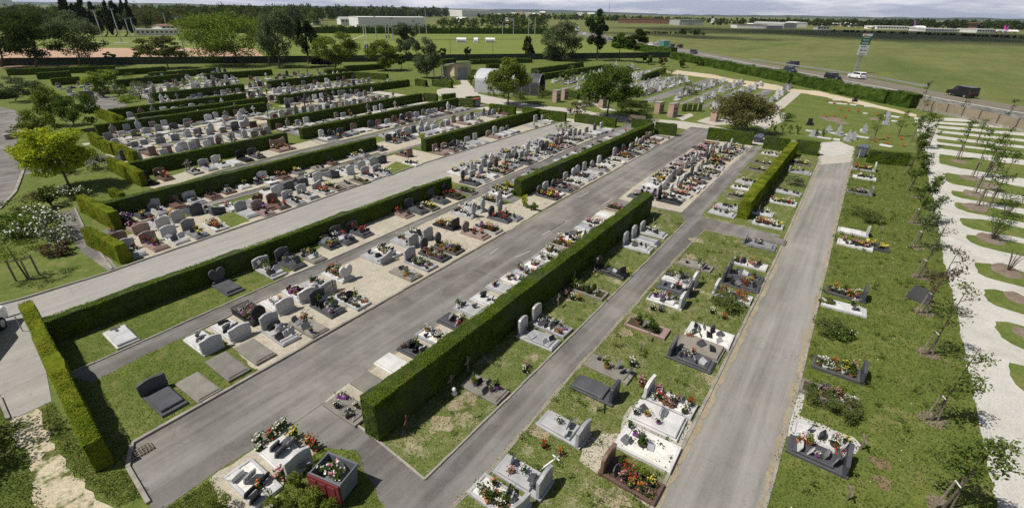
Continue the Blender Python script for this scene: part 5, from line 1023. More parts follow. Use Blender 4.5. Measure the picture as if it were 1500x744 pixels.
for g_ in NEAR:
    dc = g_['dc']
    if dc == '-': continue
    if g_['d'] > 16: dc += dr.choice(('k2', 'k3', 'k1w1', 'k2G1'))
    items = []; k = 0
    while k < len(dc):
        j = k + 1
        while j < len(dc) and dc[j].isdigit(): j += 1
        items += [dc[k]] * int(dc[k + 1:j]); k = j
    if g_['d'] > 27: items = [dr.choice('rpwvGGoy') if q_ == 'r' and dr.random() < .55 else q_ for q_ in items]
    dr.shuffle(items)
    L, W = g_['L'], g_['W']; y0 = -L / 2 + .25; y1 = L / 2 - (.38 if g_['hd'] != 'none' else .2)
    used = []
    for it in items:
        for tr_ in range(60):
            x = dr.uniform(-W / 2 + .17, W / 2 - .17); y = y0 + (y1 - y0) * dr.random() ** .8
            if all((x - a) ** 2 + (y - b) ** 2 > .046 for a, b in used): break
        else: continue
        used.append((x, y)); rz = g_['root'].rotation_euler.z; c_, s_ = math.cos(rz), math.sin(rz)
        spots.append((g_['d'], it, g_['x'] + x * c_ - y * s_, g_['y'] + x * s_ + y * c_, g_['top'], rz, g_))
spots.sort(key=lambda s: s[0])
npot = npl = 0; far_pots = []; far_pl = []
POTM = ['terracotta', 'darkpot', 'whitepot', 'darkpot', 'terracotta', 'violetpot']
for d_, it, x, y, z, rz, g_ in spots:
    if it == 'k':
        npl += 1
        if npl > 300: far_pl.append((x, y, z)); continue
        v = dr.randint(0, 3); dark = dr.random() < (.82 if g_['co'] in ('wh', 'lg', 'co') else .68); mk = dr.choice(('dg', 'bk', 'mg') if dark else ('wh', 'lg'))
        o = link('memorial_plaque', tmesh(('plaque', v), lambda: plaque_mesh(v), [gm_]), (x, y, z), rz + dr.uniform(-.5, .5), None, dr.uniform(1.0, 1.5)); remat(o, [M_[mk]])
        if v < 3: o.rotation_euler.x = R(dr.uniform(-28, -12))
        tag(o, '%s %s plaque, %s' % ({'dg': 'dark grey', 'bk': 'black', 'mg': 'grey', 'wh': 'white', 'lg': 'pale grey'}[mk], ('square', 'wavy', 'heart', 'open book')[v], g_['ref']), 'plaque', 'plaques on the ' + g_['ref'])
    else:
        npot += 1
        if npot > 300: far_pots.append((x, y, z, it)); continue
        v = dr.choice((0, 0, 1, 2)); pk_ = dr.choice(POTM); s = dr.uniform(.75, 1.2) * (1 if it != 'G' else 1.15)
        if d_ > 35: s *= 1.1
        o = link('flower_pot', tmesh(('pot', v), lambda: pot_mesh(v), [M_['terracotta']]), (x, y, z), dr.uniform(0, 6), None, s); remat(o, [M_[pk_]])
        kind = 'G' if it == 'G' else 'F'
        if kind == 'G': bm_ = tmesh(('blg', v), lambda: bloom_mesh(v, 'G'), [M_['leaf']]); c_ = link('foliage', bm_, (0, 0, 0), 0, o); remat(c_, [M_[dr.choice(('leaf', 'fo_fresh', 'fo_mid'))]])
        else: bm_ = tmesh(('bl', v), lambda: bloom_mesh(v, 'F'), [M_['leaf'], M_['flr']]); c_ = link('blossoms', bm_, (0, 0, 0), 0, o); remat(c_, [M_['leaf'], M_['fl' + it]])
        tag(o, '%s %s %s, %s' % ({'terracotta': 'terracotta', 'darkpot': 'dark', 'whitepot': 'white', 'violetpot': 'violet'}[pk_], 'trough of' if v == 2 else 'pot of', {'G': 'green leaves'}.get(it, FLN[it] + ' flowers'), g_['ref']), 'flower pot', 'flowers on the ' + g_['ref'])
# flowers farther than the 300 nearest pots, one mass of posies
fb = MB(); fmk = ['leaf', 'flr', 'flp', 'fly', 'flw', 'flo', 'flv', 'darkpot']
def posy(x, y, z, it):
    fb.quads(leaves(RNG.normal(size=(14, 3)) * .1 + np.array([x, y, z + .2]), .11), 0); fb.lathe([(.08, 0), (.12, .14)], 6, 7, (x, y, z))
    if it != 'G': fb.quads(leaves(RNG.normal(size=(15, 3)) * np.array([.1, .1, .06]) + np.array([x, y, z + .27]), .12, .8, .9), fmk.index('fl' + it))
for q_ in far_pots: posy(*q_)
for x, y, z in far_pl: fb.obox((x, y), rg.uniform(0, 3), .13, .03, z, z + .2, 7)
for g_ in FAR:
    if rg.random() < .55: posy(g_['x'] + rg.uniform(-.3, .3), g_['y'] + rg.uniform(-.5, .5), .25, rg.choice('rpywwwoyvG'))
o = fb.build('distant_flowers', [M_[k] for k in fmk]); tag(o, 'small bright posies and plaques scattered over the distant grave rows', 'flowers', None, 'stuff')
# loose stones and weeds in the burial lawns
def strew(name, label, cat, n, poly, size, mat, up=.5, clump=0, zr=.02):
    xs = [p[0] for p in poly]; ys = [p[1] for p in poly]
    pts = np.stack([RNG.uniform(min(xs), max(xs), n), RNG.uniform(min(ys), max(ys), n)], 1); pts = pts[in_poly(pts, poly)]
    if clump: pts = (pts[:, None, :] + RNG.normal(size=(len(pts), clump, 2)) * .07).reshape(-1, 2)
    C = np.concatenate([pts, RNG.uniform(0.0, zr, (len(pts), 1)) + size * .25], 1)
    mb = MB(); mb.quads(leaves(C, size, up, .6)); return tag(mb.build(name, M_[mat]), label, cat, None, 'stuff')
# ------------------------------------------------------------------ small things in the cemetery
def cross(label, base, h, mat, w=.5, t=.045, rz=0, lean=0):
    p = P(*base); mb = MB(); mb.box(-t, t, -t * .6, t * .6, -.1, h, 0, .005); mb.box(-w / 2, w / 2, -t * .6 - .003, t * .6 + .003, h * .66, h * .66 + t * 2, 0, .005)
    o = mb.build('grave_cross', M_[mat], None, p, rz); o.rotation_euler.x = lean; tag(o, label, 'cross', 'crosses standing in the grass')
for lab, w_, x, y, h, m, rz in (('rusty cross in the rough corner grass near the foreground hedge end', 'J', 1030, 325, .8, 'rust', .5), ('small grey cross with a plate against the foreground hedge shade', 'J', 1270, 90, .7, 'wood', .2), ('thin pale wooden cross against the dark foreground hedge', 'F', 1137, 690, .9, 'wood', .2),
                              ('wooden cross at the hedge above the planted grave', 'G', 375, 205, .85, 'wood', .3), ('wooden post cross left of the flower patch under the hedge', 'G', 288, 335, .85, 'wood', .2), ('wooden cross in the grass right of the black headstone', 'G', 483, 170, .6, 'wood', .1),
                              ('leaning rusty cross behind the pale red-flowered graves', 'G', 1052, 180, .75, 'rust', .4), ('thin wooden cross behind the white frame grave', 'G', 1143, 165, .8, 'wood', .3), ('wooden cross with a white ribbon right of the pinkish planted grave', 'G', 730, 600, .8, 'wood', .1), ('second wooden cross beside the pinkish planted grave', 'G', 776, 520, .6, 'wood', .2),
                              ('wooden cross casting a shadow above the pale grave without flowers', 'K', 799, 215, .75, 'wood', .4), ('tall thin cross above the three pale slabs', 'C', 697, 600, .7, 'wood', .2), ('dark cross in the grass left of the crossing path', 'C', 805, 552, .55, 'wood', .3),
                              ('thin post cross against the yellowing hedge', 'D', 113, 365, .8, 'wood', .2), ('thin cross low in the yellowing hedge shade', 'D', 38, 495, .75, 'wood', .2), ('rusty cross by the far end of the yellowing hedge', 'D', 66, 280, .7, 'rust', .1), ('grey wooden cross right of the crowded plot', 'C', 1405, 280, .8, 'wood', .2), ('wooden cross standing on the right lawn, below the tall weeds', 'L', 595, 425, .75, 'wood', .25), ('wooden cross at the end of the dark grave, bottom right', 'L', 520, 700, .65, 'wood', .25), ('wooden cross right of the white edged grave on the right lawn', 'D', 700, 600, .6, 'wood', .25), ('stone cross on the gravel at the small left path', 'A', 1020, 260, .9, 'co', 0), ('tall wooden cross beside the white pebble grave', 'i', 1117, 560, 1.1, 'wood', .1)):
    cross(lab, px(w_, x, y), h, m, .42 if h < .7 else .5, .03 if m != 'co' else .05, rz)
# fallen white cross lying in the grass
p = Q('K', 575, 475); mb = MB(); mb.box(-.028, .028, -.75, .22, .02, .06, 0, .005); mb.box(-.17, .17, -.03, .026, .023, .073, 0, .005)
tag(mb.build('fallen_cross', M_['chalk'], None, p, R(-105)), 'fallen white cross lying flat in the grass beside a violet pot', 'cross')
# snowman-like white figure, toys and bouquets on the lawns
def figure(label, base, mat, s=1.0):
    mb = MB(); mb.lathe([(.05, 0), (.11, .05), (.11, .13), (.05, .2), (.08, .24), (.085, .3), (.04, .36), (.001, .37)], 12)
    tag(mb.build('garden_figure', M_[mat], None, P(*base), 0, True), label, 'figurine').scale = (s, s, s)
figure('small white round figure in the grass below the hedge cross', px('J', 1285, 128), 'chalk', 1.1)
figure('small orange toy on the yellow-flowered grave, right lawn', px('H', 515, 250), 'flo', 1.3) if False else None
def tuft(label, base, fl, s=1.0, gname='single flower pots in the grass', pot='darkpot'):
    o = link('flower_pot', tmesh(('pot', 0), lambda: pot_mesh(0), [M_['terracotta']]), P(*base), 0, None, s); remat(o, [M_[pot]])
    c_ = link('blossoms', tmesh(('bl', 0), lambda: bloom_mesh(0, 'F'), [M_['leaf'], M_['flr']]), (0, 0, 0), 0, o); remat(c_, [M_['leaf'], M_['fl' + fl]]); tag(o, label, 'flower pot', gname)
tuft('violet pot standing in the grass near the fallen white cross', px('K', 597, 455), 'o', 1.0, pot='violetpot'); tuft('red flowers in the grass above the fallen white cross', px('K', 508, 415), 'r', 1.0)
tuft('white flowers in the grass at the path corner under the hedge', px('G', 105, 690), 'w', 1.1); tuft('pink flowers in the rough grass under the hedge', px('G', 120, 665), 'p', 1.0); tuft('pot of white flowers beside the planted flower patch', px('G', 365, 295), 'w', 1.3); tuft('pink posy in the flower patch under the hedge', px('G', 330, 280), 'p', 1.2); tuft('orange posy in the flower patch under the hedge', px('G', 405, 300), 'o', 1.2)
tuft('white blooms at the foot of the pale red-flowered graves', px('G', 800, 350), 'w', 1.2); tuft('blue-white blooms in the grass left of the leafy plant', px('G', 845, 360), 'v', 1.1); tuft('white blooms beside the leafy overgrown plant', px('G', 1125, 370), 'w', 1.1); tuft('red flowers in grass right of the leafy plant', px('G', 1190, 400), 'r', 1.0); tuft('terracotta pot with pink blooms behind the arched stone with red flowers', px('K', 1038, 80), 'p', 1.5, pot='terracotta'); tuft('white flowers on a post beside the dark slab', px('G', 690, 655), 'w', 1.4)
tuft('yellow flowers at the foot of the black headstone grave', px('G', 665, 165), 'y', 1.3); tuft('blue-white vase at the end of the tall hedge', px('C', 815, 415), 'v', 1.6, pot='whitepot')
for k, (x, y, f, s, lb) in enumerate(((360, 300, 'w', 1.5, 'white flowers beside the corner grave, top'), (330, 330, 'w', 1.7, 'cream flowers left of the corner grave top'), (290, 365, 'r', 1.6, 'red flowers left of the corner grave'), (225, 395, 'w', 1.8, 'white daisies at the left corner of the gravel'), (415, 365, 'y', 1.9, 'yellow chrysanthemums above the corner grave'), (232, 440, 'w', 1.5, 'small round potted plant left of the corner grave'), (345, 585, 'p', 1.9, 'big terracotta bowl of pink and green plants at the corner grave'), (495, 400, 'o', 1.6, 'orange flowers right of the corner grave'), (525, 425, 'r', 1.8, 'dark red flowers right of the corner grave'), (228, 640, 'o', 1.5, 'orange-red flowers on the white pebble corner grave'), (232, 668, 'G', 1.0, ''))):
    if lb: px_ = px('J', x, y); tuft(lb, px_, f if f != 'G' else 'w', s * .78, 'flowers around the corner grave', 'terracotta' if 'terracotta' in lb else 'darkpot')
def extra_grave(w_, x, y, rz, hd, co, bd, label, L=2.0, W=.95, name='grave'):
    p = Q(w_, x, y, .2); root = empty(name, (p.x, p.y, 0), rz, label, 'grave', 'graves of the corner plot'); rim = bd == 'g'; h = .16
    m_plinth(L, W, h, rim).build('plinth', M_[co], root)
    if rim: m_fill(L - .41, W - .22).build('gravel_filling', M_['pebble'], root, (0, -.095, h - .05))
    else: m_slab(L * .66, W - .12, .1).build('slab', M_[co], root, (0, -.14, h))
    if hd: m_head(hd, 0).build('headstone', M_[co], root, (0, L / 2 - .13, h))
    return root
extra_grave('J', 365, 455, PI, 'wave', 'wh', 's', 'white grave with wavy headstone in the corner plot beside the bin', 1.9, 1.0)
extra_grave('J', 185, 590, PI, None, 'wh', 'g', 'white pebble grave without headstone in the corner plot', 1.9, .95)
for k, (x, y, v, mk, lb) in enumerate(((305, 415, 0, 'dg', 'dark plaque at the left of the white corner grave'), (335, 445, 1, 'dg', 'dark wavy plaque in the middle of the white corner grave'), (390, 400, 2, 'mg', 'round grey plaque on the white corner grave'), (372, 385, 3, 'dg', 'open book plaque on the white corner grave'), (165, 655, 0, 'bk', 'black plaque on the pebble corner grave'), (195, 690, 0, 'bk', 'second black plaque, nearest on the pebble corner grave'), (90, 560, 3, 'wh', 'white open book on the pebble corner grave'), (165, 570, 1, 'lg', 'pale plaque on the pebble corner grave'), (245, 580, 0, 'bk', 'dark plaque at the kerb of the pebble corner grave'))):
    p = Q('J', x, y, .27); o = link('memorial_plaque', tmesh(('plaque', v), lambda v=v: plaque_mesh(v), [gm_]), (p.x, p.y, .26 if x > 280 else .17), PI + .2, None, 1.5); remat(o, [M_[mk]])
    if v < 3: o.rotation_euler.x = R(-20)
    tag(o, lb, 'plaque', 'plaques of the corner plot')
p = Q('J', 478, 525); mb = MB(); mb.box(-.2, .2, -.025, .025, 0, .45, 0, .01); o = mb.build('leaning_plaque', M_['mg'], None, p, 2.6); o.rotation_euler.x = R(-25); tag(o, 'grey-blue plaque leaning behind the white corner grave', 'plaque')
# wheeled bins
def bin_(label, p, rz, body, lid, open_=False, w=1.15, dpt=.8, h=1.0):
    root = empty('wheeled_bin', p, rz, label, 'bin'); mb = MB(); t = .04
    def fr(z, k): return [(-w / 2 * k, -dpt / 2 * k, z), (w / 2 * k, -dpt / 2 * k, z), (w / 2 * k, dpt / 2 * k, z), (-w / 2 * k, dpt / 2 * k, z)]
    vs = fr(.12, .84) + fr(h, 1) + fr(h, .93) + fr(h * .55, .88)
    fs = [(0, 3, 2, 1)]
    for a in (0, 4, 8):
        for j in range(4): fs.append((a + j, a + (j + 1) % 4, a + 4 + (j + 1) % 4, a + 4 + j))
    fs.append((12, 13, 14, 15)); mb.add(vs, fs); mb.box(-w / 2 - .03, w / 2 + .03, -dpt / 2 - .03, -dpt / 2, h - .06, h + .01); mb.box(-w / 2 - .03, w / 2 + .03, dpt / 2, dpt / 2 + .03, h - .06, h + .01)
    mb.build('container', M_[body], root)
    lm = MB()
    if open_: lm.box(-w / 2, w / 2, -dpt / 2 - .1, -dpt / 2 - .05, .2, h + .02, 0, .01); [lm.box(-w / 2 + .08 + k * .36, -w / 2 + .34 + k * .36, -dpt / 2 - .125, -dpt / 2 - .1, .3, h - .1, 0, .005) for k in range(3)]
    else: lm.prism([(-dpt / 2 - .04, h + .01), (dpt / 2 + .04, h + .01), (dpt / 2 + .03, h + .12), (0, h + .2), (-dpt / 2 - .02, h + .1)], -w / 2 - .03, w / 2 + .03, 0, .01); lm.v = [(b, a, c) for a, b, c in lm.v]; lm.f = [f[::-1] for f in lm.f]
    lm.build('lid', M_[lid], root)
    for a in (-1, 1):
        for b in (-1, 1):
            wm = MB(); wm.tube([(a * w * .36 - .03, b * dpt * .3, .09), (a * w * .36 + .03, b * dpt * .3, .09)], .09, 10); wm.build('wheel', M_['tyre'], root)
    return root
BINA = R(-77); pb_ = Vector((5.4, 10.52, 0)); broot = bin_('grey wheeled bin full of plants, its maroon lid hanging open', pb_, BINA, 'binbody', 'binlid', True, 1.2, .85, 1.0)
c_ = crown_cloud(900, .5, .33, .16, 16, np.random.default_rng(4), .3)[0] + np.array([0, 0, .95]); mb = MB(); mb.quads(leaves(c_, .07), 0); mb.quads(leaves(c_[::24] + np.array([0, 0, .05]), .1, .9), 1); mb.quads(leaves(c_[::60] + np.array([0, 0, .06]), .12, .9), 2)
o = mb.build('garden_waste', [M_['fo_mid'], M_['chalk'], M_['flp']], None, pb_, BINA); tag(o, 'wilted plants and wrappings heaped inside the open grey bin', 'garden waste', None)
bin_('blue-grey wheeled bin with a white notice at the top of the pale road', P(1261, 229), R(-8), 'binblue', 'binblue', False, 1.3, .9, 1.05)
mb = MB(); mb.box(-.15, .15, -.015, .015, .75, 1.0, 0); mb.box(-.02, .02, -.02, .02, 0, .76, 0)
tag(mb.build('notice', M_['chalk'], None, P(1256.5, 232.5), R(-20)), 'white notice standing in front of the blue-grey bin', 'notice')
bin_('small red and grey bin at the end of the far hedges by the beige road', P(697.5, 157), R(-10), 'binbody', 'binred', False, 1.2, .9, 1.25)
bin_('dark wooden rubbish frame by the beige road, left of the cross hedge', P(1110, 207), 0, 'binblue', 'binblue', False, 2.0, .9, .6)
mb = MB(); mb.box(-1.2, 1.2, -.05, .05, .0, 1.1, 0); tag(mb.build('timber_screen', M_['wood'], None, P(932, 181), R(-80)), 'low dark timber screen beside the beige road', 'screen')
# polished slab leaning among the staked trees
p = P(1341, 441); mb = MB(); mb.box(-.48, .48, -.05, .05, 0, .85, 0, .015); o = mb.build('polished_slab', M_['polished'], None, p, R(-118)); o.rotation_euler.x = R(-38); tag(o, 'black polished slab leaning in the grass by the staked trees', 'slab')
mb = MB(); mb.tube([(0, 0, -.05), (.03, .02, .8)], .03, 6); tag(mb.build('wooden_stake', M_['wood'], None, P(1324, 440), 0), 'short wooden stake at the left of the polished black slab', 'stake')
# wooden tree frames
for k, (x, y, lab) in enumerate(((660, 720, 'wooden tree frame behind the blue-grey bin'), (700, 715, 'second wooden tree frame, right of the bin'))):
    mb = MB(); [mb.tube([(a, 0, -.05), (a, 0, 1.1)], .035, 6) for a in (-.35, .35)]; mb.tube([(-.35, 0, 1.0), (.35, 0, 1.0)], .03, 6)
    tag(mb.build('tree_frame', M_['wood'], None, P(*px('m', x, y)), R(-30)), lab, 'tree frame')
# white kerbs and orange flowers of the lawn burial plot
for k, (x0, y0, x1, y1, lab) in enumerate(((250, 232, 455, 250, 'longest white kerb stone at the far side of the lawn plot'), (490, 250, 560, 262, 'white kerb stone below the dark headstone of the lawn plot'), (635, 270, 745, 280, 'white kerb stone near the road hedge, right of the dark headstone'), (300, 205, 385, 208, 'short white kerb stone behind the longest one'), (925, 378, 1025, 395, 'white kerb stone right of the grey lawn headstone'), (0, 535, 190, 560, 'white kerb stone in the front row, left end'), (280, 560, 420, 590, 'white kerb stone in the front row between two grey stones'), (430, 580, 690, 620, 'white kerb stone in the front row, right end'), (125, 605, 280, 630, 'white kerb stone nearest the line of shrubs'), (810, 690, 945, 715, 'white kerb stone beside the orange flowers'), (940, 430, 1000, 440, 'small white slab left of the white crossing strips'), (630, 350, 670, 352, 'small white slab in the middle of the lawn plot'), (840, 465, 910, 470, 'white slab in front of a small grey stone on the lawn'), (300, 630, 375, 640, 'white slab among the line of shrubs'))):
    a, b = Q('m', x0, y0), Q('m', x1, y1); d_ = b - a; mb = MB(); mb.box(0, d_.length, -.3, .3, -.02, .14, 0, .02); tag(mb.build('kerb_stone', M_['wh'], None, a, math.atan2(d_.y, d_.x)), lab, 'kerb stone')
for k, (x, y) in enumerate(((215, 385), (310, 385), (425, 395), (380, 310), (470, 320), (570, 330), (770, 370), (310, 240), (870, 410), (890, 615), (1035, 630), (755, 655), (890, 685), (1060, 705), (225, 215), (405, 235), (505, 245))):
    o = link('flower_pot', tmesh(('pot', 1), lambda: pot_mesh(1), [M_['terracotta']]), Q('m', x, y), 0, None, 1.5); c_ = link('blossoms', tmesh(('bl', 1), lambda: bloom_mesh(1, 'F'), [M_['leaf'], M_['flr']]), (0, 0, 0), 0, o); remat(c_, [M_['bronze'] if 'bronze' in M_ else M_['flo'], M_['flo']])
    tag(o, 'orange flowers on the lawn burial plot by the road hedge', 'flower pot', 'orange flowers on the lawn burial plot')
for x, y, r_ in ((290, 410, 1.3), (400, 450, .9), (745, 405, .8), (205, 395, .8)): mulch(*px('m', x, y), r_, 1.6); 
# brick columbarium pillars
for k, (x0, x1, yb, yt, lab) in enumerate(((809.5, 820.5, 150, 133, 'brick pillar left of the pair by the shelter'), (821.5, 831.5, 146, 130.5, 'brick pillar right of the pair by the shelter'), (876, 888, 158, 144, 'brick pillar behind the round dark tree'), (957, 972, 166, 150, 'brick pillar left of the pair in the weeds'), (976, 993, 171, 152, 'brick pillar right of the pair in the weeds'), (1040, 1051, 178, 159, 'brick pillar beside the olive-brown tree'))):
    p = P((x0 + x1) / 2, yb); sc = depth(p) / FPX; w = (x1 - x0) * sc; h = ztop(p, yt) ; root = empty('brick_pillar', p, R(-8), lab, 'pillar', 'brick pillars along the beige road')
    mb = MB(); mb.box(-w / 2 * .95, w / 2 * .95, -.45, .45, -.05, h); mb.build('shaft', M_['brick'], root); mb = MB(); mb.box(-w / 2, w / 2, -.5, .5, h, h + .1, 0, .02); mb.build('cap', M_['kerb'], root)
    mb = MB()
    for a in range(3):
        for b in range(2): mb.box(-w * .32 + a * w * .24, -w * .32 + a * w * .24 + w * .17, -.47, -.452, .35 + b * h * .32, .35 + b * h * .32 + h * .22)
    mb.build('niche_plate', M_['dg'], root)
for pts in ([(866, 150), (882, 162), (905, 163), (888, 157)], [(989, 172), (1012, 166), (1016, 170), (1000, 177)], [(1020, 178), (1037, 172), (1075, 172), (1078, 182), (1045, 184)], [(1110, 165), (1150, 166), (1152, 176), (1120, 190), (1106, 182)]): sheet('paved_patch', G(*pts), 'beige_road')

# ------------------------------------------------------------------ buildings
def axes(bl, br): a, b = P(*bl), P(*br); d_ = b - a; return a, b, d_.length, math.atan2(d_.y, d_.x)
def box_building(name, label, cat, bl, br, ty, dpt, wall, roof, kind='flat', win=0, group=None, door=None, roofh=None, h=None):
    a, b, Ln, an = axes(bl, br); h = h or max(2.2, ztop(a, ty)); root = empty(name, a, an, label, cat, group); rh = roofh if roofh is not None else min(3, Ln * .1)
    hw = h - (rh if kind in ('gable', 'vault', 'mono') else .35); mb = MB()
    mb.box(0, Ln, 0, dpt, -.2, hw)
    if kind == 'gable': mb.add([(0, 0, hw), (0, dpt, hw), (0, dpt / 2, h - .1), (Ln, 0, hw), (Ln, dpt, hw), (Ln, dpt / 2, h - .1)], [(0, 2, 1), (3, 4, 5)])
    if kind == 'gablef': mb.add([(0, 0, hw), (Ln, 0, hw), (Ln / 2, 0, h - .1)], [(0, 1, 2)])
    mb.build('wall', M_[wall], root); rm = MB(); e = .4
    if kind == 'flat': rm.box(-e, Ln + e, -e, dpt + e, hw, h, 0, .05)
    elif kind == 'mono': rm.add([(-e, -e, hw + .05), (Ln + e, -e, hw + .05), (Ln + e, dpt + e, h), (-e, dpt + e, h), (-e, -e, hw + .25), (Ln + e, -e, hw + .25), (Ln + e, dpt + e, h + .2), (-e, dpt + e, h + .2)], [(0, 3, 2, 1), (4, 5, 6, 7), (0, 1, 5, 4), (1, 2, 6, 5), (2, 3, 7, 6), (3, 0, 4, 7)])
    elif kind == 'gable':
        rm.add([(-e, -e, hw - .1), (Ln + e, -e, hw - .1), (Ln + e, dpt / 2, h), (-e, dpt / 2, h), (Ln + e, dpt + e, hw - .1), (-e, dpt + e, hw - .1), (-e, -e, hw - .3), (Ln + e, -e, hw - .3), (Ln + e, dpt / 2, h - .2), (-e, dpt / 2, h - .2), (Ln + e, dpt + e, hw - .3), (-e, dpt + e, hw - .3)],
               [(0, 1, 2, 3), (3, 2, 4, 5), (6, 9, 8, 7), (9, 11, 10, 8), (0, 6, 7, 1), (5, 4, 10, 11), (0, 3, 9, 6), (3, 5, 11, 9), (1, 7, 8, 2), (2, 8, 10, 4)])
    elif kind == 'vault':     # barrel along the depth, arched front
        n = 14; o_ = [(Ln / 2 - (Ln / 2 + .2) * math.cos(t), hw + (h - hw) * math.sin(t)) for t in np.linspace(0, PI, n)]; rm.prism(o_, -.2, dpt + .2, 0)
    elif kind == 'vaultx':    # barrel along the front
        n = 14; o_ = [(dpt / 2 - (dpt / 2 + .2) * math.cos(t), hw + (h - hw) * math.sin(t)) for t in np.linspace(0, PI, n)]; b0 = len(rm.v); rm.prism(o_, -.2, Ln + .2, 0); rm.v = [(y, x, z) for x, y, z in rm.v]; rm.f = [f[::-1] for f in rm.f]
    rm.build('roof', M_[roof], root)
    for k in range(win):
        wm = MB(); x0 = Ln * (k + .25) / win; wm.box(x0, x0 + Ln / win * .5, -.06, -.01, hw * .45, hw * .8); wm.build('window', M_['glass'], root)
    if door:
        dm = MB(); dm.box(Ln * door[0], Ln * door[1], -.08, -.012, 0, hw * door[2]); dm.build('door', M_['greywall'], root)
    return root
# beige shed with porch and grey garage door
A0, A1 = P(640, 112.5), P(668, 116); d_ = A1 - A0; an = math.atan2(d_.y, d_.x); Ls = d_.length
p1, p2 = P(668, 116), P(679, 113); rootS = empty('shed', P(655, 116.5), an, 'beige shed with pale mono-pitch roof, open porch and grey garage door', 'shed')
mb = MB(); wS = 4.8; dS = 5.5; hl, hr = 2.5, 3.4
mb.add([(-2.4, 1.4, -.1), (2.4, 0, -.1), (2.4, dS, -.1), (-2.4, dS, -.1), (-2.4, 1.4, hl), (2.4, 0, hr), (2.4, dS, hr), (-2.4, dS, hl)], [(0, 3, 2, 1), (4, 5, 6, 7), (0, 1, 5, 4), (1, 2, 6, 5), (2, 3, 7, 6), (3, 0, 4, 7)]); mb.build('wall', M_['beige'], rootS)
mb = MB(); mb.add([(-4.4, -.3, 2.45), (2.7, -.3, 3.5), (2.7, dS + .3, 3.5), (-4.4, dS + .3, 2.45), (-4.4, -.3, 2.62), (2.7, -.3, 3.68), (2.7, dS + .3, 3.68), (-4.4, dS + .3, 2.62)], [(0, 3, 2, 1), (4, 5, 6, 7), (0, 1, 5, 4), (1, 2, 6, 5), (2, 3, 7, 6), (3, 0, 4, 7)]); mb.build('roof', M_['roofgrey'], rootS)
mb = MB(); mb.box(2.41, 2.47, 1.2, 4.2, 0, 2.5); mb.build('garage_door', M_['greywall'], rootS)
for x, y in ((-4.2, -.1), (-1.6, -.1), (-4.2, 3)): mb = MB(); mb.box(x - .1, x + .1, y - .1, y + .1, 0, 2.6); mb.build('post', M_['chalk'], rootS)
# arched shelters
def shelter(label, c, w, ln, h, rz, cover, endm):
    root = empty('arched_shelter', c, rz, label, 'shelter'); n = 15; o_ = [(-w / 2, 0)] + [(-w / 2 * math.cos(t), h * .55 + h * .45 * math.sin(t)) for t in np.linspace(0, PI, n)] + [(w / 2, 0)]
    up = [q_ for q_ in o_ if q_[1] >= h * .54]; mb = MB(); inn = [(x * .985, z - .05) for x, z in up]
    vs = [(x, y, z) for y in (-ln / 2, ln / 2) for x, z in up]; m_ = len(up); mb.add(vs, [(k, k + 1, m_ + k + 1, m_ + k) for k in range(m_ - 1)]); mb.add([(x * .98, y, z - .06) for x, y, z in vs], [(k, m_ + k, m_ + k + 1, k + 1) for k in range(m_ - 1)]); mb.build('roof', M_[cover], root)
    for y in (ln / 2 - .05,): wm = MB(); wm.prism(o_, y - .06, y, 0); wm.build('end_wall', M_[endm], root)
    for s_ in (-1, 1): wm = MB(); wm.box(s_ * w / 2 - .05, s_ * w / 2 + .05, -ln / 2, ln / 2, 0, h * .55); wm.build('side_wall', M_[endm if s_ > 0 else cover], root)
    for k in range(4): fm = MB(); y = -ln / 2 + ln * k / 3; fm.tube([(x * 1.01, y, z) for x, z in o_], .06, 6); fm.build('hoop', M_['metal'], root)
shelter('white-roofed arched shelter behind the bushy light green tree', P(732, 133), 7.6, 8, 4.0, R(22), 'roofpale', 'wood')
shelter('dark arched shelter right of the white one, half hidden by the tree', P(775, 137), 5.5, 5, 3.6, R(20), 'darkmetal', 'darkmetal')
# sports ground and beyond
box_building('grandstand', 'long stand with a white roof beyond the middle pitch', 'grandstand', (526, 42), (623, 41), 24.5, 16, 'chalk', 'roofwhite', 'vaultx', 0, None, None, 3.8)
box_building('clubhouse', 'low pale clubhouse with windows behind the left pitch', 'clubhouse', (200, 52.5), (262, 52), 43.5, 9, 'chalk', 'roofgrey', 'flat', 9)
box_building('house', 'small white house above the left clubhouse', 'house', (238, 44.5), (256, 44), 36, 9, 'chalk', 'tile', 'gable', 3)
box_building('hall', 'white domed hall on the skyline left of centre', 'hall', (677, 24.8), (716, 25), 14.8, 60, 'chalk', 'roofwhite', 'vaultx', 0, None, None, 16)
box_building('hall', 'white gabled hall below the domed hall', 'hall', (678, 33.5), (694, 33.5), 25.5, 20, 'chalk', 'roofwhite', 'vault', 0, None, None, 4)
box_building('warehouse', 'flat grey warehouse on the skyline over the stand', 'warehouse', (576, 26), (610, 26), 19.3, 40, 'greywall', 'roofgrey', 'flat', 8)
box_building('warehouse', 'white-roofed building right of the flat grey warehouse', 'warehouse', (620, 22.5), (645, 22.5), 17.5, 30, 'greywall', 'roofwhite', 'flat')
box_building('house', 'grey-roofed house left of the long stand', 'house', (500, 37), (527, 37), 25, 14, 'chalk', 'roofgrey', 'gable', 5)
box_building('house', 'small pale house far left of the long stand', 'house', (459, 37), (471, 37), 29.5, 8, 'chalk', 'roofgrey', 'gable', 2)
box_building('warehouse', 'long brown warehouse in front of the far trees', 'warehouse', (905, 34), (993, 35.8), 27.5, 40, 'brownwall', 'brownwall', 'flat')
box_building('warehouse', 'grey box warehouse right of the brown one', 'warehouse', (995, 37.5), (1029, 38), 29, 40, 'roofgrey', 'greywall', 'flat', 0, None, (.35, .6, .6))
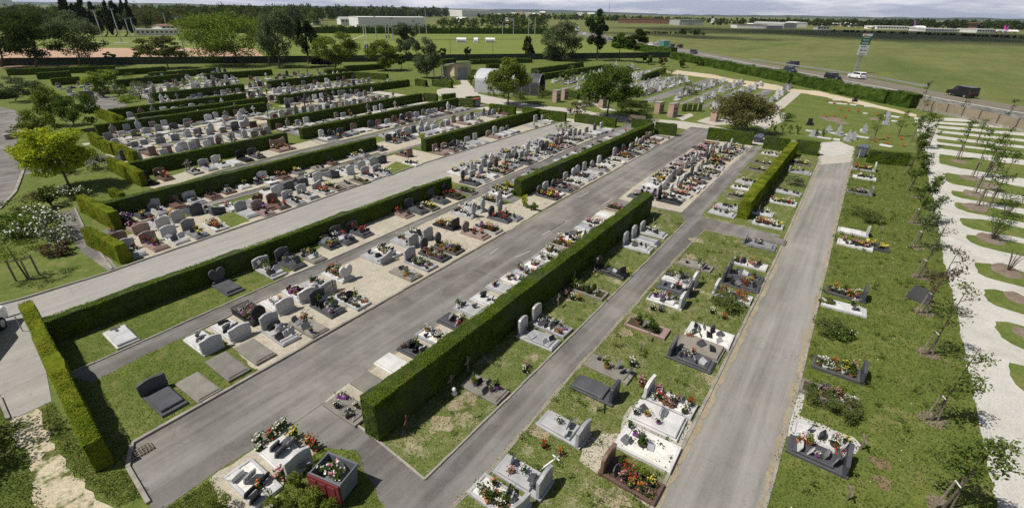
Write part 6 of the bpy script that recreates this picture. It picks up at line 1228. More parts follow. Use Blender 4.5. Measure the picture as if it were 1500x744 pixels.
box_building('warehouse', 'long white warehouse in the field with brown upper storey', 'warehouse', (1079, 41.8), (1122, 42.6), 35.8, 25, 'chalk', 'brownwall', 'flat', 0)
box_building('warehouse', 'grey lean-to right of the long white warehouse', 'warehouse', (1122.5, 42.8), (1146, 43), 38, 25, 'roofgrey', 'roofgrey', 'flat')
box_building('hangar', 'grey arched hangar, left of three', 'hangar', (1126, 41), (1147, 41.3), 32.5, 40, 'roofgrey', 'roofgrey', 'vault', 0, 'hangars')
box_building('hangar', 'grey arched hangar, middle of three', 'hangar', (1147, 42.2), (1166, 42.4), 33.3, 40, 'roofgrey', 'roofgrey', 'vault', 0, 'hangars')
box_building('hangar', 'white arched hangar, right of three', 'hangar', (1163, 40.6), (1181, 40.9), 32.5, 30, 'chalk', 'roofwhite', 'vault', 0, 'hangars')
box_building('hut', 'white hut in the middle of the far field', 'hut', (1197, 44.2), (1214, 44.5), 39.2, 10, 'chalk', 'roofgrey', 'flat', 4)
box_building('terminal', 'long white terminal building left of the aircraft', 'terminal', (1284, 43.4), (1340, 44.4), 38.5, 30, 'chalk', 'roofwhite', 'flat', 14)
box_building('terminal', 'long white terminal building left of the control tower', 'terminal', (1355, 46.8), (1409, 47.6), 42.3, 25, 'chalk', 'roofwhite', 'flat', 14)
box_building('terminal', 'white terminal building right of the control tower', 'terminal', (1430, 48.6), (1460, 49), 43, 25, 'chalk', 'roofwhite', 'flat', 8)
tw = P(1422, 46.5); root = empty('control_tower', tw, 0, 'brown control tower over the far terminal', 'tower'); hT = max(10, ztop(tw, 33.5)); mb = MB(); mb.box(-4, 4, -4, 4, 0, hT * .72); mb.build('shaft', M_['brownwall'], root); mb = MB(); mb.box(-5, 5, -5, 5, hT * .72, hT * .92, 0, .3); mb.build('cab', M_['glass'], root); mb = MB(); mb.box(-5.4, 5.4, -5.4, 5.4, hT * .92, hT); mb.build('roof', M_['tile'], root)
def plane(label, x, y, sc, rz, tail, body='chalk'):
    p = P(x, y); root = empty('aeroplane', p, rz, label, 'aeroplane', 'aeroplanes at the far terminal'); L_ = 36 * sc; r_ = 2 * sc; z = 3.4 * sc
    mb = MB(); mb.tube([(-L_ / 2, 0, z + .8 * sc), (-L_ * .35, 0, z + .2 * sc), (-L_ * .2, 0, z), (L_ * .38, 0, z), (L_ * .47, 0, z - .3 * sc), (L_ / 2, 0, z - .7 * sc)], [.3 * sc, 1.4 * sc, r_, r_, 1.3 * sc, .3 * sc], 12); mb.build('fuselage', M_[body], root, smooth=True)
    for s_ in (-1, 1): wm = MB(); wm.add([(3 * sc, s_ * r_ * .8, z - 1), (-3 * sc, s_ * r_ * .8, z - 1), (-6.5 * sc, s_ * 17 * sc, z), (-4.5 * sc, s_ * 17 * sc, z), (3 * sc, s_ * r_ * .8, z - .6), (-3 * sc, s_ * r_ * .8, z - .6), (-6.5 * sc, s_ * 17 * sc, z + .2), (-4.5 * sc, s_ * 17 * sc, z + .2)], [(0, 1, 2, 3), (4, 7, 6, 5), (0, 4, 5, 1), (1, 5, 6, 2), (2, 6, 7, 3), (3, 7, 4, 0)]); wm.build('wing', M_[body], root); em = MB(); em.tube([(3.5 * sc, s_ * 6 * sc, z - 1.6 * sc), (0, s_ * 6 * sc, z - 1.6 * sc)], 1.1 * sc, 10); em.build('engine', M_[tail], root)
    tm_ = MB(); tm_.prism([(-L_ * .48, z + .5 * sc), (-L_ * .34, z + .8 * sc), (-L_ * .44, z + 8 * sc), (-L_ * .51, z + 8 * sc)], -.25, .25); tm_.build('tail_fin', M_[tail], root)
    gmn = MB(); gmn.tube([(0, 0, 0), (0, 0, z)], .4, 6); gmn.tube([(L_ * .36, 0, 0), (L_ * .36, 0, z)], .3, 6); gmn.build('undercarriage', M_['darkmetal'], root)
plane('white aeroplane with a bright pink tail, rightmost at the far terminal', 1479, 49.3, .7, R(205), 'magenta'); plane('white aeroplane with violet tail left of the control tower', 1345, 44.6, 1.0, R(200), 'violet'); plane('white aeroplane with a violet tail beside the pink-tailed one', 1466, 49.2, .7, R(150), 'violet')
hr_ = random.Random(3); HB = [(748, 23, 8), (757, 24, 9), (768, 23, 10), (779, 24, 9), (790, 23.4, 8), (727, 37, 10), (735, 38, 9), (600, 36, 0), (845, 24.5, 9), (860, 25, 10), (1104, 33, 8), (1115, 33.6, 9), (1205, 38.4, 12), (1218, 39, 12), (1232, 39.3, 12), (1245, 39.8, 10), (1262, 40.2, 8), (1040, 34, 6), (1052, 34, 7), (980, 32, 7), (1094, 38.6, 8), (380, 43, 8), (1270, 43.2, 6), (440, 33, 8), (725, 26, 8), (740, 31, 9)]
for k, (x, y, w) in enumerate(HB):
    if not w: continue
    box_building('house', 'small far house on the skyline, %s from the left' % ORD(sorted(q_[0] for q_ in HB if q_[2]).index(x) + 1), 'house', (x, y), (x + w, y + .2), y - hr_.uniform(4, 6.5), 9, hr_.choice(('chalk', 'beige', 'chalk')), hr_.choice(('tile', 'roofgrey', 'roofgrey', 'roofwhite')), hr_.choice(('gable', 'flat', 'gable')), 3, 'houses of the far town')
# goal posts, floodlights, dug-outs
def mast(label, base, ty, r_=.12, lamp=True, name='light_mast', cat='light mast', tx=None):
    p = P(*base); h = ztop(p, ty); root = empty(name, p, R(20), label, cat, 'masts round the sports pitches'); mb = MB(); mb.tube([(0, 0, -.1), (0, 0, h)], [r_ * 1.3, r_ * .8], 8); mb.build('pole', M_['metal'], root)
    if lamp:
        mb = MB(); mb.box(-1, 1, -.12, .12, h - .1, h + .05); mb.build('crossarm', M_['metal'], root)
        for s_ in (-.8, 0, .8): lm = MB(); lm.box(s_ - .22, s_ + .22, -.3, .15, h + .05, h + .45, 0, .05); lm.build('lamp', M_['glass'], root)
for k, (x, y, ty) in enumerate(((154, 67, 16), (178, 62, 14), (192, 58, 28), (200, 58, 27), (273, 86, 25.5), (280, 43.5, 28), (552, 60, 24.5), (576, 60, 28), (607, 60, 32), (614.5, 50, 35), (625, 51, 11), (736, 52, 34), (752, 51.5, 27), (774, 55, 26), (783, 62, 26), (247, 50, 20))):
    mast('%s light mast from the left around the sports pitches' % ORD(sorted((154, 178, 192, 200, 273, 280, 552, 576, 607, 614.5, 625, 736, 752, 774, 783, 247)).index(x) + 1), (x, y), ty, .2)
for k, (x1, x2, y, ty, lab) in enumerate(((535.5, 538.5, 74, 36.5, 'tall white rugby posts left of the yellowish tree, nearest'), (566, 570, 57, 40, 'far rugby posts with blue pads, across the pitch'))):
    a, b = P(x1, y), P(x2, y - (1.2 if k == 0 else .4)); h = ztop(a, ty); root = empty('rugby_posts', a, 0, lab, 'goal posts'); d_ = b - a
    for q_ in (Vector((0, 0, 0)), d_): mb = MB(); mb.tube([q_, q_ + Vector((0, 0, h))], .1, 8); mb.build('post', M_['chalk'], root); mb = MB(); mb.tube([q_, q_ + Vector((0, 0, 1.9))], .3, 8); mb.build('pad', M_['blue'], root)
    mb = MB(); mb.tube([Vector((0, 0, h * .3)), d_ + Vector((0, 0, h * .3))], .08, 8); mb.build('crossbar', M_['chalk'], root)
a, b = P(170, 70.5), P(191, 70); root = empty('football_goal', a, 0, 'white football goal on the clay pitch', 'goal'); d_ = b - a; hg = ztop(a, 63.5)
for q_ in (Vector((0, 0, 0)), d_): mb = MB(); mb.tube([q_, q_ + Vector((0, 0, hg))], .12, 8); mb.build('post', M_['chalk'], root)
mb = MB(); mb.tube([Vector((0, 0, hg)), d_ + Vector((0, 0, hg))], .12, 8); mb.build('crossbar', M_['chalk'], root)
for x0, x1, lab in ((669, 683, 'left white dug-out shelter beside the pitch'), (695, 701, 'small middle white shelter beside the pitch'), (711, 725, 'right white dug-out shelter beside the pitch')):
    a, b, Ln, an = axes((x0, 62.5), (x1, 62.7)); root = empty('dugout', a, an, lab, 'dug-out', 'white shelters beside the pitch'); mb = MB(); o_ = [(-1.2 * math.cos(t), .9 + 1.3 * math.sin(t)) for t in np.linspace(0, PI, 10)] + [(1.2, 0), (-1.2, 0)]; mb.prism(o_, 0, Ln); mb.v = [(y, x, z) for x, y, z in mb.v]; mb.f = [f[::-1] for f in mb.f]; mb.build('shell', M_['roofwhite'], root); mb = MB(); mb.box(.3, Ln - .3, -1.26, -1.21, .2, 1.0); mb.build('opening', M_['greywall'], root)
mb = MB(); p = P(1180, 30); 
# windbreak fence at the edge of the sports ground
def wfence(label, pts, h, step=5):
    root = empty('windbreak_fence', P(*pts[0]), 0, label, 'fence'); b0 = P(*pts[0]); pm = MB()
    for a, b in zip(pts[:-1], pts[1:]):
        a, b = P(*a) - b0, P(*b) - b0; d_ = b - a; n_ = max(1, int(d_.length / step)); an = math.atan2(d_.y, d_.x)
        mb = MB(); c_ = (a + b) / 2; mb.obox((c_.x, c_.y), an, d_.length / 2, .03, .05, h); mb.build('screen', M_['mesh_green'], root)
        for k in range(n_): q_ = a + d_ * k / n_; pm.tube([(q_.x, q_.y, 0), (q_.x, q_.y, h + .25)], .06, 6); pm.f = pm.f
    o = pm.build('posts', M_['darkmetal'], root); o.name = 'post_row'; o['kind'] = 'stuff'
wfence('dark green windbreak fence along the sports ground, left part', [(-60, 102), (20, 97), (400, 93), (560, 91)], 1.9)
wfence('dark green windbreak fence along the sports ground, right part', [(564, 91), (780, 88), (983, 85)], 1.9)
def wire(label, pts, h):
    b0 = P(*pts[0]); root = empty('net_fence', b0, 0, label, 'fence')
    for a, b in zip(pts[:-1], pts[1:]):
        a, b = P(*a) - b0, P(*b) - b0; d_ = b - a; n_ = max(1, int(d_.length / 12))
        mb = MB(); mb.tube([a + Vector((0, 0, h)), b + Vector((0, 0, h))], .05, 5); mb.build('rail', M_['darkmetal'], root)
        for k in range(n_ + 1): q_ = a + d_ * k / n_; mb = MB(); mb.tube([q_, q_ + Vector((0, 0, h))], .06, 5); mb.build('post', M_['darkmetal'], root)
wire('tall thin net posts along the near edge of the middle pitch', [(500, 84), (660, 81), (780, 79)], 5.0)
# ------------------------------------------------------------------ the outer road
def crash_rail(label, pts):
    b0 = P(*pts[0]); root = empty('crash_barrier', b0, 0, label, 'barrier')
    bm_ = MB(); k_ = 0
    for a, b in zip(pts[:-1], pts[1:]):
        a, b = P(*a) - b0, P(*b) - b0; d_ = b - a; an = math.atan2(d_.y, d_.x); c_ = (a + b) / 2; bm_.obox((c_.x, c_.y), an, d_.length / 2, .05, .5, .8)
        for k in range(int(d_.length / 4)):
            q_ = a + d_ * k / int(d_.length / 4); k_ += 1
            if k_ < 90: mb = MB(); mb.obox((q_.x, q_.y), an, .05, .05, 0, .55); mb.build('post', M_['metal'], root)
    bm_.build('rail', M_['metal'], root)
crash_rail('long grey crash barrier on the far side of the outer road', [(1100, 90), (1166, 99.8), (1266, 114), (1359, 131.5)])
A_, B_ = P(1343, 159.5), P(1506, 196); d_ = B_ - A_; an = math.atan2(d_.y, d_.x); hN = ztop(A_, 145); npan = 6
root = empty('noise_barrier', A_, an, 'timber noise barrier on a pale concrete base beside the outer road', 'barrier'); Ln = d_.length * 1.35; npan = 9
mb = MB(); mb.box(0, Ln, -.12, .12, -.1, hN * .25); mb.build('base', M_['kerb'], root)
for k in range(npan): mb = MB(); x0 = Ln * k / npan; mb.box(x0 + .09, x0 + Ln / npan - .09, -.08, .08, hN * .25, hN); mb.build('timber_panel', M_['planks'], root)
for k in range(npan + 1): mb = MB(); x0 = Ln * k / npan; mb.box(x0 - .085, x0 + .085, -.11, .115, hN * .25 + .001, hN + .05); mb.build('post', M_['darkmetal'], root)
# road direction sign
ps = P(1253, 107); root = empty('road_sign', ps, math.atan2(CR[1], CR[0]), 'tall road sign with green and white panels beside the outer road', 'road sign'); sc = depth(ps) / FPX; hs = ztop(ps, 50); z0 = ztop(ps, 81); wS = 13.5 * sc
mb = MB(); [mb.box(x - .14, x + .14, -.14, .14, -.1, hs - .2) for x in (-.35, .35)]; mb.build('post', M_['metal'], root)
bands = [('white_sign', .0, .11), ('green_sign', .115, .345), ('green_sign', .35, .51), ('white_sign', .53, .66), ('white_sign', .68, .85), ('white_sign', .87, 1.0)]
for m_, a, b in bands:
    zt, zb = hs - (hs - z0) * a, hs - (hs - z0) * b; mb = MB(); mb.box(-wS / 2, wS / 2, -.26, -.16, zb, zt, 0, .0); pn = mb.build('panel', M_[m_], root)
    lm = MB(); rr = random.Random(int(a * 100)); n_ = 2 if b - a > .2 else 1
    if a > 0:
        for k in range(n_):
            zc = zb + (zt - zb) * (k + .5) / n_; hh_ = (zt - zb) / n_ * .17; x = -wS * .36
            while x < wS * .3: w_ = rr.uniform(.12, .3); lm.box(x, x + w_, -.275, -.262, zc - hh_, zc + hh_ * rr.uniform(.6, 1)); x += w_ + .1
        lm.build('lettering', M_['white_sign' if m_ == 'green_sign' else 'dg'], pn)
    else:
        lm.box(-wS * .42, -wS * .05, -.275, -.262, zb + .15, zt - .15); lm.build('yellow_plate', M_['yellow_sign'], pn)
def car(label, x, y, rz, paint, kind='car', sc=1.0, name='car', group='cars on the outer road'):
    p = P(x, y) if not isinstance(x, Vector) else x; root = empty(name, p, rz, label, 'van' if kind == 'van' else 'car', group)
    if kind == 'car':
        L_, W_, prof = 4.3, 1.75, [(-2.15, .3), (2.1, .3), (2.15, .55), (2.05, .72), (1.1, .88), (-1.95, .95), (-2.15, .8)]; cab = [(-1.95, .93), (1.05, .86), (.35, 1.42), (-1.1, 1.47), (-1.7, 1.35)]
    elif kind == 'suv':
        L_, W_, prof = 4.4, 1.85, [(-2.2, .35), (2.15, .35), (2.2, .65), (2.1, .9), (1.1, 1.02), (-2.1, 1.05), (-2.2, .9)]; cab = [(-2.1, 1.04), (1.05, 1.0), (.4, 1.62), (-1.7, 1.68), (-2.05, 1.55)]
    else:
        L_, W_, prof = 5.3, 1.95, [(-2.65, .35), (2.6, .35), (2.65, .75), (2.5, 1.05), (1.75, 1.2), (-2.6, 1.25), (-2.65, 1.0)]; cab = [(-2.62, 1.23), (1.75, 1.18), (1.0, 1.95), (.6, 2.05), (-2.45, 2.05), (-2.6, 1.95)]
    mb = MB(); mb.prism(prof, -W_ / 2, W_ / 2, 0, .05); mb.build('body', M_['car_' + paint], root)
    mb = MB(); k_ = .86; cw = W_ / 2 * .9; mb.prism(cab, -cw, cw, 0, .04); mb.build('cabin', M_['car_' + paint], root)
    cx = sum(q_[0] for q_ in cab) / len(cab); cz = sum(q_[1] for q_ in cab) / len(cab)
    for s_ in (-1, 1):
        gw = MB(); sh = [(cx + (x_ - cx) * .86, cz + (z_ - cz) * .7 + .02) for x_, z_ in cab]
        if kind == 'van': sh = [(q_[0], q_[1]) for q_ in ((.3, 1.3), (1.5, 1.28), (.95, 1.85), (.3, 1.85))]
        gw.prism(sh, s_ * cw - .012, s_ * cw + .012); gw.build('side_window', M_['glass'], root)
    e0, e1 = cab[1], cab[2]; gw = MB(); gw.add([(e0[0] + .012, -cw * .88, e0[1] + .04), (e0[0] + .012, cw * .88, e0[1] + .04), (e1[0] + .012, cw * .84, e1[1] - .03), (e1[0] + .012, -cw * .84, e1[1] - .03)], [(0, 1, 2, 3)]); gw.build('windscreen', M_['glass'], root)
    xb = min(q_[0] for q_ in cab); gw = MB(); gw.box(xb - .0, xb + .06, -cw * .8, cw * .8, cab[0][1] + .1, cab[-1][1] - .02); gw.build('rear_window', M_['glass'], root)
    for a in (-1, 1):
        for b in (-1, 1):
            wm = MB(); wm.tube([(a * L_ * .3, b * (W_ / 2 - .1), .32), (a * L_ * .3, b * (W_ / 2 + .02), .32)], .32, 14); w_ = wm.build('wheel', M_['tyre'], root); rm = MB(); rm.tube([(a * L_ * .3, b * (W_ / 2 + .02), .32), (a * L_ * .3, b * (W_ / 2 + .035), .32)], .19, 12); rm.build('rim', M_['metal'], w_)
        lm = MB(); lm.box(L_ / 2 - .06, L_ / 2 + .012, a * W_ * .36 - .2, a * W_ * .36 + .2, .6, .75); lm.build('headlight', M_['headlight'], root)
        lm = MB(); zt_ = prof[-1][1]; lm.box(-L_ / 2 - .012, -L_ / 2 + .06, a * W_ * .42 - .12, a * W_ * .42 + .12, zt_ - .1, zt_ + .15); lm.build('tail_light', M_['taillight'], root)
    return root
rdir = P(1500, 166.5) - P(1167, 105.5); ra = math.atan2(rdir.y, rdir.x)
car('large black van on the outer road above the timber barrier', 1407, 142, ra + PI, 'black', 'van', 1.0, 'van'); car('white estate car passing the tall road sign', 1254, 115.5, ra + PI, 'white', 'suv'); car('black four-wheel-drive car left of the road sign', 1219, 117.5, ra, 'black', 'suv'); car('dark car in the far lane, farther left than the black one', 1160, 97.5, ra + PI, 'darkblue', 'suv')
car('dark blue car half behind the road hedge', 1157, 106, ra, 'darkblue', 'car'); ra2 = math.atan2(*(lambda v: (v.y, v.x))(P(1100, 96) - P(1000, 74.5))); car('dark grey car following the tractor', 1016, 79, ra2, 'darkblue', 'suv')
car('white car ahead of the tractor, far down the road', 953, 68, ra2, 'white', 'car'); car('silver car beyond the white one on the outer road', 963, 65, ra2 + PI, 'silver', 'car'); car('small white car farthest along the road, left of the pine', 856, 52, ra2, 'white', 'car'); car('dark car behind the tractor trailer, far lane', 995, 70.5, ra2 + PI, 'black', 'suv'); car('far grey car seen behind the layered pine', 893, 59, ra2, 'grey', 'car')
car('white car parked at the left edge, only its rear visible', -52, 512, R(58), 'white', 'suv', 1, 'car', 'parked cars')
mb = MB(); mb.tube([(0, 0, .35), (.5, .02, .35), (.62, .03, .42)], .03, 6); o = mb.build('tow_bar', M_['darkmetal'], None, P(14, 474), R(-8)); tag(o, 'black tow bar behind the parked white car', 'tow bar')
mb = MB(); mb.tube([(0, 0, 0), (0, 0, .9)], .025, 6); tag(mb.build('metal_post', M_['metal'], None, P(34, 486)), 'thin metal post beside the parking ground hedge', 'post')
def truck(label, x, y, rz):
    p = P(x, y); root = empty('lorry', p, rz, label, 'lorry'); mb = MB(); mb.box(-4, 1.8, -1.25, 1.25, 1, 3.8, 0, .05); mb.build('box_body', M_['chalk'], root); mb = MB(); mb.box(2, 4, -1.2, 1.2, .6, 3.0, 0, .1); mb.build('cab', M_['car_white'], root); mb = MB(); mb.box(4.0, 4.03, -1, 1, 1.8, 2.7); mb.build('windscreen', M_['glass'], root)
    for a in (-3, -1.8, 2.8):
        for b in (-1, 1): wm = MB(); wm.tube([(a, b * 1.0, .5), (a, b * 1.25, .5)], .5, 12); wm.build('wheel', M_['tyre'], root)
truck('white lorry far along the outer road behind the willow', 845, 46.5, ra2)
pt_ = P(984, 76); root = empty('tractor', pt_, ra2, 'green tractor on the outer road, trees hiding its wheels', 'tractor')
mb = MB(); mb.prism([(-.8, .9), (2, .9), (2.1, 1.7), (.6, 1.8), (-.8, 1.6)], -.5, .5, 0, .04); mb.build('bonnet', M_['car_darkgreen'], root); mb = MB(); mb.prism([(-1.4, 1.4), (.5, 1.4), (.3, 2.9), (-1.2, 2.9)], -.8, .8, 0, .04); mb.build('cab', M_['glass'], root); mb = MB(); mb.box(-1.4, .5, -.9, .9, 2.88, 3.05); mb.build('cab_roof', M_['car_darkgreen'], root)
for a, r_ in ((-.9, .9), (1.5, .6)):
    for b in (-1, 1): wm = MB(); wm.tube([(a, b * .7, r_), (a, b * 1.2, r_)], r_, 16); w_ = wm.build('wheel', M_['tyre'], root); rm = MB(); rm.tube([(a, b * 1.2, r_), (a, b * 1.23, r_)], r_ * .55, 12); rm.build('rim', M_['yellow_sign'], w_)
pt_ = P(973, 72.5); root = empty('farm_trailer', pt_, ra2, 'tall teal farm trailer behind the tractor', 'trailer'); mb = MB(); mb.box(-4, 2.4, -1.3, 1.3, 1.1, 3.4, 0, .05); mb.build('hopper', M_['car_teal'], root); mb = MB(); mb.box(-4.05, 2.45, -1.35, 1.35, 3.3, 3.7); mb.build('tarpaulin', M_['greywall'], root)
for a in (-2, -.4):
    for b in (-1, 1): wm = MB(); wm.tube([(a, b * .9, .6), (a, b * 1.3, .6)], .6, 12); wm.build('wheel', M_['tyre'], root)
# two people? none visible; utility board on the left island
p = P(131, 150); root = empty('information_board', p, R(-30), 'dark information board on two posts by the side path', 'board'); mb = MB(); mb.box(-.9, .9, -.06, .06, .7, 1.7); mb.build('board', M_['dg'], root)
for s_ in (-.7, .7): mb = MB(); mb.box(s_ - .05, s_ + .05, -.05, .05, 0, .7); mb.build('post', M_['darkmetal'], root)
p = P(24, 202); mb = MB(); mb.box(-1.1, 1.1, -.4, .4, 0, .6, 0, .03); o = mb.build('concrete_planter', M_['kerb'], None, p, R(10)); tag(o, 'concrete planter box at the edge of the left lane', 'planter')
mb = MB(); mb.quads(leaves(crown_cloud(200, .9, .3, .25, 10, np.random.default_rng(2))[0] + np.array([0, 0, .75]), .12)); tag(mb.build('planter_plants', M_['fo_mid'], None, p, R(10)), 'green plants growing in the concrete planter by the lane', 'plants')
# radio mast on the skyline
mast('thin red and white radio mast on the skyline', (891, 30), 4.5, .5, False, 'radio_mast', 'radio mast')

# ------------------------------------------------------------------ far woods, hedgerows, hills
def wood(name, label, line_, n, depth_, hpx, fol, leafk=1.0, spread=1.0, cl=None):
    """a far mass of trees following image points on the ground; hpx = rows of the tree tops at those points"""
    mb = MB(); rr = np.random.default_rng(len(label) * 7 + n); L_ = line_; seg = [abs(L_[k + 1][0] - L_[k][0]) for k in range(len(L_) - 1)]; tot = sum(seg)
    for i in range(n):
        s_ = rr.uniform(0, tot); k = 0
        while k < len(seg) - 1 and s_ > seg[k]: s_ -= seg[k]; k += 1
        t = s_ / max(seg[k], 1e-6); x = L_[k][0] + (L_[k + 1][0] - L_[k][0]) * t; y = L_[k][1] + (L_[k + 1][1] - L_[k][1]) * t; ty = hpx[k] + (hpx[k + 1] - hpx[k]) * t
        p = P(x, y); h = ztop(p, ty) * rr.uniform(.72, 1.08); away = Vector((p.x, p.y, 0)).normalized() * rr.uniform(0, depth_); q_ = p + away; h *= 1 + away.length / p.length * .3
        h = max(h, 2); r_ = h * rr.uniform(.3, .5) * spread; dd = depth((q_.x, q_.y, 0)); lf = max(.5, dd * .0028) * leafk; m_ = int(min(420, max(60, 3.2 * r_ * h * 2.2 / (lf * lf))))
        C, _ = crown_cloud(m_, r_, r_, h * .5, 12, rr, .45, csize=.45); C += np.array([q_.x, q_.y, h * .52]); mb.quads(leaves(C, lf, .3, .8, rr), int(rr.uniform(0, len(fol))))
    o = mb.build(name, [M_['fo_' + f] for f in fol]); return tag(o, label, 'wood', None, 'stuff')
wood('far_woodland', 'mixed green woodland filling the skyline on the left', [(-60, 46), (200, 44), (330, 43), (470, 38)], 420, 220, [13, 11.5, 10.5, 12], ('forest', 'mid', 'dark', 'forest', 'olive'))
wood('far_woodland', 'woodland behind the long white-roofed stand', [(330, 36), (450, 32), (560, 28), (655, 25)], 320, 200, [9, 9, 9.5, 12], ('forest', 'dark', 'forest', 'mid'))
wood('far_bushes', 'green bushes and trees behind the pitches', [(440, 46), (560, 45), (700, 46), (800, 47)], 130, 25, [37.5, 37.5, 35.5, 35.5], ('forest', 'mid', 'light', 'forest'))
wood('far_trees', 'trees around the houses right of the stand', [(640, 40), (720, 39), (800, 40)], 70, 60, [27, 24, 24], ('forest', 'dark', 'mid'))
wood('far_woodland', 'tree line across the skyline in the middle', [(700, 28), (800, 29), (880, 31), (990, 34), (1080, 35.5)], 300, 120, [20.5, 20, 22, 25.5, 27], ('forest', 'dark', 'light', 'forest'))
wood('far_woodland', 'tree line in front of the far hangars and houses', [(1040, 37), (1075, 38), (1110, 38.5)], 22, 30, [29.5, 31, 31], ('light', 'forest', 'mid'))
wood('far_woodland', 'dark tree line along the skyline on the right', [(1080, 36.5), (1200, 39.5), (1300, 41.5), (1400, 43.5), (1600, 48)], 480, 260, [28, 28.5, 29.5, 30, 34], ('forest', 'poplar', 'dark', 'forest'))
wood('far_scrub', 'clump of dark bushes in the middle of the field', [(998, 51), (1024, 51.5)], 26, 12, [42.5, 43.5], ('dark', 'forest'), .7)
wood('far_scrub', 'thin line of bushes left of the field clump', [(940, 50), (1000, 51), (1032, 52.5)], 40, 6, [47.5, 48.5, 50.2], ('dark', 'forest'), .6)
wood('far_scrub', 'dark hedgerow at the far edge of the field', [(1220, 47), (1300, 49.5), (1360, 51.5), (1500, 57)], 90, 10, [45.2, 47.8, 50.6, 55.6], ('poplar', 'forest'), .8)
hm = MB()
for (a0, a1, r0, hts) in ((78, 125, 5200, (40, 95, 120, 90, 110, 80, 60)), (20, 79, 6500, (20, 45, 40, 50, 35, 40, 30)), (-20, 22, 6200, (12, 22, 28, 20, 24, 16, 12))):
    n_ = 60; vs = []; rr = np.random.default_rng(int(r0))
    for k in range(n_ + 1):
        t = k / n_; an = R(a0 + (a1 - a0) * t); u = t * (len(hts) - 1); i_ = min(int(u), len(hts) - 2); h = hts[i_] + (hts[i_ + 1] - hts[i_]) * (u - i_) + rr.uniform(-4, 4)
        for r_, z_ in ((r0, -1), (r0 + 500, h), (r0 + 1500, h * .8), (r0 + 2500, -1)): vs.append((r_ * math.cos(an), r_ * math.sin(an), z_))
    hm.add(vs, [(k * 4 + j, k * 4 + j + 1, (k + 1) * 4 + j + 1, (k + 1) * 4 + j) for k in range(n_) for j in range(3)])
o = hm.build('hills', M_['hill'], smooth=True); o['kind'] = 'structure'
# grass blades, weeds and stones near the camera
def poly_of(*pts): return [(P(*p).x, P(*p).y) for p in pts]
strew('grass_tufts', 'short rough grass growing on the burial lawns', 'grass', 27000, B1, 0.056, 'fo_grass', .9, 2, .04)
strew('grass_tufts', 'short rough grass under the tall foreground hedge', 'grass', 11700, B2S, 0.052, 'fo_grass', .9, 2, .04)
strew('grass_tufts', 'lush grass of the right lawn below the staked trees', 'grass', 31500, LAWN_A, 0.068, 'fo_grass', .9, 2, .06)
strew('grass_tufts', 'mown grass of the left plot lawns', 'grass', 7200, LB3, 0.048, 'fo_grass', .9, 2, .03)
strew('grass_tufts', 'mown grass of the plots under the long low hedge', 'grass', 9000, LH, 0.048, 'fo_grass', .9, 2, .03)
strew('grass_tufts', 'grass between the yellowing hedge graves', 'grass', 9000, B1b, 0.060, 'fo_grass', .9, 2, .03)
strew('grass_tufts', 'grass at the lower left corner', 'grass', 4050, LBR, 0.056, 'fo_grass', .9, 2, .04); strew('grass_tufts', 'grass between the corner conifers', 'grass', 4050, LBB, 0.056, 'fo_grass', .9, 2, .04)
strew('grass_tufts', 'grass along the gravel walk at the lower left', 'grass', 7200, poly_of((0, 590), (16, 617), (48, 694), (66, 744), (60, 790), (-60, 790), (-60, 590)), 0.056, 'fo_grass', .9, 2, .04)
strew('grass_tufts', 'grass at the foot of the yellow-green corner hedge', 'grass', 4050, poly_of((60, 600), (84, 650), (100, 684), (140, 720), (172, 742), (216, 726), (190, 688), (160, 694), (120, 655), (76, 590)), 0.056, 'fo_grass', .9, 2, .04)
strew('pale_stones', 'pale stones and dry bits strewn in the rough grass', 'stones', 900, B2S, .05, 'pebble', 1.2); strew('pale_stones', 'pale stones scattered over the burial lawn', 'stones', 700, B1, .045, 'pebble', 1.2)
strew('stray_weeds', 'weedy clumps standing in the rough grass under the tall hedge', 'weeds', 110, B2S, .07, 'fo_weed', .3, 26, .18)
strew('stray_weeds', 'weedy clumps among the graves of the burial lawn', 'weeds', 130, B1, .075, 'fo_mid', .3, 26, .18)
strew('stray_weeds', 'tall weedy clumps in the right lawn', 'weeds', 170, LAWN_A, .085, 'fo_young', .3, 34, .24)
strew('daisies', 'small white flowers dotted in the right lawn', 'flowers', 160, LAWN_A, .06, 'blossom', 1.5, 0, .06)
strew('stray_weeds', 'small weeds sprouting through the beige gravel', 'weeds', 90, [(16, 18.6), (36, 18.6), (36, 23), (16, 23)], .07, 'fo_fresh', .2, 9, .05)

# the broken cloud above the far field; its shade lies across the field in bands
def cloud(label, pts, alt, r0):
    mb = MB(); rr = np.random.default_rng(len(pts) * 3 + int(alt)); off = Vector((math.cos(R(140)), math.sin(R(140)), 0)) * (alt / math.tan(R(57)))
    for (x, y, r_) in pts:
        c_ = P(x, y) + off
        for k in range(9):
            o_ = rr.normal(size=3) * np.array([.6, .6, .12]) * r_; n, m = 10, 6; vs = []; q_ = r_ * rr.uniform(.3, .75)
            for i in range(m + 1):
                for j in range(n):
                    a, b = PI * i / m, 2 * PI * j / n; w_ = q_ * (1 + rr.uniform(-.12, .12)); vs.append((c_.x + o_[0] + w_ * math.sin(a) * math.cos(b) * 1.3, c_.y + o_[1] + w_ * math.sin(a) * math.sin(b) * 1.3, alt + o_[2] + w_ * .3 * math.cos(a)))
            mb.add(vs, [(i * n + j, (i + 1) * n + j, (i + 1) * n + (j + 1) % n, i * n + (j + 1) % n) for i in range(m) for j in range(n)])
    o = mb.build('cloud', M_['cloud'], smooth=True); tag(o, label, 'cloud', None, 'stuff')
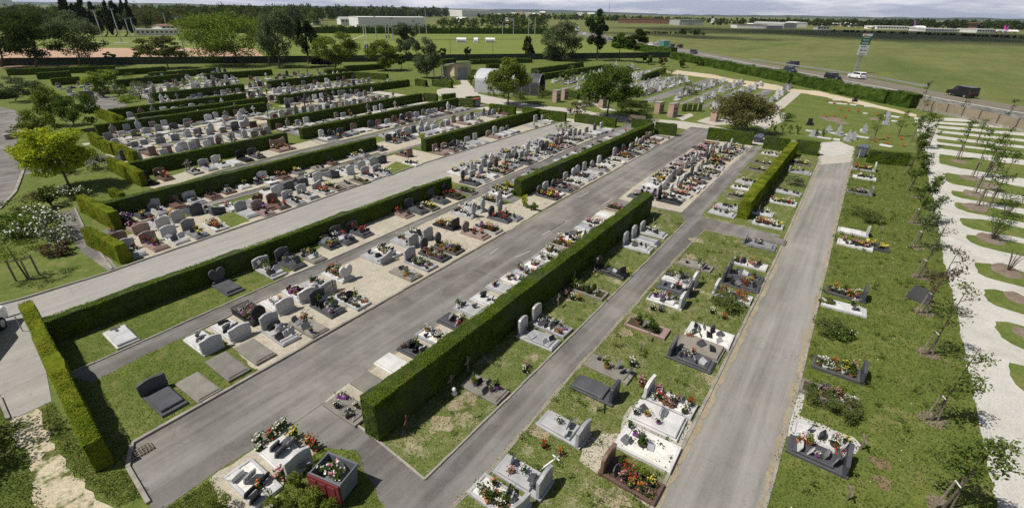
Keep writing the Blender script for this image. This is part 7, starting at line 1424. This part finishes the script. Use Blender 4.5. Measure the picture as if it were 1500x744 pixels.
cloud('broken white cloud high above the far field', [(1120, 47, 90), (1190, 48, 100), (1260, 49, 110), (1330, 51, 110), (1400, 53, 110), (1480, 55, 110), (1560, 57, 110), (1060, 45, 70), (1000, 43, 60), (1300, 54.5, 45), (1400, 57, 40), (1480, 60.5, 40), (960, 50, 35), (1010, 54, 30), (1060, 56.5, 28), (1110, 58, 20)], 420, 60)
# ------------------------------------------------------------------ sky, sun, camera
SUN_AZ, SUN_EL = R(140), R(57)       # azimuth counter-clockwise from +X
sv = Vector((math.cos(SUN_AZ) * math.cos(SUN_EL), math.sin(SUN_AZ) * math.cos(SUN_EL), math.sin(SUN_EL)))
W = bpy.data.worlds.new('World'); SC.world = W; W.use_nodes = True; nt = W.node_tree; nt.nodes.clear()
sky = nt.nodes.new('ShaderNodeTexSky'); sky.sky_type = 'NISHITA'; sky.sun_disc = False; sky.sun_elevation = SUN_EL; sky.sun_rotation = math.atan2(sv.x, sv.y); sky.air_density = 1.0; sky.dust_density = 1.6; sky.ozone_density = 1.2
tc = nt.nodes.new('ShaderNodeTexCoord'); mp = nt.nodes.new('ShaderNodeMapping'); mp.inputs['Scale'].default_value = (3.2, 3.2, 26); nt.links.new(tc.outputs['Generated'], mp.inputs['Vector'])
nz = nt.nodes.new('ShaderNodeTexNoise'); nz.inputs['Scale'].default_value = 1.5; nz.inputs['Detail'].default_value = 7; nz.inputs['Roughness'].default_value = .6; nt.links.new(mp.outputs['Vector'], nz.inputs['Vector'])
rp = nt.nodes.new('ShaderNodeValToRGB'); rp.color_ramp.elements[0].position = .4; rp.color_ramp.elements[1].position = .6; nt.links.new(nz.outputs['Fac'], rp.inputs['Fac'])
mx = nt.nodes.new('ShaderNodeMix'); mx.data_type = 'RGBA'; nt.links.new(rp.outputs['Color'], mx.inputs[0])
cl = nt.nodes.new('ShaderNodeMix'); cl.data_type = 'RGBA'; cl.inputs[0].default_value = .75; nt.links.new(sky.outputs[0], cl.inputs[6]); cl.inputs[7].default_value = (10.2, 11.2, 14.6, 1)
nt.links.new(cl.outputs[2], mx.inputs[6]); mx.inputs[7].default_value = (17.5, 17.5, 17.9, 1)
bg = nt.nodes.new('ShaderNodeBackground'); bg.inputs['Strength'].default_value = .055
sp_ = nt.nodes.new('ShaderNodeSeparateXYZ'); nt.links.new(tc.outputs['Generated'], sp_.inputs[0]); el = nt.nodes.new('ShaderNodeMapRange'); el.inputs['From Min'].default_value = .12; el.inputs['From Max'].default_value = .4; nt.links.new(sp_.outputs['Z'], el.inputs['Value'])
fi = nt.nodes.new('ShaderNodeMix'); fi.data_type = 'RGBA'; nt.links.new(el.outputs[0], fi.inputs[0]); nt.links.new(mx.outputs[2], fi.inputs[6]); nt.links.new(sky.outputs[0], fi.inputs[7]); nt.links.new(fi.outputs[2], bg.inputs['Color'])
wo = nt.nodes.new('ShaderNodeOutputWorld'); nt.links.new(bg.outputs[0], wo.inputs['Surface'])
hz = bpy.data.materials.new('thin_haze'); hz.use_nodes = True; ht = hz.node_tree; ht.nodes.clear(); ho = ht.nodes.new('ShaderNodeOutputMaterial'); hv = ht.nodes.new('ShaderNodeVolumePrincipled')
hv.inputs['Color'].default_value = (.74, .82, .96, 1); hv.inputs['Density'].default_value = .00004; hv.inputs['Anisotropy'].default_value = .2; ht.links.new(hv.outputs[0], ho.inputs['Volume'])
hb = MB(); hb.box(-15000, 15000, -15000, 15000, -1.2, 150); ob = hb.build('haze', hz); ob['kind'] = 'stuff'; ob['label'] = 'thin bluish summer haze over the plain'
ld = bpy.data.lights.new('sun', 'SUN'); ld.energy = 5.0; ld.angle = R(.5); ld.color = (1, .955, .88)
lo = bpy.data.objects.new('sun', ld); COL.objects.link(lo); lo.rotation_euler = sv.to_track_quat('Z', 'Y').to_euler(); lo.location = (0, 0, 60)
cd = bpy.data.cameras.new('camera'); co = bpy.data.objects.new('camera', cd); COL.objects.link(co)
cd.sensor_width = 36; cd.lens = FPX / 1500 * 36; cd.clip_start = .3; cd.clip_end = 20000
m = Matrix(((CR[0], -CD[0], -FW[0], 0), (CR[1], -CD[1], -FW[1], 0), (CR[2], -CD[2], -FW[2], HC), (0, 0, 0, 1))); co.matrix_world = m; SC.camera = co
SC.render.engine = 'CYCLES'; SC.cycles.max_bounces = 5; SC.cycles.diffuse_bounces = 3; SC.cycles.transmission_bounces = 3; SC.cycles.transparent_max_bounces = 24; SC.cycles.volume_bounces = 0; SC.cycles.use_denoising = False; SC.cycles.sample_clamp_direct = 1.6; SC.cycles.sample_clamp_indirect = 1.5
SC.view_settings.view_transform = 'Standard'; SC.view_settings.look = 'None'; SC.view_settings.exposure = 0.0; SC.view_settings.gamma = 1
